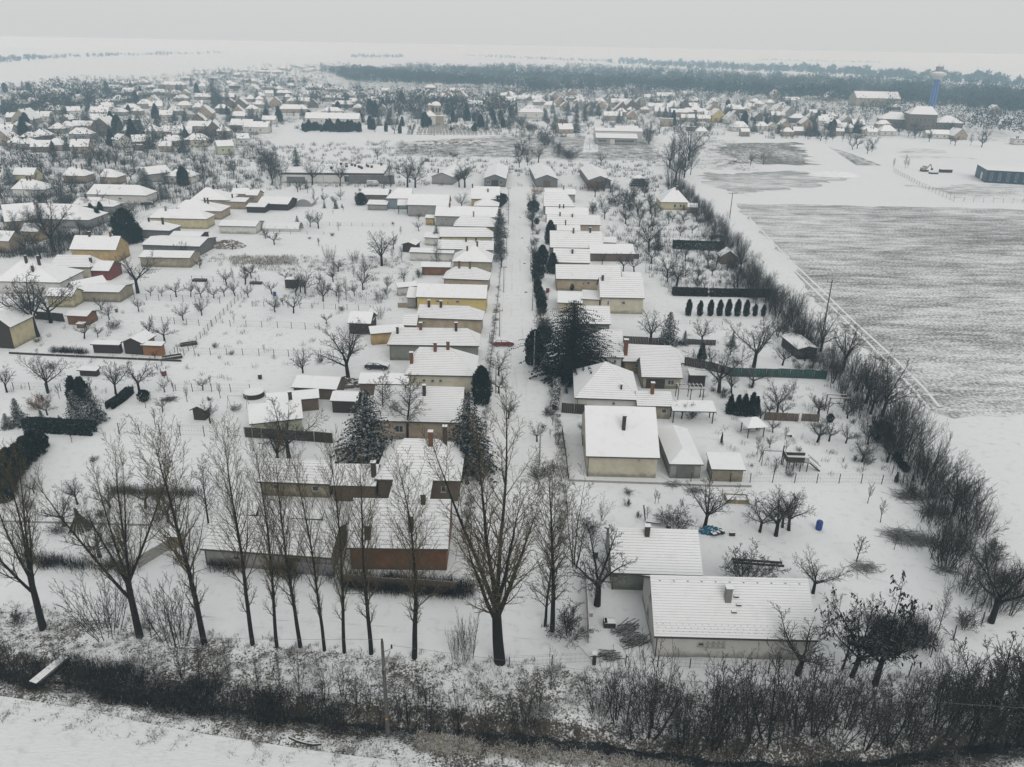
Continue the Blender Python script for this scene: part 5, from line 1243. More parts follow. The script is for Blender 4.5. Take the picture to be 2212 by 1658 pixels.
# shrubs of the ditch
DS = [(1300, 1545, 1430), (1330, 1555, 1420), (1352, 1560, 1440), (1395, 1565, 1400), (1405, 1585, 1430), (1470, 1600, 1450), (1485, 1608, 1440), (1530, 1600, 1440), (1540, 1610, 1430), (1585, 1610, 1430), (1620, 1605, 1425), (1660, 1600, 1430), (1700, 1605, 1440),
      (1720, 1580, 1420), (1760, 1590, 1430), (1800, 1600, 1440), (1830, 1575, 1430), (1870, 1610, 1450), (1900, 1590, 1440), (1925, 1600, 1420), (1960, 1580, 1430), (1990, 1600, 1440), (2020, 1570, 1400), (2050, 1590, 1410), (2080, 1570, 1390), (2110, 1600, 1380), (2140, 1580, 1370),
      (2165, 1590, 1370), (2190, 1600, 1360), (2215, 1585, 1350), (2235, 1600, 1340), (2200, 1540, 1360), (2150, 1545, 1400), (2060, 1540, 1400), (1780, 1560, 1430), (1690, 1560, 1420), (1600, 1580, 1440), (1560, 1560, 1430), (1365, 1590, 1480), (1440, 1530, 1440),
      (1120, 1590, 1470), (1140, 1560, 1440), (1110, 1560, 1450), (1160, 1530, 1430), (1190, 1490, 1400), (1040, 1580, 1450), (990, 1570, 1450), (930, 1585, 1470), (925, 1540, 1450), (860, 1545, 1450), (880, 1550, 1460), (900, 1530, 1440), (790, 1530, 1450), (770, 1520, 1440), (740, 1500, 1410), (825, 1540, 1460),
      (700, 1510, 1420), (650, 1490, 1400), (600, 1485, 1410), (560, 1480, 1400), (500, 1465, 1390), (430, 1470, 1370), (390, 1460, 1380), (470, 1475, 1400), (340, 1460, 1390), (280, 1450, 1400), (240, 1455, 1400), (120, 1430, 1370), (60, 1430, 1370), (20, 1425, 1360)]
for i, (x, y, t) in enumerate(DS):
    key = 'whips' if (i % 3 == 0 and x > 1250) else 'alder'
    pp(key, x + RNG.uniform(-4, 4), y, t, auto='many-stemmed ditch shrub' if x > 1250 else 'thin sapling clump',
       group='thicket shrubs along the ditch' if x > 1250 else 'sapling clumps on the ditch bank', cat='shrub', wide=RNG.uniform(.9, 1.3) if x > 1250 else RNG.uniform(.55, .85), tilt=.09 if x > 1250 else .03, tiltdir=RNG.uniform(0, 6.28), parts=True)

# small growth filling the gardens
GZ = [([(410, 600), (860, 580), (840, 660), (560, 660), (420, 640)], 24, ['fruit', 'fruit', 'slender', 'bush']), ([(1300, 410), (1440, 410), (1560, 560), (1640, 625), (1440, 630), (1380, 560), (1310, 520)], 46, ['fruit', 'fruit', 'garden', 'bush']), ([(20, 650), (480, 650), (380, 740), (20, 740)], 8, ['bush', 'sapling', 'fruit']),
      ([(500, 670), (850, 670), (740, 800), (400, 800)], 6, ['bush', 'sapling']), ([(20, 780), (500, 780), (520, 930), (20, 905)], 18, ['bush', 'sapling', 'fruit']), ([(480, 455), (860, 455), (860, 540), (560, 540)], 11, ['sapling', 'bush', 'fruit']), ([(1440, 705), (1740, 705), (1770, 800), (1560, 800), (1440, 760)], 16, ['sapling', 'bush', 'fruit']),
      ([(1480, 825), (1800, 825), (1900, 960), (1660, 960)], 26, ['sapling', 'bush', 'bush', 'fruit']), ([(1620, 960), (1900, 960), (1960, 1035), (1640, 1035)], 12, ['sapling', 'bush']), ([(640, 405), (860, 405), (860, 450), (640, 450)], 26, ['bush', 'sapling', 'fruit', 'slender']), ([(20, 950), (300, 950), (420, 1190), (20, 1190)], 14, ['bush', 'sapling', 'fruit']),
      ([(1290, 1060), (1480, 1060), (1480, 1130), (1300, 1120)], 8, ['sapling', 'bush']), ([(1160, 880), (1210, 880), (1222, 1060), (1190, 1060)], 8, ['bush', 'sapling']), ([(40, 380), (470, 330), (480, 400), (300, 470), (40, 540)], 30, ['fruit', 'garden', 'bush'])]
HB = []
for o in list(COL.objects):
    if o.parent is None and o.get('category') in ('house', 'barn', 'shed', 'annex', 'garage', 'hut', 'outbuilding', 'storehouse', 'stable', 'store'):
        q = [max(abs(v.co.x) for v in c.data.vertices) for c in o.children if c.name.startswith('roof')]
        HB.append((o.location.x, o.location.y, (max(q) if q else 5) * .85))
HX = np.array(HB)
SMALL = {'fruit': 'small fruit tree', 'slender': 'young slim tree', 'bush': 'small leafless bush', 'sapling': 'thin sapling', 'garden': 'bare garden tree'}
for P, n, ks in GZ:
    x0, x1 = min(q[0] for q in P), max(q[0] for q in P); y0, y1 = min(q[1] for q in P), max(q[1] for q in P); k = tr = 0
    while k < n and tr < 3000:
        tr += 1; x, y = RNG.uniform(x0, x1), RNG.uniform(y0, y1)
        if not in_poly(np.array([x]), np.array([y]), P)[0]: continue
        b = G(x, y)
        if (np.hypot(HX[:, 0] - b.x, HX[:, 1] - b.y) < HX[:, 2]).any(): continue
        k += 1; key = RNG.choice(ks); hh = {'fruit': (2.6, 4.6), 'slender': (3, 6), 'bush': (.8, 1.9), 'sapling': (1.6, 3.2), 'garden': (4.5, 7)}[key]
        plant(key, b, RNG.uniform(*hh), auto=SMALL[key], parts=y > 560, wide=RNG.uniform(.9, 1.3))
# iron covers in the packed snow of the street
for k, (x, y) in enumerate([(1136, 632), (1133, 570), (1128, 515), (1123, 470)]):
    b = G(x, y); mb = MB(); mb.tube((0, 0, .025), (0, 0, .06), .42, .40, 14); o = mb.build('manhole_cover', M_FASCIA); o.location = b; tag(o, ['nearest', 'second', 'third', 'farthest'][k] + ' dark manhole cover in the snowy street', 'manhole cover')
# ------------------------------------------------------------------ fences
M_NET = mat_plain('wire_net', (0.20, 0.20, 0.20), rough=.6)
M_GREEN = mat_snowy('green_boards', (0.020, 0.06, 0.05), .6, .9)
def fence(P, label, h=1.5, step=2.6, kind='wire', mat=None, cat='fence', pw=.09, lean=.04, group=None):
    Q = [G(*p) for p in P]; c = Q[0]; root = thing('fence', label, cat, (c.x, c.y, 0), 0, group); mat = mat or M_WOOD
    pm = MB(); pm.box((0, 0, h / 2 - .1), (pw, pw, h + .2)); post = None; net = MB()
    for a, b in zip(Q[:-1], Q[1:]):
        L = (b - a).length; n = max(1, round(L / step)); d = (b - a) / n; ang = math.atan2(d.y, d.x)
        for i in range(n + (b is Q[-1])):
            p = a + d * i - c
            if kind in ('wire', 'board', 'concrete', 'rail'):
                if post is None: o = pm.build('post', M_CONC if kind == 'concrete' else (M_WOOD if kind != 'wire' else M_DWOOD), root); post = o.data
                else: o = link('post', post, root)
                o.location = (p.x, p.y, 0); o.rotation_euler = (RNG.uniform(-lean, lean), RNG.uniform(-lean, lean), ang)
            if i == n: continue
            q = p + d
            if kind == 'wire':
                for z in (.15, .5, .85, 1.0): net.beam((p.x, p.y, h * z), (q.x, q.y, h * z), .012)
                k = int(d.length / .45)
                for j in range(1, k): s = p + d * j / k; net.beam((s.x, s.y, .1), (s.x, s.y, h * .95), .009)
            elif kind == 'rail':
                for z in (.5, .92): mb = MB(); mb.beam((p.x, p.y, h * z), (q.x, q.y, h * z), .07, .12); mb.build('rail', mat, root)
            else:
                m = (p + q) / 2; mb = MB(); hh = h * (1 if kind == 'concrete' else RNG.uniform(.92, 1.0))
                if kind == 'concrete': mb.box((0, 0, hh / 2), (d.length - pw - .01, .06, hh), 0, top=1)
                else:
                    nb = max(3, int(d.length / .3)); bw = (d.length - pw - .01) / nb
                    for j in range(nb): mb.box((-(d.length - pw) / 2 + (j + .5) * bw, RNG.uniform(-.012, .012), hh / 2 * RNG.uniform(.96, 1.0)), (bw - .02, .03, hh), 0)
                o = mb.build('panel', [mat, M_ROOFSNOW], root); o.location = (m.x, m.y, 0); o.rotation_euler = (0, 0, ang)
    if net.v: o = net.build('wire_mesh', M_NET, root)
    return root
W_ = 'wire fence on dark posts '
fence([(1492, 1041), (1620, 1043), (1860, 1045), (1992, 1050)], W_ + 'below the play tower garden', 1.6, 3.4)
fence([(1990, 1049), (1945, 985), (1905, 935), (1872, 898)], W_ + 'between the play tower garden and the hedgerow', 1.5, 2.6)
fence([(2006, 1062), (2050, 1135), (2095, 1215), (2110, 1250)], 'leaning grey posts along the open plot by the hedgerow', 1.7, 4.2)
fence([(1962, 1462), (2010, 1420), (2060, 1380), (2120, 1350), (2180, 1330)], 'line of concrete fence posts climbing past the brush bank', 1.8, 4.0, mat=M_CONC)
fence([(1100, 1440), (1283, 1432), (1420, 1440), (1560, 1448), (1760, 1462)], 'low wire fence in front of the white front house', 1.3, 4.0)
fence([(258, 938), (390, 942), (545, 946)], 'tall wire fence below the gabled shelter', 1.9, 3.3)
fence([(375, 846), (540, 848)], 'wire fence above the gabled shelter lawn', 1.6, 3.4); fence([(385, 766), (560, 769), (720, 774)], 'wire fence across the middle of the white gardens', 1.5, 3.2)
fence([(398, 768), (450, 715), (500, 664), (560, 606)], 'slanting wire fence dividing the two rows of gardens', 1.5, 2.6); fence([(498, 706), (600, 709), (690, 713)], 'wire fence with weeds above the narrow white garden', 1.5, 3)
fence([(545, 663), (700, 668), (800, 672)], 'wire fence below the orchard hedge', 1.4, 3); fence([(265, 647), (370, 651), (475, 656)], 'wire fence below the row of fruit trees', 1.6, 3); fence([(415, 608), (553, 613)], 'wire fence above the row of fruit trees', 1.5, 3)
fence([(325, 697), (457, 706)], 'wire fence beside the low shrub patch', 1.5, 3); fence([(30, 842), (100, 845), (195, 848)], 'wire fence behind the pencil thujas', 1.5, 3); fence([(380, 845), (340, 800), (378, 762)], 'short bent fence by the red barrel', 1.2, 2.4)
fence([(235, 1067), (430, 1072)], 'overgrown wire fence under the forked poplar crown', 1.6, 3.5); fence([(560, 573), (700, 576)], 'old fence along the yellow weeds', 1.2, 3.5)
fence([(640, 487), (760, 489), (850, 490)], 'low wire fence across the wide white garden', 1.2, 4); fence([(1930, 372), (1985, 402), (2060, 436), (2230, 440)], 'mesh fence around the blue warehouse yard', 2.0, 4)
fence([(1090, 500), (1078, 620), (1070, 700), (1062, 765), (1055, 840)], 'low front fence along the house side of the street', 1.3, 3); fence([(1146, 520), (1160, 640), (1176, 745), (1190, 830)], 'white-posted fence along the garden side of the street', 1.3, 3, mat=M_CONC)
fence([(1170, 800), (1186, 805)], 'short garden gate fence by the huge conifer', 1.3, 2, 'board', M_DWOOD)
D_ = M_DWOOD
fence([(25, 684), (80, 690), (140, 696)], 'long dark board fence behind the big bare tree', 2.0, 2.5, 'board', D_); fence([(1650, 908), (1723, 911)], 'brown reed fence behind the apple trees, the longer piece', 1.6, 2.2, 'board', M_WOOD); fence([(1731, 910), (1768, 912)], 'brown torn reed fence next to the leaning white plank', 1.5, 2, 'board', M_WOOD)
fence([(1574, 814), (1680, 816), (1784, 820)], 'dark green board fence under the bare garden trees', 1.9, 2.4, 'board', M_GREEN); fence([(1478, 790), (1530, 800), (1574, 812)], 'black board fence behind the veranda outbuilding', 1.9, 2.2, 'board', D_)
fence([(1345, 742), (1400, 745), (1444, 747)], 'dark board fence between the conifer and the stone-walled house', 1.7, 2.2, 'board', D_); fence([(1478, 744), (1545, 747)], 'dark ragged fence beside the small spruce', 1.3, 2.2, 'board', D_)
fence([(1213, 892), (1266, 896)], 'dark gate fence between the pyramid-roofed and tall cream houses', 1.9, 2, 'board', D_); fence([(1214, 935), (1222, 985), (1228, 1040)], 'street fence beside the tall cream house', 1.3, 2.4, 'board', M_WOOD)
fence([(1228, 1040), (1330, 1044), (1430, 1047), (1545, 1052), (1622, 1053)], 'low snow-capped kerb wall below the tall cream house', .35, 4, 'concrete', M_CONC); fence([(1263, 1250), (1268, 1320), (1271, 1390)], 'tall grey panel fence beside the white front house yard', 1.9, 2.4, 'concrete', M_CONC)
fence([(20, 765), (120, 770), (250, 776), (392, 782)], 'long low dark kerb wall across the left gardens', .45, 4, 'concrete', M_DWOOD); fence([(0, 1128), (150, 1132), (330, 1137)], 'thin low wall line through the left plots', .3, 4, 'concrete', M_CONC)
fence([(640, 1240), (722, 1246)], 'grey board gate beside the red-brick house', 1.7, 2.2, 'board', M_METAL); fence([(300, 1228), (345, 1200), (400, 1168)], 'slanting plank wall with a snowy top by the stone hut', 1.5, 2.4, 'concrete', M_CONC)
fence([(745, 1268), (860, 1276), (985, 1285)], 'old brown board fence before the red-brick house', 1.8, 2.4, 'board', M_WOOD); fence([(530, 945), (640, 952), (720, 958)], 'dark wall behind the pale green farm building', 1.8, 2.6, 'concrete', M_DWOOD)
fence([(860, 665), (900, 666), (880, 640)], 'low stone garden wall under the bright yellow house', 1.2, 2.2, 'concrete', WALL['stone']); fence([(1030, 728), (1058, 731)], 'short fence beside the spruce-fronted house', 1.2, 2.2)
fence([(555, 505), (700, 507)], 'faint fence across the wide garden', 1.0, 5); fence([(1440, 700), (1490, 701), (1560, 703)], 'low wire fence below the thuja row', 1.0, 3)
fence([(1275, 556), (1380, 560)], 'dark fence below the brown outbuilding', 1.6, 2.4, 'board', D_); fence([(1330, 470), (1440, 472), (1530, 476)], 'grey garden fence below the lone cottage orchard', 1.4, 3); fence([(1345, 513), (1440, 514), (1560, 518)], 'wire fence across the far orchard', 1.3, 3)

# ------------------------------------------------------------------ poles
def pole(x, y, yt, label, xt=None, arm=0, r=.13, lamp=False, mat=None, arms=1, auto=None, group=None, ins=True):
    b = G(x, y); h = top_height(b, xt or x, yt); o = thing('utility_pole' if not lamp else 'street_lamp', label, 'pole' if not lamp else 'street lamp', (b.x, b.y, 0), 0, group, auto)
    mb = MB(); mb.tube((0, 0, -.2), (0, 0, h), r, r * .6, 8); mb.build('shaft', mat or M_CONC, o)
    for k in range(arms if arm else 0):
        z = h - .5 - k * .9; mb = MB(); mb.beam((-arm / 2, 0, z), (arm / 2, 0, z), .1, .12); a = mb.build('crossarm', M_WOOD, o)
        if ins:
            for sx in (-.46, .46): m2 = MB(); m2.tube((sx * arm, 0, z + .06), (sx * arm, 0, z + .34), .07, .05, 6); m2.build('insulator', M_DARK, a)
    if lamp:
        mb = MB(); mb.beam((0, 0, h - .1), (.9, 0, h + .25), .05); mb.build('arm', M_METAL, o); mb = MB(); mb.box((1.1, 0, h + .27), (.6, .2, .12), 0, top=1); mb.build('lamp_head', [M_METAL, M_ROOFSNOW], o)
    return o, h
fp, fh = pole(838, 1584, 1388, 'grey concrete power pole standing alone before the ditch', xt=830, r=.21, mat=mat_plain('old_concrete', (.085, .08, .075)))
for z, a0, a1 in ((fh - .55, (-.1, -.25), (.55, .25)), (fh - 2.9, (0, -.2), (0, .2))):
    pass
mb = MB(); mb.beam((.15, -.1, fh - .9), (.75, .15, fh - .75), .09); a = mb.build('crossarm', M_METAL, fp); m2 = MB(); m2.tube((.75, .15, fh - .75), (.75, .15, fh - .4), .09, .07, 8); m2.build('insulator', M_DARK, a)
mb = MB(); mb.beam((.62, .1, fh - 1.0), (.0, -.15, fh - 3.0), .08); mb.build('brace', M_METAL, fp); mb = MB(); mb.tube((-.05, -.25, fh - 3.3), (-.05, -.25, fh - 2.9), .1, .08, 8); mb.build('insulator', M_DARK, fp)
mb = MB(); mb.tube((0, 0, fh), (0, 0, fh + .35), .1, .08, 8); mb.build('insulator', M_DARK, fp); mb = MB(); mb.box((0, -.21, 1.9), (.22, .03, .14)); mb.build('number_plate', mat_plain('orange_plate', (.45, .26, .05)), fp)
PL = []
for i, (x, y, t) in enumerate([(1098, 485, 404), (1094, 548, 500), (1088, 632, 574), (1079, 727, 667), (1071, 850, 785)]): PL.append(pole(x, y, t, ['farthest', 'second farthest', 'middle', 'second nearest', 'nearest'][i] + ' grey pole along the house side of the street', arm=1.2)[0:2])
for i, (x, y, t) in enumerate([(1150, 672, 602), (1153, 803, 716), (1165, 1006, 925), (1146, 585, 545)]): pole(x, y, t, ['lattice-like', 'thin pale', 'short mossy', 'slim far'][i] + ' concrete post on the garden side of the street', r=.14)
pole(1576, 472, 415, 'wooden power pole with a crossarm at the field edge, the farther one', xt=1582, arm=3.0, r=.17, mat=M_WOOD); pole(1773, 741, 605, 'tall wooden power pole with a crossarm among the hedgerow trees', xt=1794, arm=2.2, r=.18, mat=M_WOOD)
for x, y, t in [(414, 403, 363), (426, 417, 380), (466, 399, 361), (529, 337, 308), (241, 464, 421), (347, 445, 410), (55, 432, 390), (700, 405, 350), (736, 420, 370), (945, 395, 372), (1273, 325, 298), (1420, 344, 325), (1440, 405, 365)]: pole(x, y, t, None, auto='slim grey pole', r=.12, arm=1.0)
# wires
def wires(name, A, B, label, sag=.8, r=.014, n=10):
    mb = MB(); d = (B - A)
    pts = [A + d * (i / n) - Vector((0, 0, sag * 4 * (i / n) * (1 - i / n))) for i in range(n + 1)]
    for p, q in zip(pts[:-1], pts[1:]): mb.tube(p - A, q - A, r, r, 3, cap=False)
    o = mb.build(name, M_WIRE); o.location = A; tag(o, label, 'wire'); return o
tp_ = lambda o, h, dx=0: Vector((o.location.x + dx, o.location.y, h))
for i in range(len(PL) - 1):
    for dx in (-.5, .5): wires('power_line', tp_(*PL[i], dx), tp_(*PL[i + 1], dx), f'thin overhead wire between the {["farthest", "second farthest", "middle", "second nearest"][i]} street poles, {"house" if dx < 0 else "road"} side')
f0 = Vector((fp.location.x, fp.location.y, fh))
wires('power_line', f0 + Vector((-55, 3, -.2)), f0 + Vector((0, 0, .3)), 'thin power line running from the concrete pole past the poplar trunks', 1.0); wires('power_line', f0 + Vector((.75, .15, -.45)), f0 + Vector((62, -6, -.5)), 'thin power line running from the concrete pole over the ditch shrubs', 1.0)

# ------------------------------------------------------------------ cars
M_SNOWGLASS = mat_snow('snowy_glass', 0.55, soil=(.03, .034, .04), fine=1.4, soft=.15, relief=0)
def car(x, y, rz, body, label, L=4.2, W=1.75, H=1.48, kind='car', snow=True):
    b = G(x, y); o = thing('parked_car' if kind == 'car' else 'van', label, kind, (b.x, b.y, 0), rz)
    top = M_ROOFSNOW if snow else body
    if kind == 'car': prof = [(-.5, .28), (.5, .28), (.5, .55), (.46, .66), (.26, .78), (.06, 1.0), (-.30, 1.0), (-.44, .72), (-.5, .66)]
    else: prof = [(-.5, .2), (.5, .2), (.5, .42), (.42, .55), (.32, .95), (.28, 1.0), (-.48, 1.0), (-.5, .95)]
    n = len(prof); v = []
    for s in (-1, 1):
        for (a, z) in prof: 
            ins = .10 * max(0, z - .66) / .34 if kind == 'car' else .04 * z
            v.append((a * L, s * (W / 2 - ins * W), z * H))
    f = [tuple(range(n - 1, -1, -1)), tuple(range(n, 2 * n))]; m = [0, 0]
    for i in range(n):
        j = (i + 1) % n; f.append((i, j, n + j, n + i)); nz = prof[j][0] - prof[i][0]
        m.append(1 if (nz < -.01 and prof[i][1] > .5 and (prof[i][1] + prof[j][1]) / 2 > .6) else 0)
    mesh_obj('body', v, f, [body, top], m, o)
    for s in (-1, 1):
        if kind == 'car': w = [(.20, .76), (.045, .955), (-.10, .955), (-.10, .74)], [(-.13, .74), (-.13, .955), (-.29, .955), (-.39, .74)]
        else: w = ([(.33, .62), (.27, .9), (.08, .9), (.08, .62)],)
        for q in w:
            vv = [(a * L, s * (W / 2 - (.10 * max(0, z - .66) / .34 if kind == 'car' else .04 * z) * W + .012), z * H) for a, z in q]
            mesh_obj('window', vv, [(0, 1, 2, 3)], M_SNOWGLASS if snow else M_GLASS, None, o)
        for a in (-.31, .31):
            mb = MB(); mb.tube((a * L, s * (W / 2 - .17), .31), (a * L, s * (W / 2 + .015), .31), .31, .31, 14); t = mb.build('wheel', M_DARK, o); mb = MB(); mb.tube((a * L, s * (W / 2 + .015), .31), (a * L, s * (W / 2 + .03), .31), .18, .18, 10); mb.build('rim', M_METAL, t)
        mb = MB(); mb.box((L * .5, s * W * .34, H * .47), (.06, .34, .14)); mb.build('headlight', WALL['bright'], o); mb = MB(); mb.box((-L * .5, s * W * .38, H * .52), (.06, .22, .2)); mb.build('tail_light', WALL['red'], o)
        mb = MB(); mb.box((L * .13, s * (W / 2 + .06), H * .68), (.12, .16, .12)); mb.build('mirror', body, o)
    return o
M_CARRED = mat_plain('car_paint_red', (0.15, 0.018, 0.02), rough=.3, vary=.1); M_CARDARK = mat_plain('car_paint_dark', (0.016, 0.016, 0.018), rough=.35, vary=.1); M_CARSIL = mat_plain('car_paint_silver', (.4, .4, .4), rough=.35, vary=.1)
car(1088, 747, .03, M_CARRED, 'small red car with a snowy roof parked by the street fence'); car(815, 797, -.06, M_CARDARK, 'dark estate car under snow on the garden drive', L=4.5)
car(806, 402, .03, M_CARSIL, 'silver van parked before the flat-roofed store', L=5.3, W=2.0, H=2.3, kind='van')
for x, y, rz, m_, l in [(654, 281, .9, M_CARSIL, 'pale car parked where the lane meets the village'), (318, 443, .3, M_CARDARK, 'dark car beside the long white lane house'), (1300, 302, .2, M_CARDARK, 'snowed-in car in the workshop yard, first'), (1340, 303, .1, M_CARSIL, 'snowed-in car in the workshop yard, second'), (1366, 302, -.2, M_CARRED, 'snowed-in car in the workshop yard, third'), (1045, 281, .1, M_CARSIL, 'car parked at the cemetery wall')]: car(x, y, rz, m_, l)

# ------------------------------------------------------------------ garden things
def obj_at(name, label, cat, x, y, rz=0.0, group=None):
    b = G(x, y); return thing(name, label, cat, (b.x, b.y, 0), rz, group)
def boxes(root, part, mats, L):
    for c, d in L:
        mb = MB(); mb.box(c, d, 0, top=1 if isinstance(mats, list) else None); mb.build(part, mats, root)
WS = [M_WOOD, M_ROOFSNOW]; DS_ = [M_DWOOD, M_ROOFSNOW]
# gazebo
o = obj_at('gazebo', 'small open timber gazebo with a hipped snow roof', 'gazebo', 1624, 938, .15)
for sx in (-1.3, 1.3):
    for sy in (-1.3, 1.3): mb = MB(); mb.box((sx, sy, 1.0), (.13, .13, 2.0)); mb.build('post', M_DWOOD, o); mb = MB(); mb.beam((sx, sy, 1.3), (sx * .55, sy, 1.98), .08); mb.build('brace', M_DWOOD, o)
mb = MB(); q = 1.75; mb.add([(-q, -q, 2.0), (q, -q, 2.0), (q, q, 2.0), (-q, q, 2.0), (-.4, 0, 3.1), (.4, 0, 3.1)], [(0, 1, 5, 4), (1, 2, 5), (2, 3, 4, 5), (3, 0, 4), (3, 2, 1, 0)], [0, 0, 0, 0, 1]); mb.build('roof', [M_ROOFSNOW, M_DWOOD], o)
boxes(o, 'bench', DS_, [((0, 1.0, .45), (2.2, .4, .08))]); boxes(o, 'table', DS_, [((0, 0, .7), (1.2, .8, .06))])
# play tower with slide stairs
o = obj_at('play_tower', 'raised wooden play platform with stairs and a swing beam', 'play tower', 1716, 1012, -.03)
for sx in (-1.5, -.5, .5, 1.5):
    for sy in (-.9, .9): mb = MB(); mb.box((sx, sy, .75), (.12, .12, 1.5)); mb.build('post', M_DWOOD, o)
boxes(o, 'platform', DS_, [((0, 0, 1.55), (3.3, 2.1, .12))]); boxes(o, 'side_board', M_DWOOD, [((-.35, -1.0, 2.0), (2.5, .06, .8)), ((-1.6, 0, 2.0), (.06, 1.9, .8)), ((0, 1.0, 1.9), (3.2, .06, .5))])
boxes(o, 'mast', M_DWOOD, [((-1.7, 1.0, 1.6), (.14, .14, 3.3))])
for k in range(5): mb = MB(); mb.box((.98 + .13 * k, -1.0, 2.0), (.05, .05, .75)); mb.build('baluster', M_DWOOD, o)
for sy in (-.75, .15): mb = MB(); mb.beam((1.65, sy, 1.5), (3.5, sy, .05), .08, .2); mb.build('stringer', M_DWOOD, o); mb = MB(); mb.beam((1.65, sy, 2.3), (3.5, sy, .85), .07); mb.build('handrail', M_DWOOD, o)
for k in range(6): boxes(o, 'step', DS_, [((1.85 + .29 * k, -.3, 1.33 - .23 * k), (.26, .85, .05))])
mb = MB(); mb.beam((-1.6, 1.0, 2.3), (-4.6, 1.0, 2.3), .1); mb.build('swing_beam', M_DWOOD, o)
for sy in (.4, 1.6): mb = MB(); mb.beam((-4.6, 1.0, 2.3), (-4.8, sy, 0), .09); mb.build('swing_leg', M_DWOOD, o)
# timber frame
o = obj_at('timber_frame', 'tall bare timber frame with braces in the upper garden', 'frame', 1805, 893, .0)
for sx in (-1.6, 1.6):
    for sy in (-.5, .9): mb = MB(); mb.box((sx, sy, 1.5), (.14, .14, 3.0)); mb.build('post', M_WOOD, o)
for sy in (-.5, .9): boxes(o, 'beam', WS, [((0, sy, 3.07), (3.5, .14, .14))])
boxes(o, 'crossbeam', WS, [((0, -.5, 2.1), (3.1, .1, .12))])
for sx in (-1.6, 1.6): mb = MB(); mb.beam((sx, -.5, 1.3), (sx * .5, -.5, 2.05), .09); mb.build('brace', M_WOOD, o)
# blue barrel
M_BARREL = mat_plain('barrel_blue', (0.010, 0.05, 0.24), rough=.4, vary=.15)
def barrel(x, y, mat, label, r=.3, h=.95):
    o = obj_at('barrel', label, 'barrel', x, y); pr = [(0, .86), (.1, 1.0), (.9, 1.0), (1.0, .86)]; mb = MB()
    for (z0, a), (z1, b_) in zip(pr[:-1], pr[1:]): mb.tube((0, 0, z0 * h), (0, 0, z1 * h), r * a, r * b_, 14, cap=False)
    mb.build('shell', mat, o, True); mb = MB(); mb.tube((0, 0, h - .01), (0, 0, h + .05), r * .84, r * .8, 14); mb.build('lid', M_BARREL if mat is M_BARREL else M_ROOFSNOW, o)
    for z in (.33, .66): mb = MB(); mb.tube((0, 0, h * z - .02), (0, 0, h * z + .02), r * 1.03, r * 1.03, 14); mb.build('hoop', mat, o)
barrel(1768, 1144, M_BARREL, 'bright blue plastic barrel alone in the snowy plot', .42, 1.25); barrel(355, 812, WALL['red'], 'dark red barrel at the fence bend', .45, 1.0); barrel(328, 742 - 15, M_GREEN, 'green water butt behind the orange hut', .35, .95); barrel(252, 675, WALL['brick'], 'rusty barrel in the upper left garden', .3, .9)
barrel(594, 640, M_BARREL, 'small blue barrel raised by the bare orchard', .35, 1.0); barrel(1444, 1102 + 40, M_DARK, 'black pot beside the thorn bush', .3, .5); barrel(868, 975, WALL['red'], 'red bin beside the overhanging spruce', .3, .9); barrel(1286, 1205, M_DARK, 'dark bin near the mossy post', .3, .9)
barrel(562, 819, M_DARK, 'black bin in the yard of the corrugated shed', .35, .9); barrel(1183, 632, WALL['red'], 'red box-like bin by the street thujas', .4, 1.2)
# raised bed
o = obj_at('raised_bed', 'mossy board-sided raised bed full of snow', 'garden bed', 1590, 1082, -.04)
boxes(o, 'side_board', WALL['stone'], [((0, -.8, .3), (3.0, .08, .6)), ((0, .8, .3), (3.0, .08, .6)), ((-1.46, 0, .3), (.08, 1.5, .6)), ((1.46, 0, .3), (.08, 1.5, .6))]); boxes(o, 'snow_fill', M_ROOFSNOW, [((0, 0, .25), (2.8, 1.5, .4))])
mb = MB(); mb.beam((1.3, 0, .6), (2.6, -.9, .05), .05); mb.build('plank', M_WOOD, o)
# long rusty beams on trestles
for k, (x0, y0, x1, y1) in enumerate([(1580, 1207, 1690, 1215), (1583, 1214, 1694, 1222)]):
    a, b_ = G(x0, y0, .9), G(x1, y1, .9); o = thing('steel_beam', ['farther', 'nearer'][k] + ' of two long dark beams lying on trestles behind the front house', 'beam', (a.x, a.y, 0)); d = b_ - a
    mb = MB(); mb.beam((0, 0, .9), (d.x, d.y, .9), .24, .04); mb.build('flange', M_DARK, o); mb = MB(); mb.beam((0, 0, .82), (d.x, d.y, .82), .04, .12); mb.build('web', M_DARK, o); mb = MB(); mb.beam((0, 0, .74), (d.x, d.y, .74), .24, .04); mb.build('flange', M_DARK, o)
for k, x in enumerate((1596, 1672)):
    o = obj_at('trestle', ['trestle under the beams nearer the fan-shaped bush', 'trestle under the free end of the beams'][k], 'trestle', x, 1226 + k * 5)
    for s in (-.4, .4):
        mb = MB(); mb.beam((s, -.3, 0), (s * .3, 0, .7), .06); mb.build('leg', M_DWOOD, o)
    boxes(o, 'top_bar', DS_, [((0, .35, .68), (.9, .1, .08))])
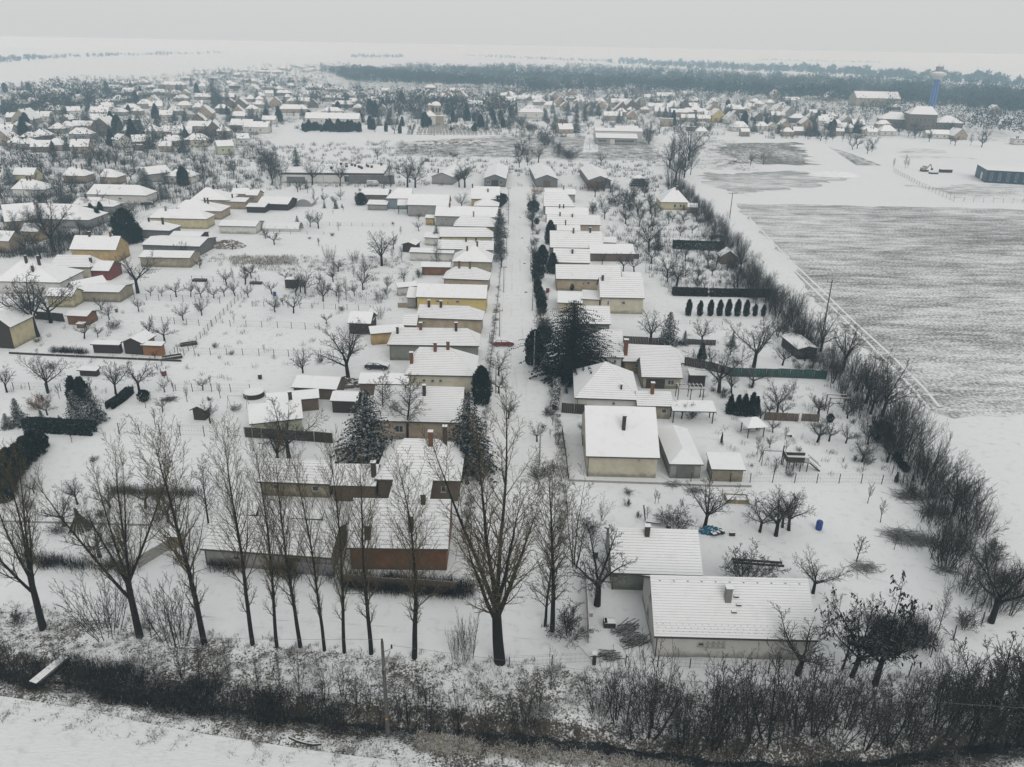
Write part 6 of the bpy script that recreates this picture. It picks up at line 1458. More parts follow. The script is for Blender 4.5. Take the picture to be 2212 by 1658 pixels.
# blue tarpaulin over scrap
def lump(name, label, cat, x, y, w, d, h, mat, seed, n=14, part='sheet'):
    o = obj_at(name, label, cat, x, y); rng = random.Random(seed); V = []; F = []
    for j in range(n):
        for i in range(n):
            a, b_ = i / (n - 1) * 2 - 1, j / (n - 1) * 2 - 1; e = max(0, 1 - (a * a + b_ * b_)); V.append((a * w / 2 + rng.uniform(-.1, .1), b_ * d / 2 + rng.uniform(-.1, .1), -.05 + h * e ** .6 * rng.uniform(.6, 1.1)))
    for j in range(n - 1):
        for i in range(n - 1): F.append((j * n + i, j * n + i + 1, (j + 1) * n + i + 1, (j + 1) * n + i))
    mesh_obj(part, V, F, mat, None, o); return o
M_TARP = mat_snowy('tarp_blue', (0.02, 0.11, 0.17), .78, 1.0, snow=.9, nscale=1.5)
o = lump('tarpaulin_heap', 'heap of scrap under a crumpled blue tarpaulin by the round bare tree', 'scrap heap', 1536, 1150, 3.6, 1.6, .9, M_TARP, 3)
for k in range(7):
    mb = MB(); a = RNG.uniform(0, 3); mb.box((RNG.uniform(-.5, 2.6), RNG.uniform(-1.1, .3), RNG.uniform(.15, .5)), (RNG.uniform(.3, .8), RNG.uniform(.2, .5), RNG.uniform(.2, .6)), 0, a, top=1); mb.build('scrap_piece', DS_, o)
lump('rubble_heap', 'low heap of broken boards and snow behind the low brown stable', 'heap', 752, 830, 7, 4, 1.1, mat_snowy('rubble', (.09, .075, .06), .7, .98), 8, 20, 'mound'); lump('earth_heap', 'pale heap of rubble beside the white shed row', 'heap', 492, 533, 11, 7, 2.0, mat_snowy('earth', (.16, .13, .1), .55, .95), 9, 20, 'mound')
lump('earth_heap', 'snow-covered earth heap in the yard by the blue warehouse', 'heap', 1800, 380, 26, 12, 2.2, M_LUMP, 10, 20, 'mound'); lump('earth_heap', 'long grassy mound above the barn row, nearer the road', 'heap', 1005, 312, 40, 16, 3.0, mat_snowy('weedy_earth', (.11, .09, .065), .62, .92), 11, 22, 'mound'); lump('earth_heap', 'grassy mound in the wasteland below the cemetery', 'heap', 935, 312, 30, 12, 2.0, MATS['weedy_earth'], 12, 22, 'mound')
lump('manure_heap', 'reddish brown heap under the leaning locust trees', 'heap', 1905, 1400, 4.2, 2.4, 1.2, mat_snowy('manure', (.075, .034, .02), .85, 1.0, snow=.6), 13, 16, 'mound')
# brush heaps and bundles
def brush(x, y, label, n=90, w=1.6, h=.7, seed=1, name='brush_heap', cat='brush heap', aligned=None):
    o = obj_at(name, label, cat, x, y); rng = random.Random(seed); mb = MB()
    for _ in range(n):
        c = Vector((rng.gauss(0, w * .3), rng.gauss(0, w * .2), abs(rng.gauss(0, h * .5)))); a = rng.uniform(0, 3.14) if aligned is None else aligned + rng.gauss(0, .12); l = rng.uniform(.4, 1.2) * w * .5
        d = Vector((math.cos(a) * l, math.sin(a) * l, rng.gauss(0, .12))); mb.tube(c - d, c + d, .025 if aligned is None else .05, .015 if aligned is None else .045, 4, cap=False)
    mb.build('twigs', M_TWIG, o); return o
brush(1352, 1362, 'bound bundle of cut twigs in the front yard, the farther one', 90, 1.7, .6, 1, 'twig_bundle', 'bundle', .6); brush(1369, 1388, 'bound bundle of cut twigs in the front yard, nearest the house', 90, 1.7, .6, 2, 'twig_bundle', 'bundle', .6)
brush(1950, 1160, 'brush heap in the open plot, the larger of two', 200, 3.4, .5, 3); brush(1987, 1168, 'brush heap in the open plot, the smaller of two', 160, 2.8, .45, 4); brush(1962, 1073, 'twiggy heap below the fence corner', 150, 3, .6, 5); brush(2020, 1108, 'dark twig heap by the hedgerow', 170, 3, .7, 6)
brush(1868, 1228, 'scatter of cut branches on the slope', 80, 2.5, .3, 7); brush(2038, 1232, 'low twig patch by the leaning posts', 70, 2, .3, 8); brush(1310, 1420, 'stack of short poles on the front yard edge', 60, 1.6, .4, 9, 'pole_stack', 'stack', 0.0); brush(1500, 1062, 'small brush heap above the round bare tree', 60, 2, .5, 10)
brush(1455, 1048, 'dead branches by the kerb wall', 50, 2, .4, 11); brush(1160, 1535, 'dead branches on the ditch bank', 60, 2, .5, 12); brush(366, 865, 'low clipped bush in the shelter lawn', 140, 1.6, .7, 13)
# cone of stakes
o = obj_at('stake_cone', 'dark cone of cut stakes leaning together in the left plot', 'stake pile', 174, 1143)
rng = random.Random(5)
for k in range(46): a = rng.uniform(0, 6.28); r_ = rng.uniform(1.1, 1.5); mb = MB(); mb.tube((math.cos(a) * r_, math.sin(a) * r_, 0), (math.cos(a) * -.2, math.sin(a) * -.2, rng.uniform(2.4, 3.1)), .06, .04, 4, cap=False); mb.build('stake', M_DWOOD, o)
# front yard odds and ends
o = obj_at('yard_bin', 'dark open box with boards beside the twig bundles', 'box', 1316, 1352, .0)
boxes(o, 'side', DS_, [((0, -.45, .35), (1.2, .06, .7)), ((0, .45, .35), (1.2, .06, .7)), ((-.6, 0, .45), (.06, .9, .9)), ((.6, 0, .3), (.06, .9, .6))]); boxes(o, 'lid', M_ROOFSNOW, [((.15, 0, .62), (.8, .8, .1))])
o = obj_at('gate_pillar', 'dark square pillar with a snow cap at the front lane', 'pillar', 1283, 1436); boxes(o, 'pillar', [M_DWOOD, M_ROOFSNOW], [((0, 0, .7), (.35, .35, 1.4))]); boxes(o, 'cap', M_ROOFSNOW, [((0, 0, 1.47), (.5, .5, .14))])
mb = MB(); mb.beam((-.2, .1, .5), (-1.7, 1.9, 1.0), .06); mb.build('arm', M_DWOOD, o)
for k, (x, y) in enumerate([(1274, 1330), (1276, 1365)]): o = obj_at('paving_block', ['farther', 'nearer'][k] + ' snow-capped block beside the panel fence', 'block', x, y); boxes(o, 'block', [M_CONC, M_ROOFSNOW], [((0, 0, .25), (.6, .5, .5))])
o = obj_at('pallet', 'wooden pallet lying in front of the twig bundles', 'pallet', 1312, 1420, .0)
for k in range(5): boxes(o, 'slat', DS_, [((0, -.5 + .25 * k, .13), (1.5, .14, .03))])
boxes(o, 'runner', M_DWOOD, [((-.6, 0, .055), (.1, 1.1, .11)), ((.6, 0, .055), (.1, 1.1, .11))])
# footbridge over the ditch
a, b_ = G(78, 1476), G(136, 1428); o = thing('footbridge', 'snow-covered plank footbridge over the bramble ditch', 'footbridge', (a.x, a.y, 0)); d = b_ - a; L = d.length; an = math.atan2(d.y, d.x); s = Vector((-d.y, d.x, 0)).normalized()
mb = MB(); mb.box((d.x / 2, d.y / 2, .30), (L + .6, .9, .14), 1, an, top=0); mb.build('deck', [M_ROOFSNOW, M_DWOOD], o)
for sg in (-1, 1): mb = MB(); p = s * sg * .4; mb.beam((p.x, p.y, .1), (d.x + p.x, d.y + p.y, .1), .14, .24); mb.build('girder', M_DWOOD, o)
o = obj_at('fallen_trough', 'dark curved plank edge of a snowy hollow by the near field', 'plank', 660, 1604); mb = MB()
pts = [(-1.6, .4), (-.8, .0), (0, -.25), (.8, -.4), (1.5, -.3)]
for p, q in zip(pts[:-1], pts[1:]): mb.beam((*p, .15), (*q, .15), .08, .25)
mb.build('plank', M_DWOOD, o)
# well house, boat, wheelbarrow, tables
o = obj_at('wheelbarrow', 'small wheelbarrow left in the snow near the apple trees', 'wheelbarrow', 1702, 866 + 80, .3); mb = MB(); mb.add([(-.4, -.25, .6), (.4, -.3, .6), (.4, .3, .6), (-.4, .25, .6), (-.2, -.15, .3), (.2, -.18, .3), (.2, .18, .3), (-.2, .15, .3)], [(0, 1, 5, 4), (1, 2, 6, 5), (2, 3, 7, 6), (3, 0, 4, 7), (4, 5, 6, 7), (3, 2, 1, 0)], [0] * 5 + [1]); mb.build('tray', [M_DARK, M_ROOFSNOW], o)
mb = MB(); mb.tube((.55, -.05, .2), (.55, .05, .2), .2, .2, 10); mb.build('wheel', M_DARK, o)
for sy in (-.25, .25): mb = MB(); mb.beam((.5, sy * .3, .25), (-1.0, sy, .75), .04); mb.build('handle', M_DARK, o)
o = obj_at('rowing_boat', 'small dark boat turned up beside the thorn bush', 'boat', 1412, 1132, -.15); mb = MB(); mb.add([(-1.1, -.35, .45), (.8, -.4, .4), (1.2, 0, .45), (.8, .4, .4), (-1.1, .35, .45), (-.9, 0, .05), (.8, 0, .05)], [(0, 5, 6, 1), (1, 6, 2), (2, 6, 3), (3, 6, 5, 4), (4, 5, 0), (0, 1, 2, 3, 4)], [0] * 5 + [1]); mb.build('hull', DS_, o); mb = MB(); mb.beam((-1.1, 0, .3), (-1.5, .2, 2.6), .12); mb.build('mast', M_DWOOD, o)
for x, y, l, w_ in [(1300, 875 - 40 + 15, 'garden table with snow under the pale cream house', 1.6), (1342, 872 - 180 - 36, 'white garden bench table beside the bare trees', 1.9), (956, 919, 'little bench by the swing frame near the green farm building', 1.2)]:
    o = obj_at('garden_table', l, 'table', x, y); boxes(o, 'top', WS, [((0, 0, .72), (w_, .8, .07))])
    for sx in (-1, 1):
        for sy in (-1, 1): boxes(o, 'leg', M_WOOD, [((sx * w_ * .42, sy * .3, .34), (.07, .07, .68))])
o = obj_at('swing_frame', 'thin metal swing frame beside the round pool', 'swing', 515, 880); 
for sx in (-1.6, 1.6):
    for sy in (-.7, .7): mb = MB(); mb.beam((sx, 0, 2.1), (sx, sy, 0), .05); mb.build('leg', M_METAL, o)
mb = MB(); mb.beam((-1.6, 0, 2.1), (1.6, 0, 2.1), .06); mb.build('bar', M_METAL, o)
o = obj_at('garden_pool', 'round dark-sided garden pool covered in snow', 'pool', 549, 856); mb = MB(); mb.tube((0, 0, 0), (0, 0, .9), 1.8, 1.8, 20); mb.build('wall', M_DWOOD, o); mb = MB(); mb.tube((0, 0, .9), (0, 0, .96), 1.75, 1.7, 20); mb.build('snow_cover', M_ROOFSNOW, o)
o = obj_at('well', 'brick well box with a snowy lid in the upper left garden', 'well', 177, 708); boxes(o, 'shaft', [WALL['brick'], M_ROOFSNOW], [((0, 0, .5), (1.5, 1.1, 1.0))]); boxes(o, 'lid', M_ROOFSNOW, [((0, 0, 1.06), (1.65, 1.25, .12))])
o = obj_at('poly_tunnel', 'torn plastic greenhouse half covered in snow', 'greenhouse', 612, 497); N_ = 9; V_, F_ = [], []
for i in range(7):
    for j in range(N_): a = math.pi * j / (N_ - 1); V_.append((-6 + 2 * i, -math.cos(a) * 3.0, math.sin(a) * 2.6 * (1 + .06 * math.sin(i * 3 + j))))
for i in range(6):
    for j in range(N_ - 1): F_.append((i * N_ + j, (i + 1) * N_ + j, (i + 1) * N_ + j + 1, i * N_ + j + 1))
mesh_obj('cover', V_, F_, mat_snowy('plastic_sheet', (.42, .42, .42), .35, .6), None, o)
o = obj_at('hoop_greenhouse', 'small rounded glasshouse by the ramshackle shed', 'greenhouse', 656, 447); V_, F_ = [], []
for i in range(4):
    for j in range(N_): a = math.pi * j / (N_ - 1); V_.append((-math.cos(a) * 3.2, 2 * i, math.sin(a) * 2.8))
for i in range(3):
    for j in range(N_ - 1): F_.append((i * N_ + j, (i + 1) * N_ + j, (i + 1) * N_ + j + 1, i * N_ + j + 1))
F_.append(tuple(range(N_))); mesh_obj('cover', V_, F_, mat_snowy('plastic_grey', (.25, .25, .25), .3, .6), None, o)
o = obj_at('dark_hutch', 'black square hutch on legs in the bare orchard', 'hutch', 632, 621); boxes(o, 'cabin', DS_, [((0, 0, 1.2), (3.0, 2.2, 2.2))]); boxes(o, 'leg', M_DWOOD, [((-1.3, 0, .06), (.2, 1.8, .12)), ((1.3, 0, .06), (.2, 1.8, .12))])
o = obj_at('netting_cage', 'grey netting cage over bushes below the orchard', 'fruit cage', 791, 655)
for sx in (-2.4, 0, 2.4):
    for sy in (-1, 1): mb = MB(); mb.tube((sx, sy, 0), (sx, sy, 2.4), .04, .04, 5); mb.build('pole', M_METAL, o)
mb = MB()
for k in range(13):
    x_ = -2.4 + .4 * k
    mb.beam((x_, -1, 2.38), (x_, 1, 2.38), .02); mb.beam((x_, -1, 0), (x_, -1, 2.38), .02)
for k in range(7): mb.beam((-2.4, -1, .3 + .33 * k), (2.4, -1, .3 + .33 * k), .02)
mb.build('net', M_METAL, o)
for k, (x, y, w_, d_) in enumerate([(432, 608, 3.4, 1.2), (553, 614, 3.0, .9), (372, 775, 3.6, 1.4), (408, 746, 3.2, 1.0), (1552, 513, 2.6, 1.2)]):
    o = obj_at('cold_frame', ['dark open cold frame by the upper orchard fence', 'low dark plank box at the end of the orchard fence', 'plank-sided compost box at the fence corner', 'slatted board box by the slanting fence', 'low plank box in the far orchard'][k], 'garden box', x, y, .0 if k not in (2, 3) else .5)
    boxes(o, 'side_board', DS_, [((0, -d_ / 2, .3), (w_, .06, .6)), ((0, d_ / 2, .3), (w_, .06, .6)), ((-w_ / 2, 0, .3), (.06, d_ - .1, .6)), ((w_ / 2, 0, .3), (.06, d_ - .1, .6))]); boxes(o, 'snow_fill', M_ROOFSNOW, [((0, 0, .12), (w_ - .1, d_ - .1, .2))])
o = obj_at('snow_box', 'small shed-like box with a snow lid under the blue spruce', 'box', 211, 905); boxes(o, 'cabin', DS_, [((0, 0, .55), (1.5, 1.2, 1.1))]); boxes(o, 'lid', M_ROOFSNOW, [((0, 0, 1.18), (1.75, 1.4, .14))])
# pergola and yard stuff behind the stone house, football goals, hunting frame
o = obj_at('pergola', 'dark timber pergola beside the veranda outbuilding', 'pergola', 1488, 862)
for sx in (-2.2, 0, 2.2):
    for sy in (-1, 1): boxes(o, 'post', M_DWOOD, [((sx, sy, 1.15), (.12, .12, 2.3))])
for sy in (-1, 1): boxes(o, 'beam', DS_, [((0, sy, 2.36), (4.8, .12, .12))])
for k in range(7): boxes(o, 'rafter', DS_, [((-2.1 + .7 * k, 0, 2.48), (.08, 2.6, .1))])
o = obj_at('log_shelter', 'big dark tarpaulined log pile in the white yard', 'log pile', 1380, 402); rng = random.Random(2)
for r_ in range(4):
    for k in range(9 - r_): mb = MB(); mb.tube((-4 + k * .95 + r_ * .45, -2, .45 + r_ * .8), (-4 + k * .95 + r_ * .45 + rng.uniform(-.2, .2), 2, .45 + r_ * .8), .45, .42, 7); mb.build('log', M_DWOOD, o)
mb = MB(); mb.add([(-3.2, -2.2, 3.6), (2.2, -2.2, 3.6), (2.2, 2.2, 3.6), (-3.2, 2.2, 3.6), (-.5, 0, 5.2)], [(0, 1, 4), (1, 2, 4), (2, 3, 4), (3, 0, 4), (3, 2, 1, 0)]); mb.build('cover', M_ROOFSNOW, o)
# excavator
o = obj_at('excavator', 'small excavator with a bent arm on the snowy building site', 'excavator', 1996, 371, .2)
for sy in (-1, 1): boxes(o, 'track', M_DARK, [((0, sy, .45), (3.4, .6, .9))])
boxes(o, 'cab', [WALL['tan'], M_ROOFSNOW], [((.1, .3, 2.0), (1.6, 1.4, 1.9))]); boxes(o, 'engine_hood', [WALL['tan'], M_ROOFSNOW], [((-1.1, 0, 1.5), (1.3, 2.2, 1.1))])
mb = MB(); mb.beam((.8, -.5, 1.5), (2.6, -.5, 3.8), .4); mb.build('boom', WALL['tan'], o); mb = MB(); mb.beam((2.6, -.5, 3.8), (4.0, -.5, 1.6), .32); mb.build('arm', WALL['tan'], o); boxes(o, 'bucket', M_DARK, [((4.0, -.5, 1.2), (.8, .9, .8))])
for x, y, l in [(2042, 373, 'dark skip container beside the blue warehouse yard'), (2016, 376, 'low stack of building boards on the site')]:
    o = obj_at('container', l, 'container', x, y); boxes(o, 'shell', DS_, [((0, 0, .8 if x > 2030 else .4), (6 if x > 2030 else 4, 2.2, 1.6 if x > 2030 else .8))]); boxes(o, 'rim', M_DARK, [((0, -1.14, 1.2 if x > 2030 else .6), (5.6 if x > 2030 else 3.6, .08, .15))])
# ------------------------------------------------------------------ the village beyond
HOUSES = []
LAND += [(n_, G(*p)) for n_, p in (('the water tower', (2012, 240)), ('the cemetery chapel', (928, 272)), ('the pale corner tower block', (947, 205)), ('the cypress row of the cemetery', (700, 270)), ('the far left snow field', (90, 185)),
   ('the village end on the hill', (600, 150)), ('the lane bend', (640, 268)), ('the tallest pair of firs', (470, 215)), ('the yellow-gabled house', (1550, 264)), ('the wide low roof by the cemetery', (1146, 252)), ('the farm plots', (1700, 305)), ('the village edge road', (2130, 330)))]
def far(x, y, w, kind='hip', wall='tan', hs_=3.2, yaw=0.0, chim=1, crop=None):
    x, y = (crop[0] + x / 4, crop[1] + y / 4); w = w / 4
    b = G(x, y); depth = b.y * math.cos(PITCH) + CAM_H * math.sin(PITCH)
    W = max(5.0, w * depth / FPX); rng = RNG
    names = {'hip': 'hip-roofed', 'gable': 'gabled', 'front': 'gable-fronted', 'flat': 'flat-roofed'}
    col = {'tan': 'tan', 'white': 'white', 'bright': 'white', 'grey': 'grey', 'brown': 'brown', 'ivory': 'cream', 'pale_yellow': 'pale yellow', 'yellow': 'yellow', 'pale_green': 'pale green', 'ochre': 'ochre', 'khaki': 'khaki'}[wall]
    size = 'long ' if W > 19 else ('small ' if W < 8.5 else '')
    yaw = R(yaw + rng.uniform(-6, 6))
    if kind == 'front': half, L = W / 2, W * rng.uniform(1.1, 1.5); rz = yaw + math.pi / 2; c = b + Vector((math.cos(rz), math.sin(rz), 0)) * L / 2
    else:
        L = W if abs(math.degrees(yaw)) < 15 else W * .72; half = min(L * .42, rng.uniform(3.8, 5.2)) if kind != 'flat' else min(L * .4, 7); rz = yaw
        c = b + Vector((-math.sin(rz), math.cos(rz), 0)) * half
    root = thing('house', None, 'house', (c.x, c.y, 0), rz, 'houses of the far village', f'{size}{names[kind]} {col} house')
    pt = R(rng.uniform(34, 42)) if kind != 'front' else R(rng.uniform(40, 46))
    wz = hs_ * .55
    side = 'l' if kind == 'front' else 'n'
    wn_ = [(side, .3, wz, 1.1, 1.2), (side, .7, wz, 1.1, 1.2)] + ([('l', .5, hs_ + half * .35, .9, 1.0)] if kind != 'hip' and kind != 'flat' and half > 3 else [])
    ch = [(rng.uniform(.25, .75), rng.choice([-.15, .1]), 1.3, .5, rng.choice('bd')) for _ in range(chim)]
    build_house(root, L, half, hs_, pt, 'gable' if kind == 'front' else kind, hip=(half * .9, half * .9), wall=wall, wins=wn_, chims=ch, detail=False, zb=-.1)
    HOUSES.append((c.x, c.y, max(L / 2, half) + 2))
    return root
C1, C2, C3, C4 = (0, 109), (553, 109), (1106, 109), (1659, 109)
tn = ['tan', 'white', 'grey', 'ivory', 'brown', 'tan', 'khaki']
def fars(crop, rows, yaw=0):
    for q in rows:
        x, y, w, k = q[:4]; wall = q[4] if len(q) > 4 else RNG.choice(tn); hs_ = q[5] if len(q) > 5 else 3.2; yw = q[6] if len(q) > 6 else yaw
        far(x, y, w, k, wall, hs_, yw, RNG.choice([0, 1, 1, 2]), crop)
fars(C1, [(245, 800, 140, 'hip'), (350, 785, 150, 'hip'), (225, 860, 150, 'hip'), (470, 872, 150, 'hip', 'tan'), (490, 722, 140, 'hip'), (575, 702, 120, 'hip'), (700, 695, 190, 'gable', 'tan'), (685, 772, 190, 'hip', 'grey'), (740, 852, 140, 'gable', 'tan', 3, 30), (1000, 842, 210, 'gable', 'white', 4.5, -42),
   (1240, 852, 220, 'gable', 'tan', 4, 34), (1300, 742, 100, 'hip'), (1420, 748, 170, 'hip'), (1475, 832, 200, 'hip', 'tan'), (1430, 882, 110, 'gable', 'tan'), (1545, 722, 110, 'hip'), (1720, 725, 200, 'gable', 'tan', 5), (1690, 822, 190, 'hip', 'tan'), (1960, 905, 200, 'gable', 'pale_green', 4.6, 34), (2110, 825, 150, 'gable', 'white', 4, 34),
   (2080, 690, 200, 'gable', 'brown'), (2210, 720, 220, 'gable', 'white', 4), (1190, 870, 60, 'flat', 'brown'), (370, 622, 140, 'gable', 'white', 4), (650, 582, 150, 'gable', 'white', 5, 30), (860, 595, 160, 'gable', 'white', 5), (870, 640, 220, 'gable', 'tan', 3), (1120, 642, 120, 'flat', 'brown'), (1010, 570, 150, 'hip', 'grey'),
   (880, 502, 130, 'gable', 'tan'), (1090, 452, 110, 'hip'), (1210, 415, 120, 'hip'), (1300, 470, 130, 'hip'), (1490, 335, 210, 'hip', 'tan', 5), (1380, 390, 160, 'hip'), (1500, 402, 140, 'hip'), (1720, 330, 100, 'front'), (1830, 262, 70, 'hip'), (1750, 432, 150, 'gable'), (1950, 432, 150, 'gable'), (2170, 365, 90, 'front', 'white'), (270, 475, 120, 'hip'), (50, 465, 90, 'gable'),
   (170, 405, 160, 'hip'), (480, 392, 250, 'hip'), (680, 412, 70, 'flat'), (790, 450, 140, 'hip'), (970, 352, 210, 'hip'), (1100, 312, 120, 'hip'), (1240, 300, 90, 'hip'), (1620, 262, 90, 'hip'), (1720, 215, 90, 'hip'), (1900, 205, 80, 'hip'), (2050, 230, 90, 'hip'), (2120, 280, 80, 'hip'), (1560, 445, 130, 'hip'), (100, 620, 110, 'gable'), (1000, 470, 100, 'hip'), (720, 300, 0, 'hip'), (20, 720, 100, 'gable'), (170, 700, 130, 'hip'), (130, 850, 120, 'hip'), (560, 640, 90, 'front'), (1180, 560, 90, 'hip'), (1660, 590, 80, 'flat'), (2020, 330, 90, 'hip')])
fars(C2, [(40, 715, 160, 'gable', 'tan', 4), (110, 640, 120, 'gable', 'white'), (320, 542, 250, 'hip', 'tan', 3.2, 12), (380, 470, 230, 'hip', 'tan'), (470, 402, 120, 'gable'), (655, 560, 170, 'hip', 'bright'), (660, 640, 470, 'gable', 'white', 4), (740, 498, 180, 'hip'), (840, 412, 180, 'gable', 'white'), (990, 462, 110, 'gable', 'tan'), (1170, 440, 60, 'hip'),
   (1300, 392, 180, 'flat', 'white', 6), (1240, 520, 80, 'front'), (1375, 432, 70, 'front', 'white', 4.5), (1410, 545, 60, 'flat', 'bright', 6), (1525, 442, 130, 'hip', 'tan'), (1500, 345, 90, 'hip'), (1655, 442, 90, 'front', 'tan', 5), (1745, 372, 140, 'gable'), (1770, 452, 120, 'front', 'tan', 4.5), (1900, 495, 140, 'gable'), (2050, 385, 110, 'flat'), (2140, 440, 90, 'hip', 'tan', 6), (2090, 505, 130, 'front'), (1670, 520, 80, 'front'),
   (120, 405, 100, 'gable', 'white', 4, 30), (230, 395, 130, 'hip'), (510, 345, 160, 'hip'), (670, 362, 150, 'hip'), (100, 345, 110, 'hip'), (30, 420, 80, 'hip'), (1090, 530, 60, 'front'), (200, 455, 70, 'flat'), (40, 300, 90, 'hip'), (150, 318, 90, 'hip'), (880, 530, 90, 'hip'), (250, 170, 110, 'hip'), (360, 150, 100, 'hip'), (520, 178, 110, 'hip'), (620, 145, 80, 'hip'), (950, 150, 90, 'hip'), (1150, 160, 120, 'gable', 'white'), (1340, 165, 90, 'gable'), (60, 200, 120, 'hip'), (180, 205, 90, 'hip'), (430, 190, 90, 'hip'), (760, 150, 80, 'hip')])
fars(C3, [(50, 392, 90, 'gable', 'white', 5), (75, 455, 130, 'gable', 'white', 4), (230, 428, 80, 'hip'), (240, 475, 120, 'hip', 'tan'), (370, 435, 70, 'front', 'tan', 5), (420, 492, 110, 'front', 'tan', 4.5), (510, 432, 110, 'front', 'tan', 5), (590, 470, 110, 'hip'), (590, 508, 100, 'front'), (680, 498, 70, 'front'), (755, 470, 110, 'hip'), (770, 508, 90, 'front'), (670, 545, 70, 'front'), (820, 440, 60, 'front'),
   (910, 455, 110, 'gable', 'white', 5), (930, 498, 150, 'gable', 'tan', 5), (950, 545, 140, 'front', 'brown', 3), (1180, 447, 80, 'gable', 'white', 5), (1240, 522, 130, 'gable', 'white', 4), (1260, 462, 70, 'hip'), (1395, 502, 110, 'hip', 'tan'), (1290, 570, 120, 'gable', 'tan', 4), (1445, 578, 150, 'gable', 'tan', 4), (1335, 660, 110, 'flat', 'tan', 6), (1570, 510, 120, 'hip', 'tan'), (1520, 405, 90, 'gable', 'white', 4), (1565, 462, 120, 'hip'), (1735, 515, 90, 'front', 'tan', 4), (1740, 470, 90, 'hip'), (1840, 455, 60, 'front', 'white', 5), (1900, 525, 110, 'hip', 'white'),
   (1785, 625, 125, 'front', 'yellow', 5.5), (1930, 592, 80, 'front'), (1975, 705, 160, 'hip', 'white'), (2060, 515, 110, 'hip', 'tan'), (2130, 612, 80, 'front'), (1645, 672, 90, 'flat', 'white', 4), (1640, 742, 110, 'hip', 'white'), (1610, 782, 70, 'flat', 'white'), (2165, 695, 110, 'hip', 'white'), (2015, 745, 80, 'gable', 'tan'), (165, 590, 230, 'hip', 'white', 5), (470, 722, 130, 'gable', 'tan', 3, 20), (430, 632, 90, 'flat', 'tan'), (870, 610, 160, 'gable', 'tan', 4), (1040, 600, 100, 'front', 'tan'), (1330, 420, 160, 'gable', 'white'), (1690, 410, 50, 'front', 'white', 4), (2000, 450, 50, 'front'), (2110, 470, 80, 'hip'), (1550, 700, 80, 'flat', 'brown')])
fars(C4, [(70, 425, 100, 'front', 'pale_yellow', 4.5), (225, 410, 90, 'hip', 'tan', 5), (210, 465, 130, 'gable', 'white', 4), (130, 515, 110, 'hip'), (85, 605, 120, 'gable', 'tan', 4), (390, 432, 120, 'hip'), (420, 405, 160, 'gable', 'white', 4), (560, 442, 120, 'front', 'tan', 4), (690, 425, 70, 'front'), (1180, 462, 50, 'hip'), (150, 695, 100, 'front', 'tan', 4), (335, 692, 110, 'front', 'tan', 4.5), (390, 625, 90, 'front'), (260, 738, 90, 'gable'), (170, 745, 110, 'hip'), (500, 655, 130, 'gable', 'white', 4), (880, 725, 140, 'hip', 'tan'), (1000, 685, 120, 'hip', 'tan', 4), (1040, 740, 150, 'hip', 'white'),
   (900, 745, 90, 'gable'), (1490, 765, 150, 'gable', 'white', 3), (1400, 760, 80, 'gable', 'white'), (1660, 775, 130, 'front', 'tan', 2.6), (1965, 560, 100, 'front', 'tan', 4), (620, 740, 70, 'gable'), (1520, 480, 60, 'flat'), (1100, 520, 110, 'hip'), (2180, 820, 110, 'flat', 'white', 4), (40, 690, 60, 'front'), (20, 480, 70, 'hip')])
# more roofs of the same streets, filling in
for P, n, yw in (([(0, 205), (420, 190), (640, 165), (640, 240), (540, 300), (420, 330), (0, 345)], 60, 10), ([(650, 160), (760, 145), (640, 145), (470, 160)], 10, 0), ([(1120, 212), (1640, 226), (1880, 262), (1860, 290), (1440, 262), (1120, 246)], 42, 0), ([(660, 200), (1110, 204), (1110, 228), (660, 236)], 26, 8)):
    xs0, xs1 = min(p[0] for p in P), max(p[0] for p in P); ys0, ys1 = min(p[1] for p in P), max(p[1] for p in P); k = tr = 0
    while k < n and tr < 4000:
        tr += 1; x, y = RNG.uniform(xs0, xs1), RNG.uniform(ys0, ys1)
        if not in_poly(np.array([x]), np.array([y]), P)[0]: continue
        b = G(x, y)
        if any((b.x - a) ** 2 + (b.y - c - 4) ** 2 < (r + 6) ** 2 for a, c, r in HOUSES): continue
        w_ = RNG.uniform(8, 14) * FPX / (b.y * .92 + 23); far(x * 4, y * 4, w_ * 4, RNG.choice(['hip', 'hip', 'gable', 'front']), RNG.choice(tn), RNG.uniform(2.8, 4.2), yw, 1, (0, 0)); k += 1
# trees among them
FT = [([(0, 200), (430, 190), (640, 160), (660, 230), (560, 330), (420, 400), (200, 470), (0, 560)], 105, 'bare', 8.0), ([(650, 215), (1100, 205), (1110, 270), (1050, 262), (860, 262), (650, 255)], 50, 'bare', 9), ([(1110, 210), (1640, 225), (1900, 262), (2100, 290), (2100, 305), (1700, 300), (1480, 292), (1380, 300), (1110, 290)], 80, 'bare', 8),
      ([(0, 200), (620, 165), (640, 260), (420, 330), (0, 350)], 105, 'fir', 10.5), ([(640, 215), (1440, 210), (1440, 260), (1150, 290), (640, 265)], 95, 'fir', 10.5), ([(1440, 220), (1860, 262), (1860, 300), (1660, 292), (1440, 275)], 50, 'fir', 10), ([(380, 330), (560, 300), (560, 370), (470, 430), (380, 420)], 14, 'bare', 6.5), ([(1740, 285), (1900, 320), (1880, 335), (1740, 300)], 18, 'bare', 7), ([(1930, 270), (2140, 290), (2130, 325), (1930, 305)], 24, 'bare', 7.5)]
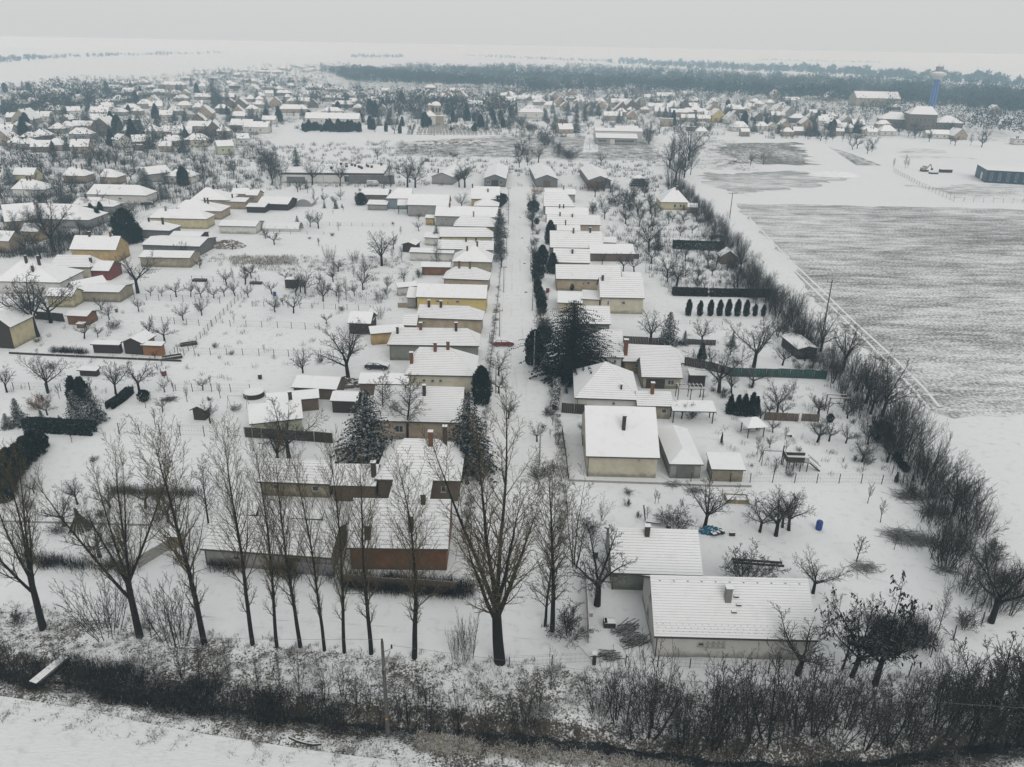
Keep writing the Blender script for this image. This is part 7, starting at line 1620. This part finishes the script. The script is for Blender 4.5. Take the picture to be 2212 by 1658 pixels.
for P, n, kd, hh in FT:
    xs0, xs1 = min(p[0] for p in P), max(p[0] for p in P); ys0, ys1 = min(p[1] for p in P), max(p[1] for p in P); k = 0; tries = 0
    while k < n and tries < 6000:
        tries += 1
        x, y = RNG.uniform(xs0, xs1), RNG.uniform(ys0, ys1)
        if not in_poly(np.array([x]), np.array([y]), P)[0]: continue
        p = G(x, y)
        if any((p.x - a) ** 2 + (p.y - b) ** 2 < (r * .8) ** 2 for a, b, r in HOUSES): continue
        k += 1
        if kd == 'fir':
            key = RNG.choices(['spruce', 'bigthuja', 'cone', 'fir'], [6, 1, 1, 3])[0]; plant(key, p, hh * RNG.uniform(.6, 1.25), auto={'spruce': 'dark spruce', 'bigthuja': 'dark thuja', 'cone': 'cone-shaped evergreen', 'fir': 'tall dark fir'}[key], group='evergreens of the far village', parts=False, wide=RNG.uniform(.9, 1.2))
        else:
            key = RNG.choices(['garden', 'slender', 'fruit'], [6, 2, 2])[0]; plant(key, p, hh * RNG.uniform(.55, 1.2) * (.6 if key == 'fruit' else 1), auto={'garden': 'bare brown tree', 'slender': 'slim bare tree', 'fruit': 'small bare tree'}[key], group='bare trees of the far village', parts=False, wide=RNG.uniform(1, 1.3))
for i, (x, y, t) in enumerate([(466, 232, 168), (476, 230, 185), (492, 228, 190)]): pp('fir', x, y, t, ['tallest', 'second', 'third'][i] + ' of the three dark firs over the left-side roofs', wide=.8, parts=False)
pp('fir', 1244, 287, 237, 'tall lone spruce beside the road to the workshop', wide=.9, parts=False); pp('fir', 541, 265, 235, 'dark broad spruce beyond the left-side gardens', wide=1.3, parts=False)
for i in range(26):
    x = 655 + 122 * (i + RNG.uniform(-.3, .3)) / 25; pp(RNG.choice(['column', 'bigthuja']), x, 284 + RNG.uniform(-2, 2), 284 - RNG.uniform(15, 27), auto='dark row cypress', group='cypress row along the cemetery wall', parts=False, wide=RNG.uniform(.9, 1.4))
for i, (x, y, t) in enumerate([(923, 275, 252), (929, 275, 254), (807, 281, 257), (800, 280, 250), (864, 289, 271), (1026, 286, 266), (974, 285, 274), (1021, 284, 272), (834, 285, 267), (978, 285, 276)]): pp('bigthuja' if t < 265 else 'column', x, y, t, auto='dark cemetery cypress', parts=False, wide=1.2 if t > 265 else .9)
for i in range(56):
    x, y = RNG.uniform(950, 1112), RNG.uniform(248, 284); 
    if x < 1060 and y > 268: continue
    pp(RNG.choice(['spruce', 'garden', 'bigthuja']), x, y, y - RNG.uniform(14, 26), auto='dark grove tree', group='grove behind the cemetery', parts=False)
for i, (x, y, t) in enumerate([(852, 290, 262), (890, 291, 262), (985, 272, 250), (810, 286, 262)]): pp('garden', x, y, t, auto='bare cemetery tree', parts=False)
for x, y, t in [(1621, 357, 326), (1649, 356, 328), (1930, 362, 340), (1955, 364, 334), (1960, 363, 342)]: pp('slender' if x > 1900 else 'garden', x, y, t, auto='small field-edge tree', parts=False)
for i in range(30):
    t_ = (i + RNG.random()) / 30; x, y = 1108 + 122 * t_ + RNG.uniform(-7, 7), 262 + 84 * t_ + RNG.uniform(-5, 5); pp(RNG.choice(['slender', 'bush', 'slender']), x, y, y - RNG.uniform(12, 26), auto='scrubby lane hedge tree', parts=False, wide=1.5)
for i in range(16):
    x, y = 1383 + RNG.uniform(0, 26), 285 + RNG.uniform(0, 30); pp('slender', x, y, y - RNG.uniform(20, 32), auto='dark yard-edge tree', parts=False, wide=1.4)
# graves
mb = MB(); mb.box((0, 0, .2), (1.5, 2.4, .4), 0, top=1); mb.box((0, 1.2, .75), (1.3, .25, 1.5), 0, top=1)
gm = bpy.data.meshes.new('gravestone'); gm.from_pydata(mb.v, [], mb.f)
for q in (M_CONC, M_ROOFSNOW): gm.materials.append(q)
gm.polygons.foreach_set('material_index', mb.m); gm.update()
for a0, a1, n in [((882, 291), (886, 276), 6), ((889, 291), (895, 275), 6), ((902, 291), (906, 281), 3), ((908, 291), (914, 281), 3), ((917, 291), (919, 281), 3), ((925, 291), (927, 276), 5), ((931, 292), (933, 276), 8), ((938, 293), (938, 276), 8), ((945, 291), (943, 274), 8), ((952, 291), (948, 274), 8), ((959, 292), (954, 274), 8), ((966, 291), (960, 274), 8), ((973, 291), (966, 274), 8), ((981, 292), (973, 275), 8), ((989, 291), (980, 275), 8), ((997, 292), (987, 275), 8), ((1005, 292), (995, 277), 7), ((1013, 292), (1002, 277), 7), ((1021, 292), (1010, 279), 6), ((1029, 292), (1019, 281), 5), ((1040, 291), (1030, 280), 5), ((1050, 291), (1042, 282), 4), ((1060, 291), (1052, 282), 4), ((1072, 291), (1064, 283), 4)]:
    for k in range(n):
        t_ = k / max(1, n - 1); p = G(a0[0] + (a1[0] - a0[0]) * t_, a0[1] + (a1[1] - a0[1]) * t_)
        o = link('gravestone', gm, None, (p.x, p.y, 0)); s_ = RNG.uniform(.9, 1.3); o.scale = (s_, s_, s_ * RNG.uniform(.8, 1.2)); o.rotation_euler = (0, 0, RNG.uniform(-.1, .1))
        tag(o, 'snow-topped grave in the rows of the village cemetery', 'gravestone', 'graves in the cemetery rows')
# chapel with its dome
def at_h(base, px, py): return top_height(base, px, py)
cb = G(928, 272); ch = thing('chapel', 'white cemetery chapel with a snow-covered dome on a windowed drum', 'chapel', (cb.x, cb.y, 0))
dpt = cb.y * math.cos(PITCH) + CAM_H * math.sin(PITCH); u_ = dpt / FPX
w1 = 25 * u_; hw_ = at_h(cb, 928, 251)
mb = MB(); mb.box((0, w1 * .4, hw_ / 2), (w1, w1 * .8, hw_)); mb.build('wall', WALL['white'], ch)
mb = MB(); q = w1 / 2 + .5; mb.add([(-q, -.4, hw_), (q, -.4, hw_), (q, w1 * .8 + .4, hw_), (-q, w1 * .8 + .4, hw_), (0, w1 * .4, hw_ + 4)], [(0, 1, 4), (1, 2, 4), (2, 3, 4), (3, 0, 4), (3, 2, 1, 0)]); mb.build('roof', M_ROOFSNOW, ch)
mb = MB(); mb.box((w1 * .45, w1 * 1.15, hw_ * .46), (w1 * 1.3, w1 * .7, hw_ * .92)); mb.build('nave', WALL['tan'], ch)
mb = MB(); mb.box((w1 * .45, w1 * 1.15, hw_ * .92 + .3), (w1 * 1.36, w1 * .76, .6)); mb.build('nave_roof', M_ROOFSNOW, ch)
hd = hw_ + 5; rd = 9.5 * u_; dc = Vector((12 * u_, w1 * 1.15, 0))
mb = MB(); mb.tube(dc + Vector((0, 0, hw_ * .9)), dc + Vector((0, 0, hd + 2)), rd, rd, 16); mb.build('drum', WALL['tan'], ch)
for k in range(8):
    a = 2 * math.pi * k / 8 + .2; mb = MB(); mb.box((dc.x + math.cos(a) * rd, dc.y + math.sin(a) * rd, hd - 1), (.5, 1.3, 3), rz=a); mb.build('drum_window', M_DARK, ch)
V_, F_ = [], []; nr, ns = 5, 16
for i in range(nr):
    e = math.pi / 2 * i / nr
    for j in range(ns): V_.append((dc.x + (rd + .5) * math.cos(e) * math.cos(6.283 * j / ns), dc.y + (rd + .5) * math.cos(e) * math.sin(6.283 * j / ns), hd + 2 + rd * .85 * math.sin(e)))
V_.append((dc.x, dc.y, hd + 2 + rd * .9))
for i in range(nr - 1):
    for j in range(ns): F_.append((i * ns + j, i * ns + (j + 1) % ns, (i + 1) * ns + (j + 1) % ns, (i + 1) * ns + j))
for j in range(ns): F_.append(((nr - 1) * ns + j, (nr - 1) * ns + (j + 1) % ns, nr * ns))
mesh_obj('dome', V_, F_, M_ROOFSNOW, None, ch, True)
mb = MB(); mb.box((-w1 * .62, w1 * .3, hw_ * .3), (w1 * .28, w1 * .5, hw_ * .6), 0, top=1); mb.build('side_room', [WALL['white'], M_ROOFSNOW], ch)
mb = MB(); mb.tube((-w1 * .02, w1 * .75, hw_ + 2), (-w1 * .02, w1 * .75, hw_ + 7.5), 1.3, 1.3, 8); mb.tube((-w1 * .02, w1 * .75, hw_ + 7.5), (-w1 * .02, w1 * .75, hw_ + 9), 1.7, .2, 8, 1); mb.build('belfry', [WALL['tan'], M_ROOFSNOW], ch)
# obelisk monument
ob_ = G(850, 268); mo = thing('monument', 'pale stone obelisk on a square base among the cemetery trees', 'monument', (ob_.x, ob_.y, 0))
mb = MB(); mb.box((0, 0, 2.2), (6, 6, 4.4), 0, top=1); mb.build('plinth', [M_CONC, M_ROOFSNOW], mo)
mb = MB(); mb.tube((0, 0, 4.4), (0, 0, 14), 1.7, .5, 4); mb.build('shaft', M_CONC, mo)
# pale tower block
tb = G(947, 208); t_ = thing('tower_block', 'pale four-storey corner block rising over the village roofs', 'building', (tb.x, tb.y, 0)); w_ = 15 * tb.y * .93 / FPX; h_ = at_h(tb, 947, 181)
mb = MB(); mb.box((0, w_ / 2, h_ / 2), (w_, w_, h_), 0, top=1); mb.build('wall', [WALL['bright'], M_ROOFSNOW], t_)
for z in (.3, .55, .8):
    for x in (-.25, .25): window_part(t_, None, x * w_, 0, h_ * z, 1.6, 1.8, -math.pi / 2, detail=False)
# water tower
tb = G(2010, 241); H_T = at_h(tb, 2019, 158); wt = thing('water_tower', 'blue-legged water tower with a pale funnel tank above the brick school', 'water tower', (tb.x, tb.y, 0)); u_ = tb.y * .93 / FPX
hc = at_h(tb, 2018, 172); rt, rl = 15.5 * u_, 5.2 * u_
M_BLUE = mat_plain('blue_paint', (0.07, 0.17, 0.45), vary=.2)
for k in range(6):
    a = 2 * math.pi * k / 6; mb = MB(); mb.tube((math.cos(a) * rl * 1.25, math.sin(a) * rl * 1.25, 0), (math.cos(a) * rl * .9, math.sin(a) * rl * .9, hc + .3), .85, .75, 8); mb.build('leg', M_BLUE, wt)
mb = MB(); mb.tube((0, 0, 0), (0, 0, hc), 1.3, 1.3, 10); mb.build('riser_pipe', M_BLUE, wt)
for z in (.3, .6, .85):
    mb = MB(); mb.tube((0, 0, hc * z), (0, 0, hc * z + .5), rl * 1.15, rl * 1.15, 12); mb.build('brace_ring', M_BLUE, wt)
mb = MB(); mb.tube((0, 0, hc), (0, 0, H_T - 2.2), rl * 1.1, rt * .92, 20); mb.build('tank', WALL['white'], wt)
mb = MB(); mb.tube((0, 0, H_T - 2.2), (0, 0, H_T), rt, rt, 20); mb.build('rim', WALL['white'], wt)
mb = MB(); mb.tube((0, 0, H_T), (0, 0, H_T + 1.3), rt * .98, rt * .45, 20); mb.build('snow_cap', M_ROOFSNOW, wt)
mb = MB(); mb.box((0, 0, H_T + 4), (5.5, 5.5, 4.6), 0, top=1); mb.build('cabin', [M_METAL, M_ROOFSNOW], wt)
for sx in (-2, 2): 
    mb = MB(); mb.tube((sx, -2, H_T + 1), (sx, -2, H_T + 8), .25, .2, 5); mb.build('antenna', M_METAL, wt)
# ------------------------------------------------------------------ brambles, dead grass, the forest
def blades(name, pts, per, h, spread, w, mat, arc=.5, seed=3):
    """thin arching stalks in tufts"""
    rng = np.random.default_rng(seed); n = len(pts)
    P = np.repeat(np.array(pts), per, 0); m = len(P)
    P = P + np.stack([rng.normal(0, spread * .35, m), rng.normal(0, spread * .35, m), np.zeros(m)], 1)
    a = rng.random(m) * 6.283; H = h * rng.uniform(.35, 1.1, m); out = spread * rng.uniform(.1, 1, m)
    d = np.stack([np.cos(a), np.sin(a), np.zeros(m)], 1); s = np.stack([-np.sin(a), np.cos(a), np.zeros(m)], 1)
    tw = rng.normal(0, .5, (m, 1)); s = s + d * tw; W = (w * rng.uniform(.6, 1.2, m))[:, None]
    Z = np.array([[0, 0, 1.]])
    p1 = P + d * (out * .35)[:, None] + Z * (H * .65)[:, None]
    p2 = P + d * out[:, None] + Z * (H * (1 - arc * rng.random(m)))[:, None]
    V = np.stack([P - s * W, P + s * W, p1 + s * W * .8, p1 - s * W * .8, p2 + s * W * .4, p2 - s * W * .4], 1).reshape(-1, 3)
    b = np.arange(m)[:, None] * 6
    F = np.concatenate([b + np.array([[0, 1, 2, 3]]), b + np.array([[3, 2, 4, 5]])])
    o = link(name, np_mesh(name, V, F, mat)); o['kind'] = 'stuff'; return o
def spots(n, x0, x1, lo, hi, f=None):
    out = []
    while len(out) < n:
        x = RNG.uniform(x0, x1); s = RNG.uniform(lo, hi)
        if f and RNG.random() > f(x, s): continue
        y = float(ditch_y(x)) + s; out.append((x, y, gz(x, y)))
    return out
xl = lambda px, py: G(px, py).x
b0, b1 = xl(-60, 1440), xl(745, 1550)
hole = G(110, 1452).x
blades('brambles', spots(640, b0, b1, -1.4, 2.0, lambda x, s: (.25 + .75 * (math.sin(x * .8) + math.sin(x * .31 + s) > -.5)) * (0 if abs(x - hole + s * .45) < .9 else 1) * (1.0 if x < b1 - 6 else .45)), 22, 1.5, 1.3, .016, M_BRAMBLE, .7)
blades('brambles', spots(160, b1, xl(1250, 1590), -2.2, 1.8), 18, 1.0, 1.0, .014, M_BRAMBLE, .7, 4)
blades('brambles', spots(260, xl(1300, 1600), xl(2300, 1600), -1.4, 1.8), 13, 1.1, 1.2, .014, M_BRAMBLE, .7, 5)
blades('brambles', [tuple((*G(x, y).xy, 0)) for x, y in [(RNG.uniform(1890, 2010), RNG.uniform(1345, 1400)) for _ in range(70)]], 26, 1.7, 1.5, .022, M_BRAMBLE, .8, 6)
blades('dead_grass', spots(2600, xl(-200, 1450), xl(2400, 1560), -6.0, 8.8, lambda x, s: .25 + .75 * (math.sin(x * .7 + s * .5) + math.sin(x * 1.9 - s) > .3)), 12, .45, .6, .020, M_GRASS, .9, 7)
oc = []
for _ in range(240):
    x = RNG.uniform(900, 1480) if RNG.random() < .2 else RNG.uniform(900, 1030); oc.append(tuple((*G(x, 1600 + (x - 900) * .12 + RNG.uniform(-14, 20)).xy, 0)))
for _ in range(150):
    x = RNG.uniform(920, 1460); oc.append(tuple((*G(x, 1606 + (x - 900) * .10 + RNG.uniform(-10, 10)).xy, 0)))
M_STRAW = mat_snowy('ochre_grass', (0.17, 0.125, 0.055), 0.6, .95, snow=.6)
blades('dead_grass', oc, 12, .6, .6, .018, M_STRAW, .8, 8)
wl_ = []
for (P, n) in (([(430, 550), (860, 556), (900, 582), (600, 590), (430, 572)], 260), ([(860, 318), (1430, 305), (1430, 345), (860, 338)], 520), ([(1490, 305), (1590, 305), (1640, 372), (1500, 365)], 160), ([(640, 600), (900, 600), (880, 650), (600, 650)], 120), ([(740, 820), (790, 820), (790, 840), (740, 840)], 10)):
    xs0, xs1 = min(p[0] for p in P), max(p[0] for p in P); ys0, ys1 = min(p[1] for p in P), max(p[1] for p in P); k = 0
    while k < n:
        x, y = RNG.uniform(xs0, xs1), RNG.uniform(ys0, ys1)
        if in_poly(np.array([x]), np.array([y]), P)[0]: wl_.append(tuple(G(x, y))); k += 1
blades('weeds', wl_, 10, .9, 1.2, .03, M_GRASS, .8, 9)
ts = []
for _ in range(150): ts.append(tuple(G(RNG.uniform(500, 640), RNG.uniform(555, 572))))
blades('weeds', ts, 14, 1.0, 1.2, .03, M_STRAW, .8, 10)
# bramble hedge before the brick house and along the left plots
def along(P, n, j=.6):
    Q = [G(*p) for p in P]; out = []
    for _ in range(n):
        k = RNG.randrange(len(Q) - 1); p = Q[k].lerp(Q[k + 1], RNG.random()); out.append((p.x + RNG.uniform(-j, j), p.y + RNG.uniform(-j, j), 0))
    return out
blades('brambles', along([(745, 1262), (860, 1270), (1015, 1280)], 300, .9) + [q for q in along([(400, 1212), (560, 1228), (720, 1250)], 230, 1.2) if math.sin(q[0] * .9) > -.1], 18, 1.7, 1.3, .018, M_BRAMBLE, .5, 11)
blades('brambles', along([(55, 1213), (140, 1222), (290, 1232)], 120, .7), 14, 1.5, 1.2, .016, M_BRAMBLE, .6, 12)
blades('brambles', along([(240, 1064), (420, 1070)], 110, .5), 14, 1.3, 1.1, .016, M_BRAMBLE, .6, 13)
blades('brambles', along([(110, 760), (185, 764)], 90, .4), 14, 1.5, .8, .016, M_BRAMBLE, .5, 14)
# clipped hedges: dense sprays
M_HEDGE = mat_snowy('hedge_green', (0.014, 0.020, 0.016), .9, 1.2, snow=.35, vary=.5)
def hedge(P, w, h, label, mat=None, n=2200, auto=None, group=None, dens=None):
    Q = [G(*p) for p in P]; rng = np.random.default_rng(int(P[0][0])); L = [(Q[i + 1] - Q[i]).length for i in range(len(Q) - 1)]
    n = int(min(22000, max(900, sum(L) * (dens or 90) * 4))); V = []; o0 = Q[0]
    for _ in range(n):
        k = rng.choice(len(L), p=np.array(L) / sum(L)); t = rng.random(); p = Q[k].lerp(Q[k + 1], t) - o0; d = (Q[k + 1] - Q[k]).normalized(); s = Vector((-d.y, d.x, 0))
        f = rng.integers(0, 3); z = rng.random() * h; off = rng.uniform(-1, 1) * w / 2
        if f == 0: z = h * rng.uniform(.92, 1.03)
        else: off = (w / 2) * (1 if f == 1 else -1) * rng.uniform(.8, 1.05)
        c = p + s * off + Vector((0, 0, z)); q = .17 * rng.uniform(.6, 1.3)
        a, b = Vector(rng.normal(0, 1, 3)).normalized(), Vector(rng.normal(0, 1, 3)).normalized()
        V += [c - a * q, c + b * q, c + a * q, c - b * q]
    nv = len(V); o = link('hedge', np_mesh('hedge', np.array([tuple(v) for v in V]), np.arange(nv).reshape(-1, 4), mat or M_HEDGE), None, o0)
    tag(o, label, 'hedge', group); return o
M_BEECH = mat_snowy('clipped_twigs', (0.026, 0.021, 0.018), .95, 1.3, snow=.12)
hedge([(1452, 638), (1528, 640)], 1.4, 1.9, 'clipped brown hedge behind the thuja row, the longer piece', M_BEECH, dens=160)
hedge([(1532, 640), (1660, 642)], 1.4, 1.8, 'clipped brown hedge behind the thuja row, the piece by the field', M_BEECH, dens=160)
hedge([(58, 930), (130, 934), (205, 938)], 1.6, 2.0, 'low dark clipped hedge below the little spruces', dens=150)
hedge([(1196, 890), (1204, 850), (1201, 828)], 1.2, 1.4, 'snow-covered hedge along the street before the pyramid-roofed house', mat_snowy('snowed_hedge', (.03, .03, .026), .2, .7), dens=200)
hedge([(1453, 537), (1562, 541)], 2.2, 2.4, 'dark uneven hedge in the gardens by the hedgerow hut', dens=130)
hedge([(236, 885), (262, 868), (282, 850)], 1.2, 1.2, 'short dark hedge running under the fruit trees', dens=150)
# ---- the forest beyond the village
def wood(name, P, n, h, mat, seed, q=2.2, per=34):
    rng = np.random.default_rng(seed); pts = []
    xs0, xs1 = min(p[0] for p in P), max(p[0] for p in P); W = px_poly(P)
    X0, X1 = min(p[0] for p in W), max(p[0] for p in W); Y0, Y1 = min(p[1] for p in W), max(p[1] for p in W)
    while len(pts) < n:
        # even in the picture as well as on the ground: nearer trees are drawn more often
        x = rng.uniform(xs0, xs1, 4000); y = rng.uniform(min(p[1] for p in P), max(p[1] for p in P), 4000)
        ok = in_poly(x, y, P)
        for a, b in zip(x[ok], y[ok]):
            p = G(a, b); pts.append((p.x, p.y))
            if len(pts) >= n: break
    C = np.array(pts); H = h * rng.uniform(.55, 1.15, n) * (1 + .22 * np.sin(C[:, 0] * .021 + C[:, 1] * .013) + .16 * np.sin(C[:, 0] * .057 - C[:, 1] * .031)); Rr = H * rng.uniform(.28, .42, n)
    m = n * per; c = np.repeat(C, per, 0); hh = np.repeat(H, per); rr = np.repeat(Rr, per)
    u = rng.normal(0, 1, (m, 3)); u /= np.linalg.norm(u, axis=1, keepdims=True); u *= rng.uniform(.55, 1.0, m)[:, None]
    K = np.stack([c[:, 0] + u[:, 0] * rr, c[:, 1] + u[:, 1] * rr, hh * .60 + u[:, 2] * hh * .40], 1)
    a = rng.normal(0, 1, (m, 3)); b = rng.normal(0, 1, (m, 3)); a[:, 2] = np.abs(a[:, 2]) + .3
    for t in (a, b): t /= np.linalg.norm(t, axis=1, keepdims=True)
    sc = (q * rng.uniform(.5, 1.2, m) * np.repeat(H, per) / 14)[:, None]
    V = np.stack([K - b * sc * .35, K + b * sc * .35, K + a * sc], 1).reshape(-1, 3)
    o = link(name, np_mesh(name, V, np.arange(3 * m).reshape(-1, 3), mat)); o['kind'] = 'stuff'; return o
M_WOOD1 = mat_snowy('forest_twigs', (0.026, 0.025, 0.025), .9, 1.2, snow=.2)
wood('forest', [(1100, 152), (1330, 150), (1560, 165), (1900, 182), (2300, 214), (2300, 262), (2090, 240), (1840, 226), (1420, 204), (1150, 202), (1100, 190)], 5500, 15, M_WOOD1, 1)
wood('forest', [(1100, 152), (1330, 150), (1560, 165), (1900, 182), (2300, 214), (2300, 250), (1840, 216), (1420, 196), (1150, 196)], 2600, 13, mat_snowy('forest_brown', (0.055, 0.046, 0.040), .8, 1.1, snow=.4), 21)
wood('forest', [(690, 158), (900, 152), (1110, 150), (1110, 192), (960, 190), (760, 182)], 2600, 14, M_WOOD1, 2)
wood('forest', [(1300, 138), (1345, 134), (1470, 140), (1750, 152), (2300, 188), (2300, 196), (1740, 162), (1480, 152)], 900, 16, M_WOOD1, 3, 5)
wood('far_treeline', [(-50, 134), (150, 122), (440, 116), (510, 116), (440, 119), (150, 127), (-50, 142)], 260, 10, M_WOOD1, 4, 6, 20)
wood('far_treeline', [(760, 124), (870, 124), (870, 127), (760, 127)], 80, 12, M_WOOD1, 5, 6, 20)
wood('far_treeline', [(1000, 120), (1320, 134), (1320, 137), (1000, 124)], 140, 10, M_WOOD1, 6, 6, 20)
wood('far_treeline', [(1640, 130), (1900, 136), (1900, 138), (1640, 132)], 90, 10, M_WOOD1, 12, 6, 20)
wood('village_trees', [(0, 195), (120, 186), (300, 172), (450, 158), (560, 148), (690, 140), (760, 140), (740, 165), (660, 190), (560, 212), (430, 222), (250, 235), (0, 262)], 2000, 9, M_WOOD1, 7, 2.2, 26)
wood('village_trees', [(640, 188), (1000, 196), (1250, 200), (1450, 208), (1640, 218), (1640, 240), (1400, 232), (1100, 228), (700, 232), (620, 240)], 800, 10, M_WOOD1, 8, 2.0, 30)
wood('village_trees', [(1640, 220), (1840, 232), (2090, 250), (2230, 262), (2230, 300), (2080, 285), (1900, 262), (1700, 250)], 520, 11, M_WOOD1, 9, 2.0, 30)

# undergrowth at the foot of the hedgerow
hp = []
for i in range(820):
    k = RNG.choices(range(len(lens)), lens)[0]; q = HP[k].lerp(HP[k + 1], RNG.random()); d = (HP[k + 1] - HP[k]).normalized(); q = q + Vector((-d.y, d.x, 0)) * RNG.gauss(-.5, 2.4); hp.append((q.x, q.y, 0))
blades('brambles', hp, 13, 2.5, 1.3, .022, M_BRAMBLE, .6, 21)
wood('village_trees', [(0, 200), (300, 180), (600, 155), (640, 235), (500, 330), (250, 350), (0, 400)], 700, 8, M_WOOD1, 31, 1.5, 30)
wood('village_trees', [(650, 215), (1100, 208), (1640, 232), (1880, 268), (1880, 296), (1480, 285), (1130, 262), (860, 262), (650, 262)], 620, 8, M_WOOD1, 32, 1.5, 30)
wood('village_trees', [(860, 212), (1440, 208), (1640, 220), (1440, 214), (1100, 206)], 260, 12, M_WOOD1, 33, 1.8, 30)
wood('village_trees', [(780, 236), (920, 226), (1110, 228), (1118, 264), (960, 258), (790, 264)], 240, 13, M_WOOD1, 34, 1.8, 34)

# scrub and twiggy growth between the far and middle gardens, and tufts on the verges
def in_px(P, n):
    x0, x1 = min(q[0] for q in P), max(q[0] for q in P); y0, y1 = min(q[1] for q in P), max(q[1] for q in P); out = []
    while len(out) < n:
        X, Y = np.array([RNG.uniform(x0, x1) for _ in range(200)]), np.array([RNG.uniform(y0, y1) for _ in range(200)])
        for a, b in zip(X[in_poly(X, Y, P)], Y[in_poly(X, Y, P)]):
            q = G(a, b)
            if (np.hypot(HX[:, 0] - q.x, HX[:, 1] - q.y) < HX[:, 2]).any(): continue
            out.append((q.x, q.y, 0))
    return out[:n]
M_SCRUB = mat_snowy('scrub_twigs', (0.050, 0.042, 0.036), .85, 1.15, snow=.35)
blades('scrub', in_px([(0, 300), (560, 280), (600, 330), (500, 420), (330, 450), (120, 560), (0, 560)], 1500), 22, 2.8, 2.2, .045, M_SCRUB, .35, 41)
blades('scrub', in_px([(0, 215), (620, 190), (640, 260), (540, 300), (0, 330)], 1100), 18, 3.6, 2.6, .07, M_SCRUB, .35, 42)
blades('scrub', in_px([(650, 225), (1640, 245), (1880, 285), (1860, 305), (1480, 296), (1110, 300), (860, 268), (640, 280)], 900), 18, 3.4, 2.6, .07, M_SCRUB, .35, 43)
blades('scrub', in_px([(560, 320), (850, 300), (1060, 350), (1430, 350), (1430, 420), (1060, 400), (640, 410), (500, 420)], 700), 18, 2.0, 2.0, .05, M_SCRUB, .4, 44)
blades('scrub', in_px([(1290, 405), (1450, 405), (1580, 560), (1640, 625), (1440, 632), (1380, 570), (1310, 520)], 420), 18, 1.7, 1.5, .03, M_SCRUB, .4, 45)
blades('scrub', in_px([(20, 640), (520, 600), (860, 575), (850, 690), (640, 790), (380, 850), (20, 900)], 150), 14, 1.0, 1.0, .02, M_SCRUB, .5, 46)
blades('scrub', in_px([(1480, 700), (1760, 700), (1960, 1030), (1640, 1030), (1460, 900)], 200), 14, .9, .9, .018, M_SCRUB, .5, 47)
blades('dead_grass', along([(1099, 430), (1074, 660), (1060, 760), (1052, 880), (1030, 1010), (1000, 1180)], 420, .5) + along([(1141, 430), (1160, 600), (1178, 760), (1200, 880), (1214, 1010), (1215, 1180)], 480, .6), 12, .5, .6, .022, M_GRASS, .8, 48)
# ------------------------------------------------------------------ labels that name a landmark
def finish_labels():
    n_ = 'second third fourth fifth sixth seventh eighth ninth tenth eleventh twelfth thirteenth fourteenth fifteenth sixteenth seventeenth eighteenth nineteenth twentieth'.split()
    n_ += ['twenty-' + q for q in ['first'] + n_[:8]] + ['thirtieth'] + ['thirty-' + q for q in ['first'] + n_[:8]]
    ordw = [''] + [f', {q} nearest' for q in n_]
    buckets = {}
    P = np.array([(p.x, p.y) for _, p in LAND])
    for o, phrase in AUTO:
        x, y = o.location.x, o.location.y
        d = np.hypot(P[:, 0] - x, P[:, 1] - y); i = int(d.argmin()); nick, lp = LAND[i]
        dx, dy = x - lp.x, y - lp.y
        rel = ('right of' if dx > 0 else 'left of') if abs(dx) > abs(dy) else ('behind' if dy > 0 else 'in front of')
        buckets.setdefault((phrase, rel, nick), []).append((d[i], o))
    for (phrase, rel, nick), L_ in buckets.items():
        L_.sort(key=lambda q: q[0])
        for k, (_, o) in enumerate(L_):
            if k < len(ordw): o['label'] = f'{phrase} {rel} {nick}{ordw[k]}'
            else:
                o['label'] = f'{phrase} {rel} {nick}, farther off'
                o['group'] = f'{phrase}s {rel} {nick}'
finish_labels()
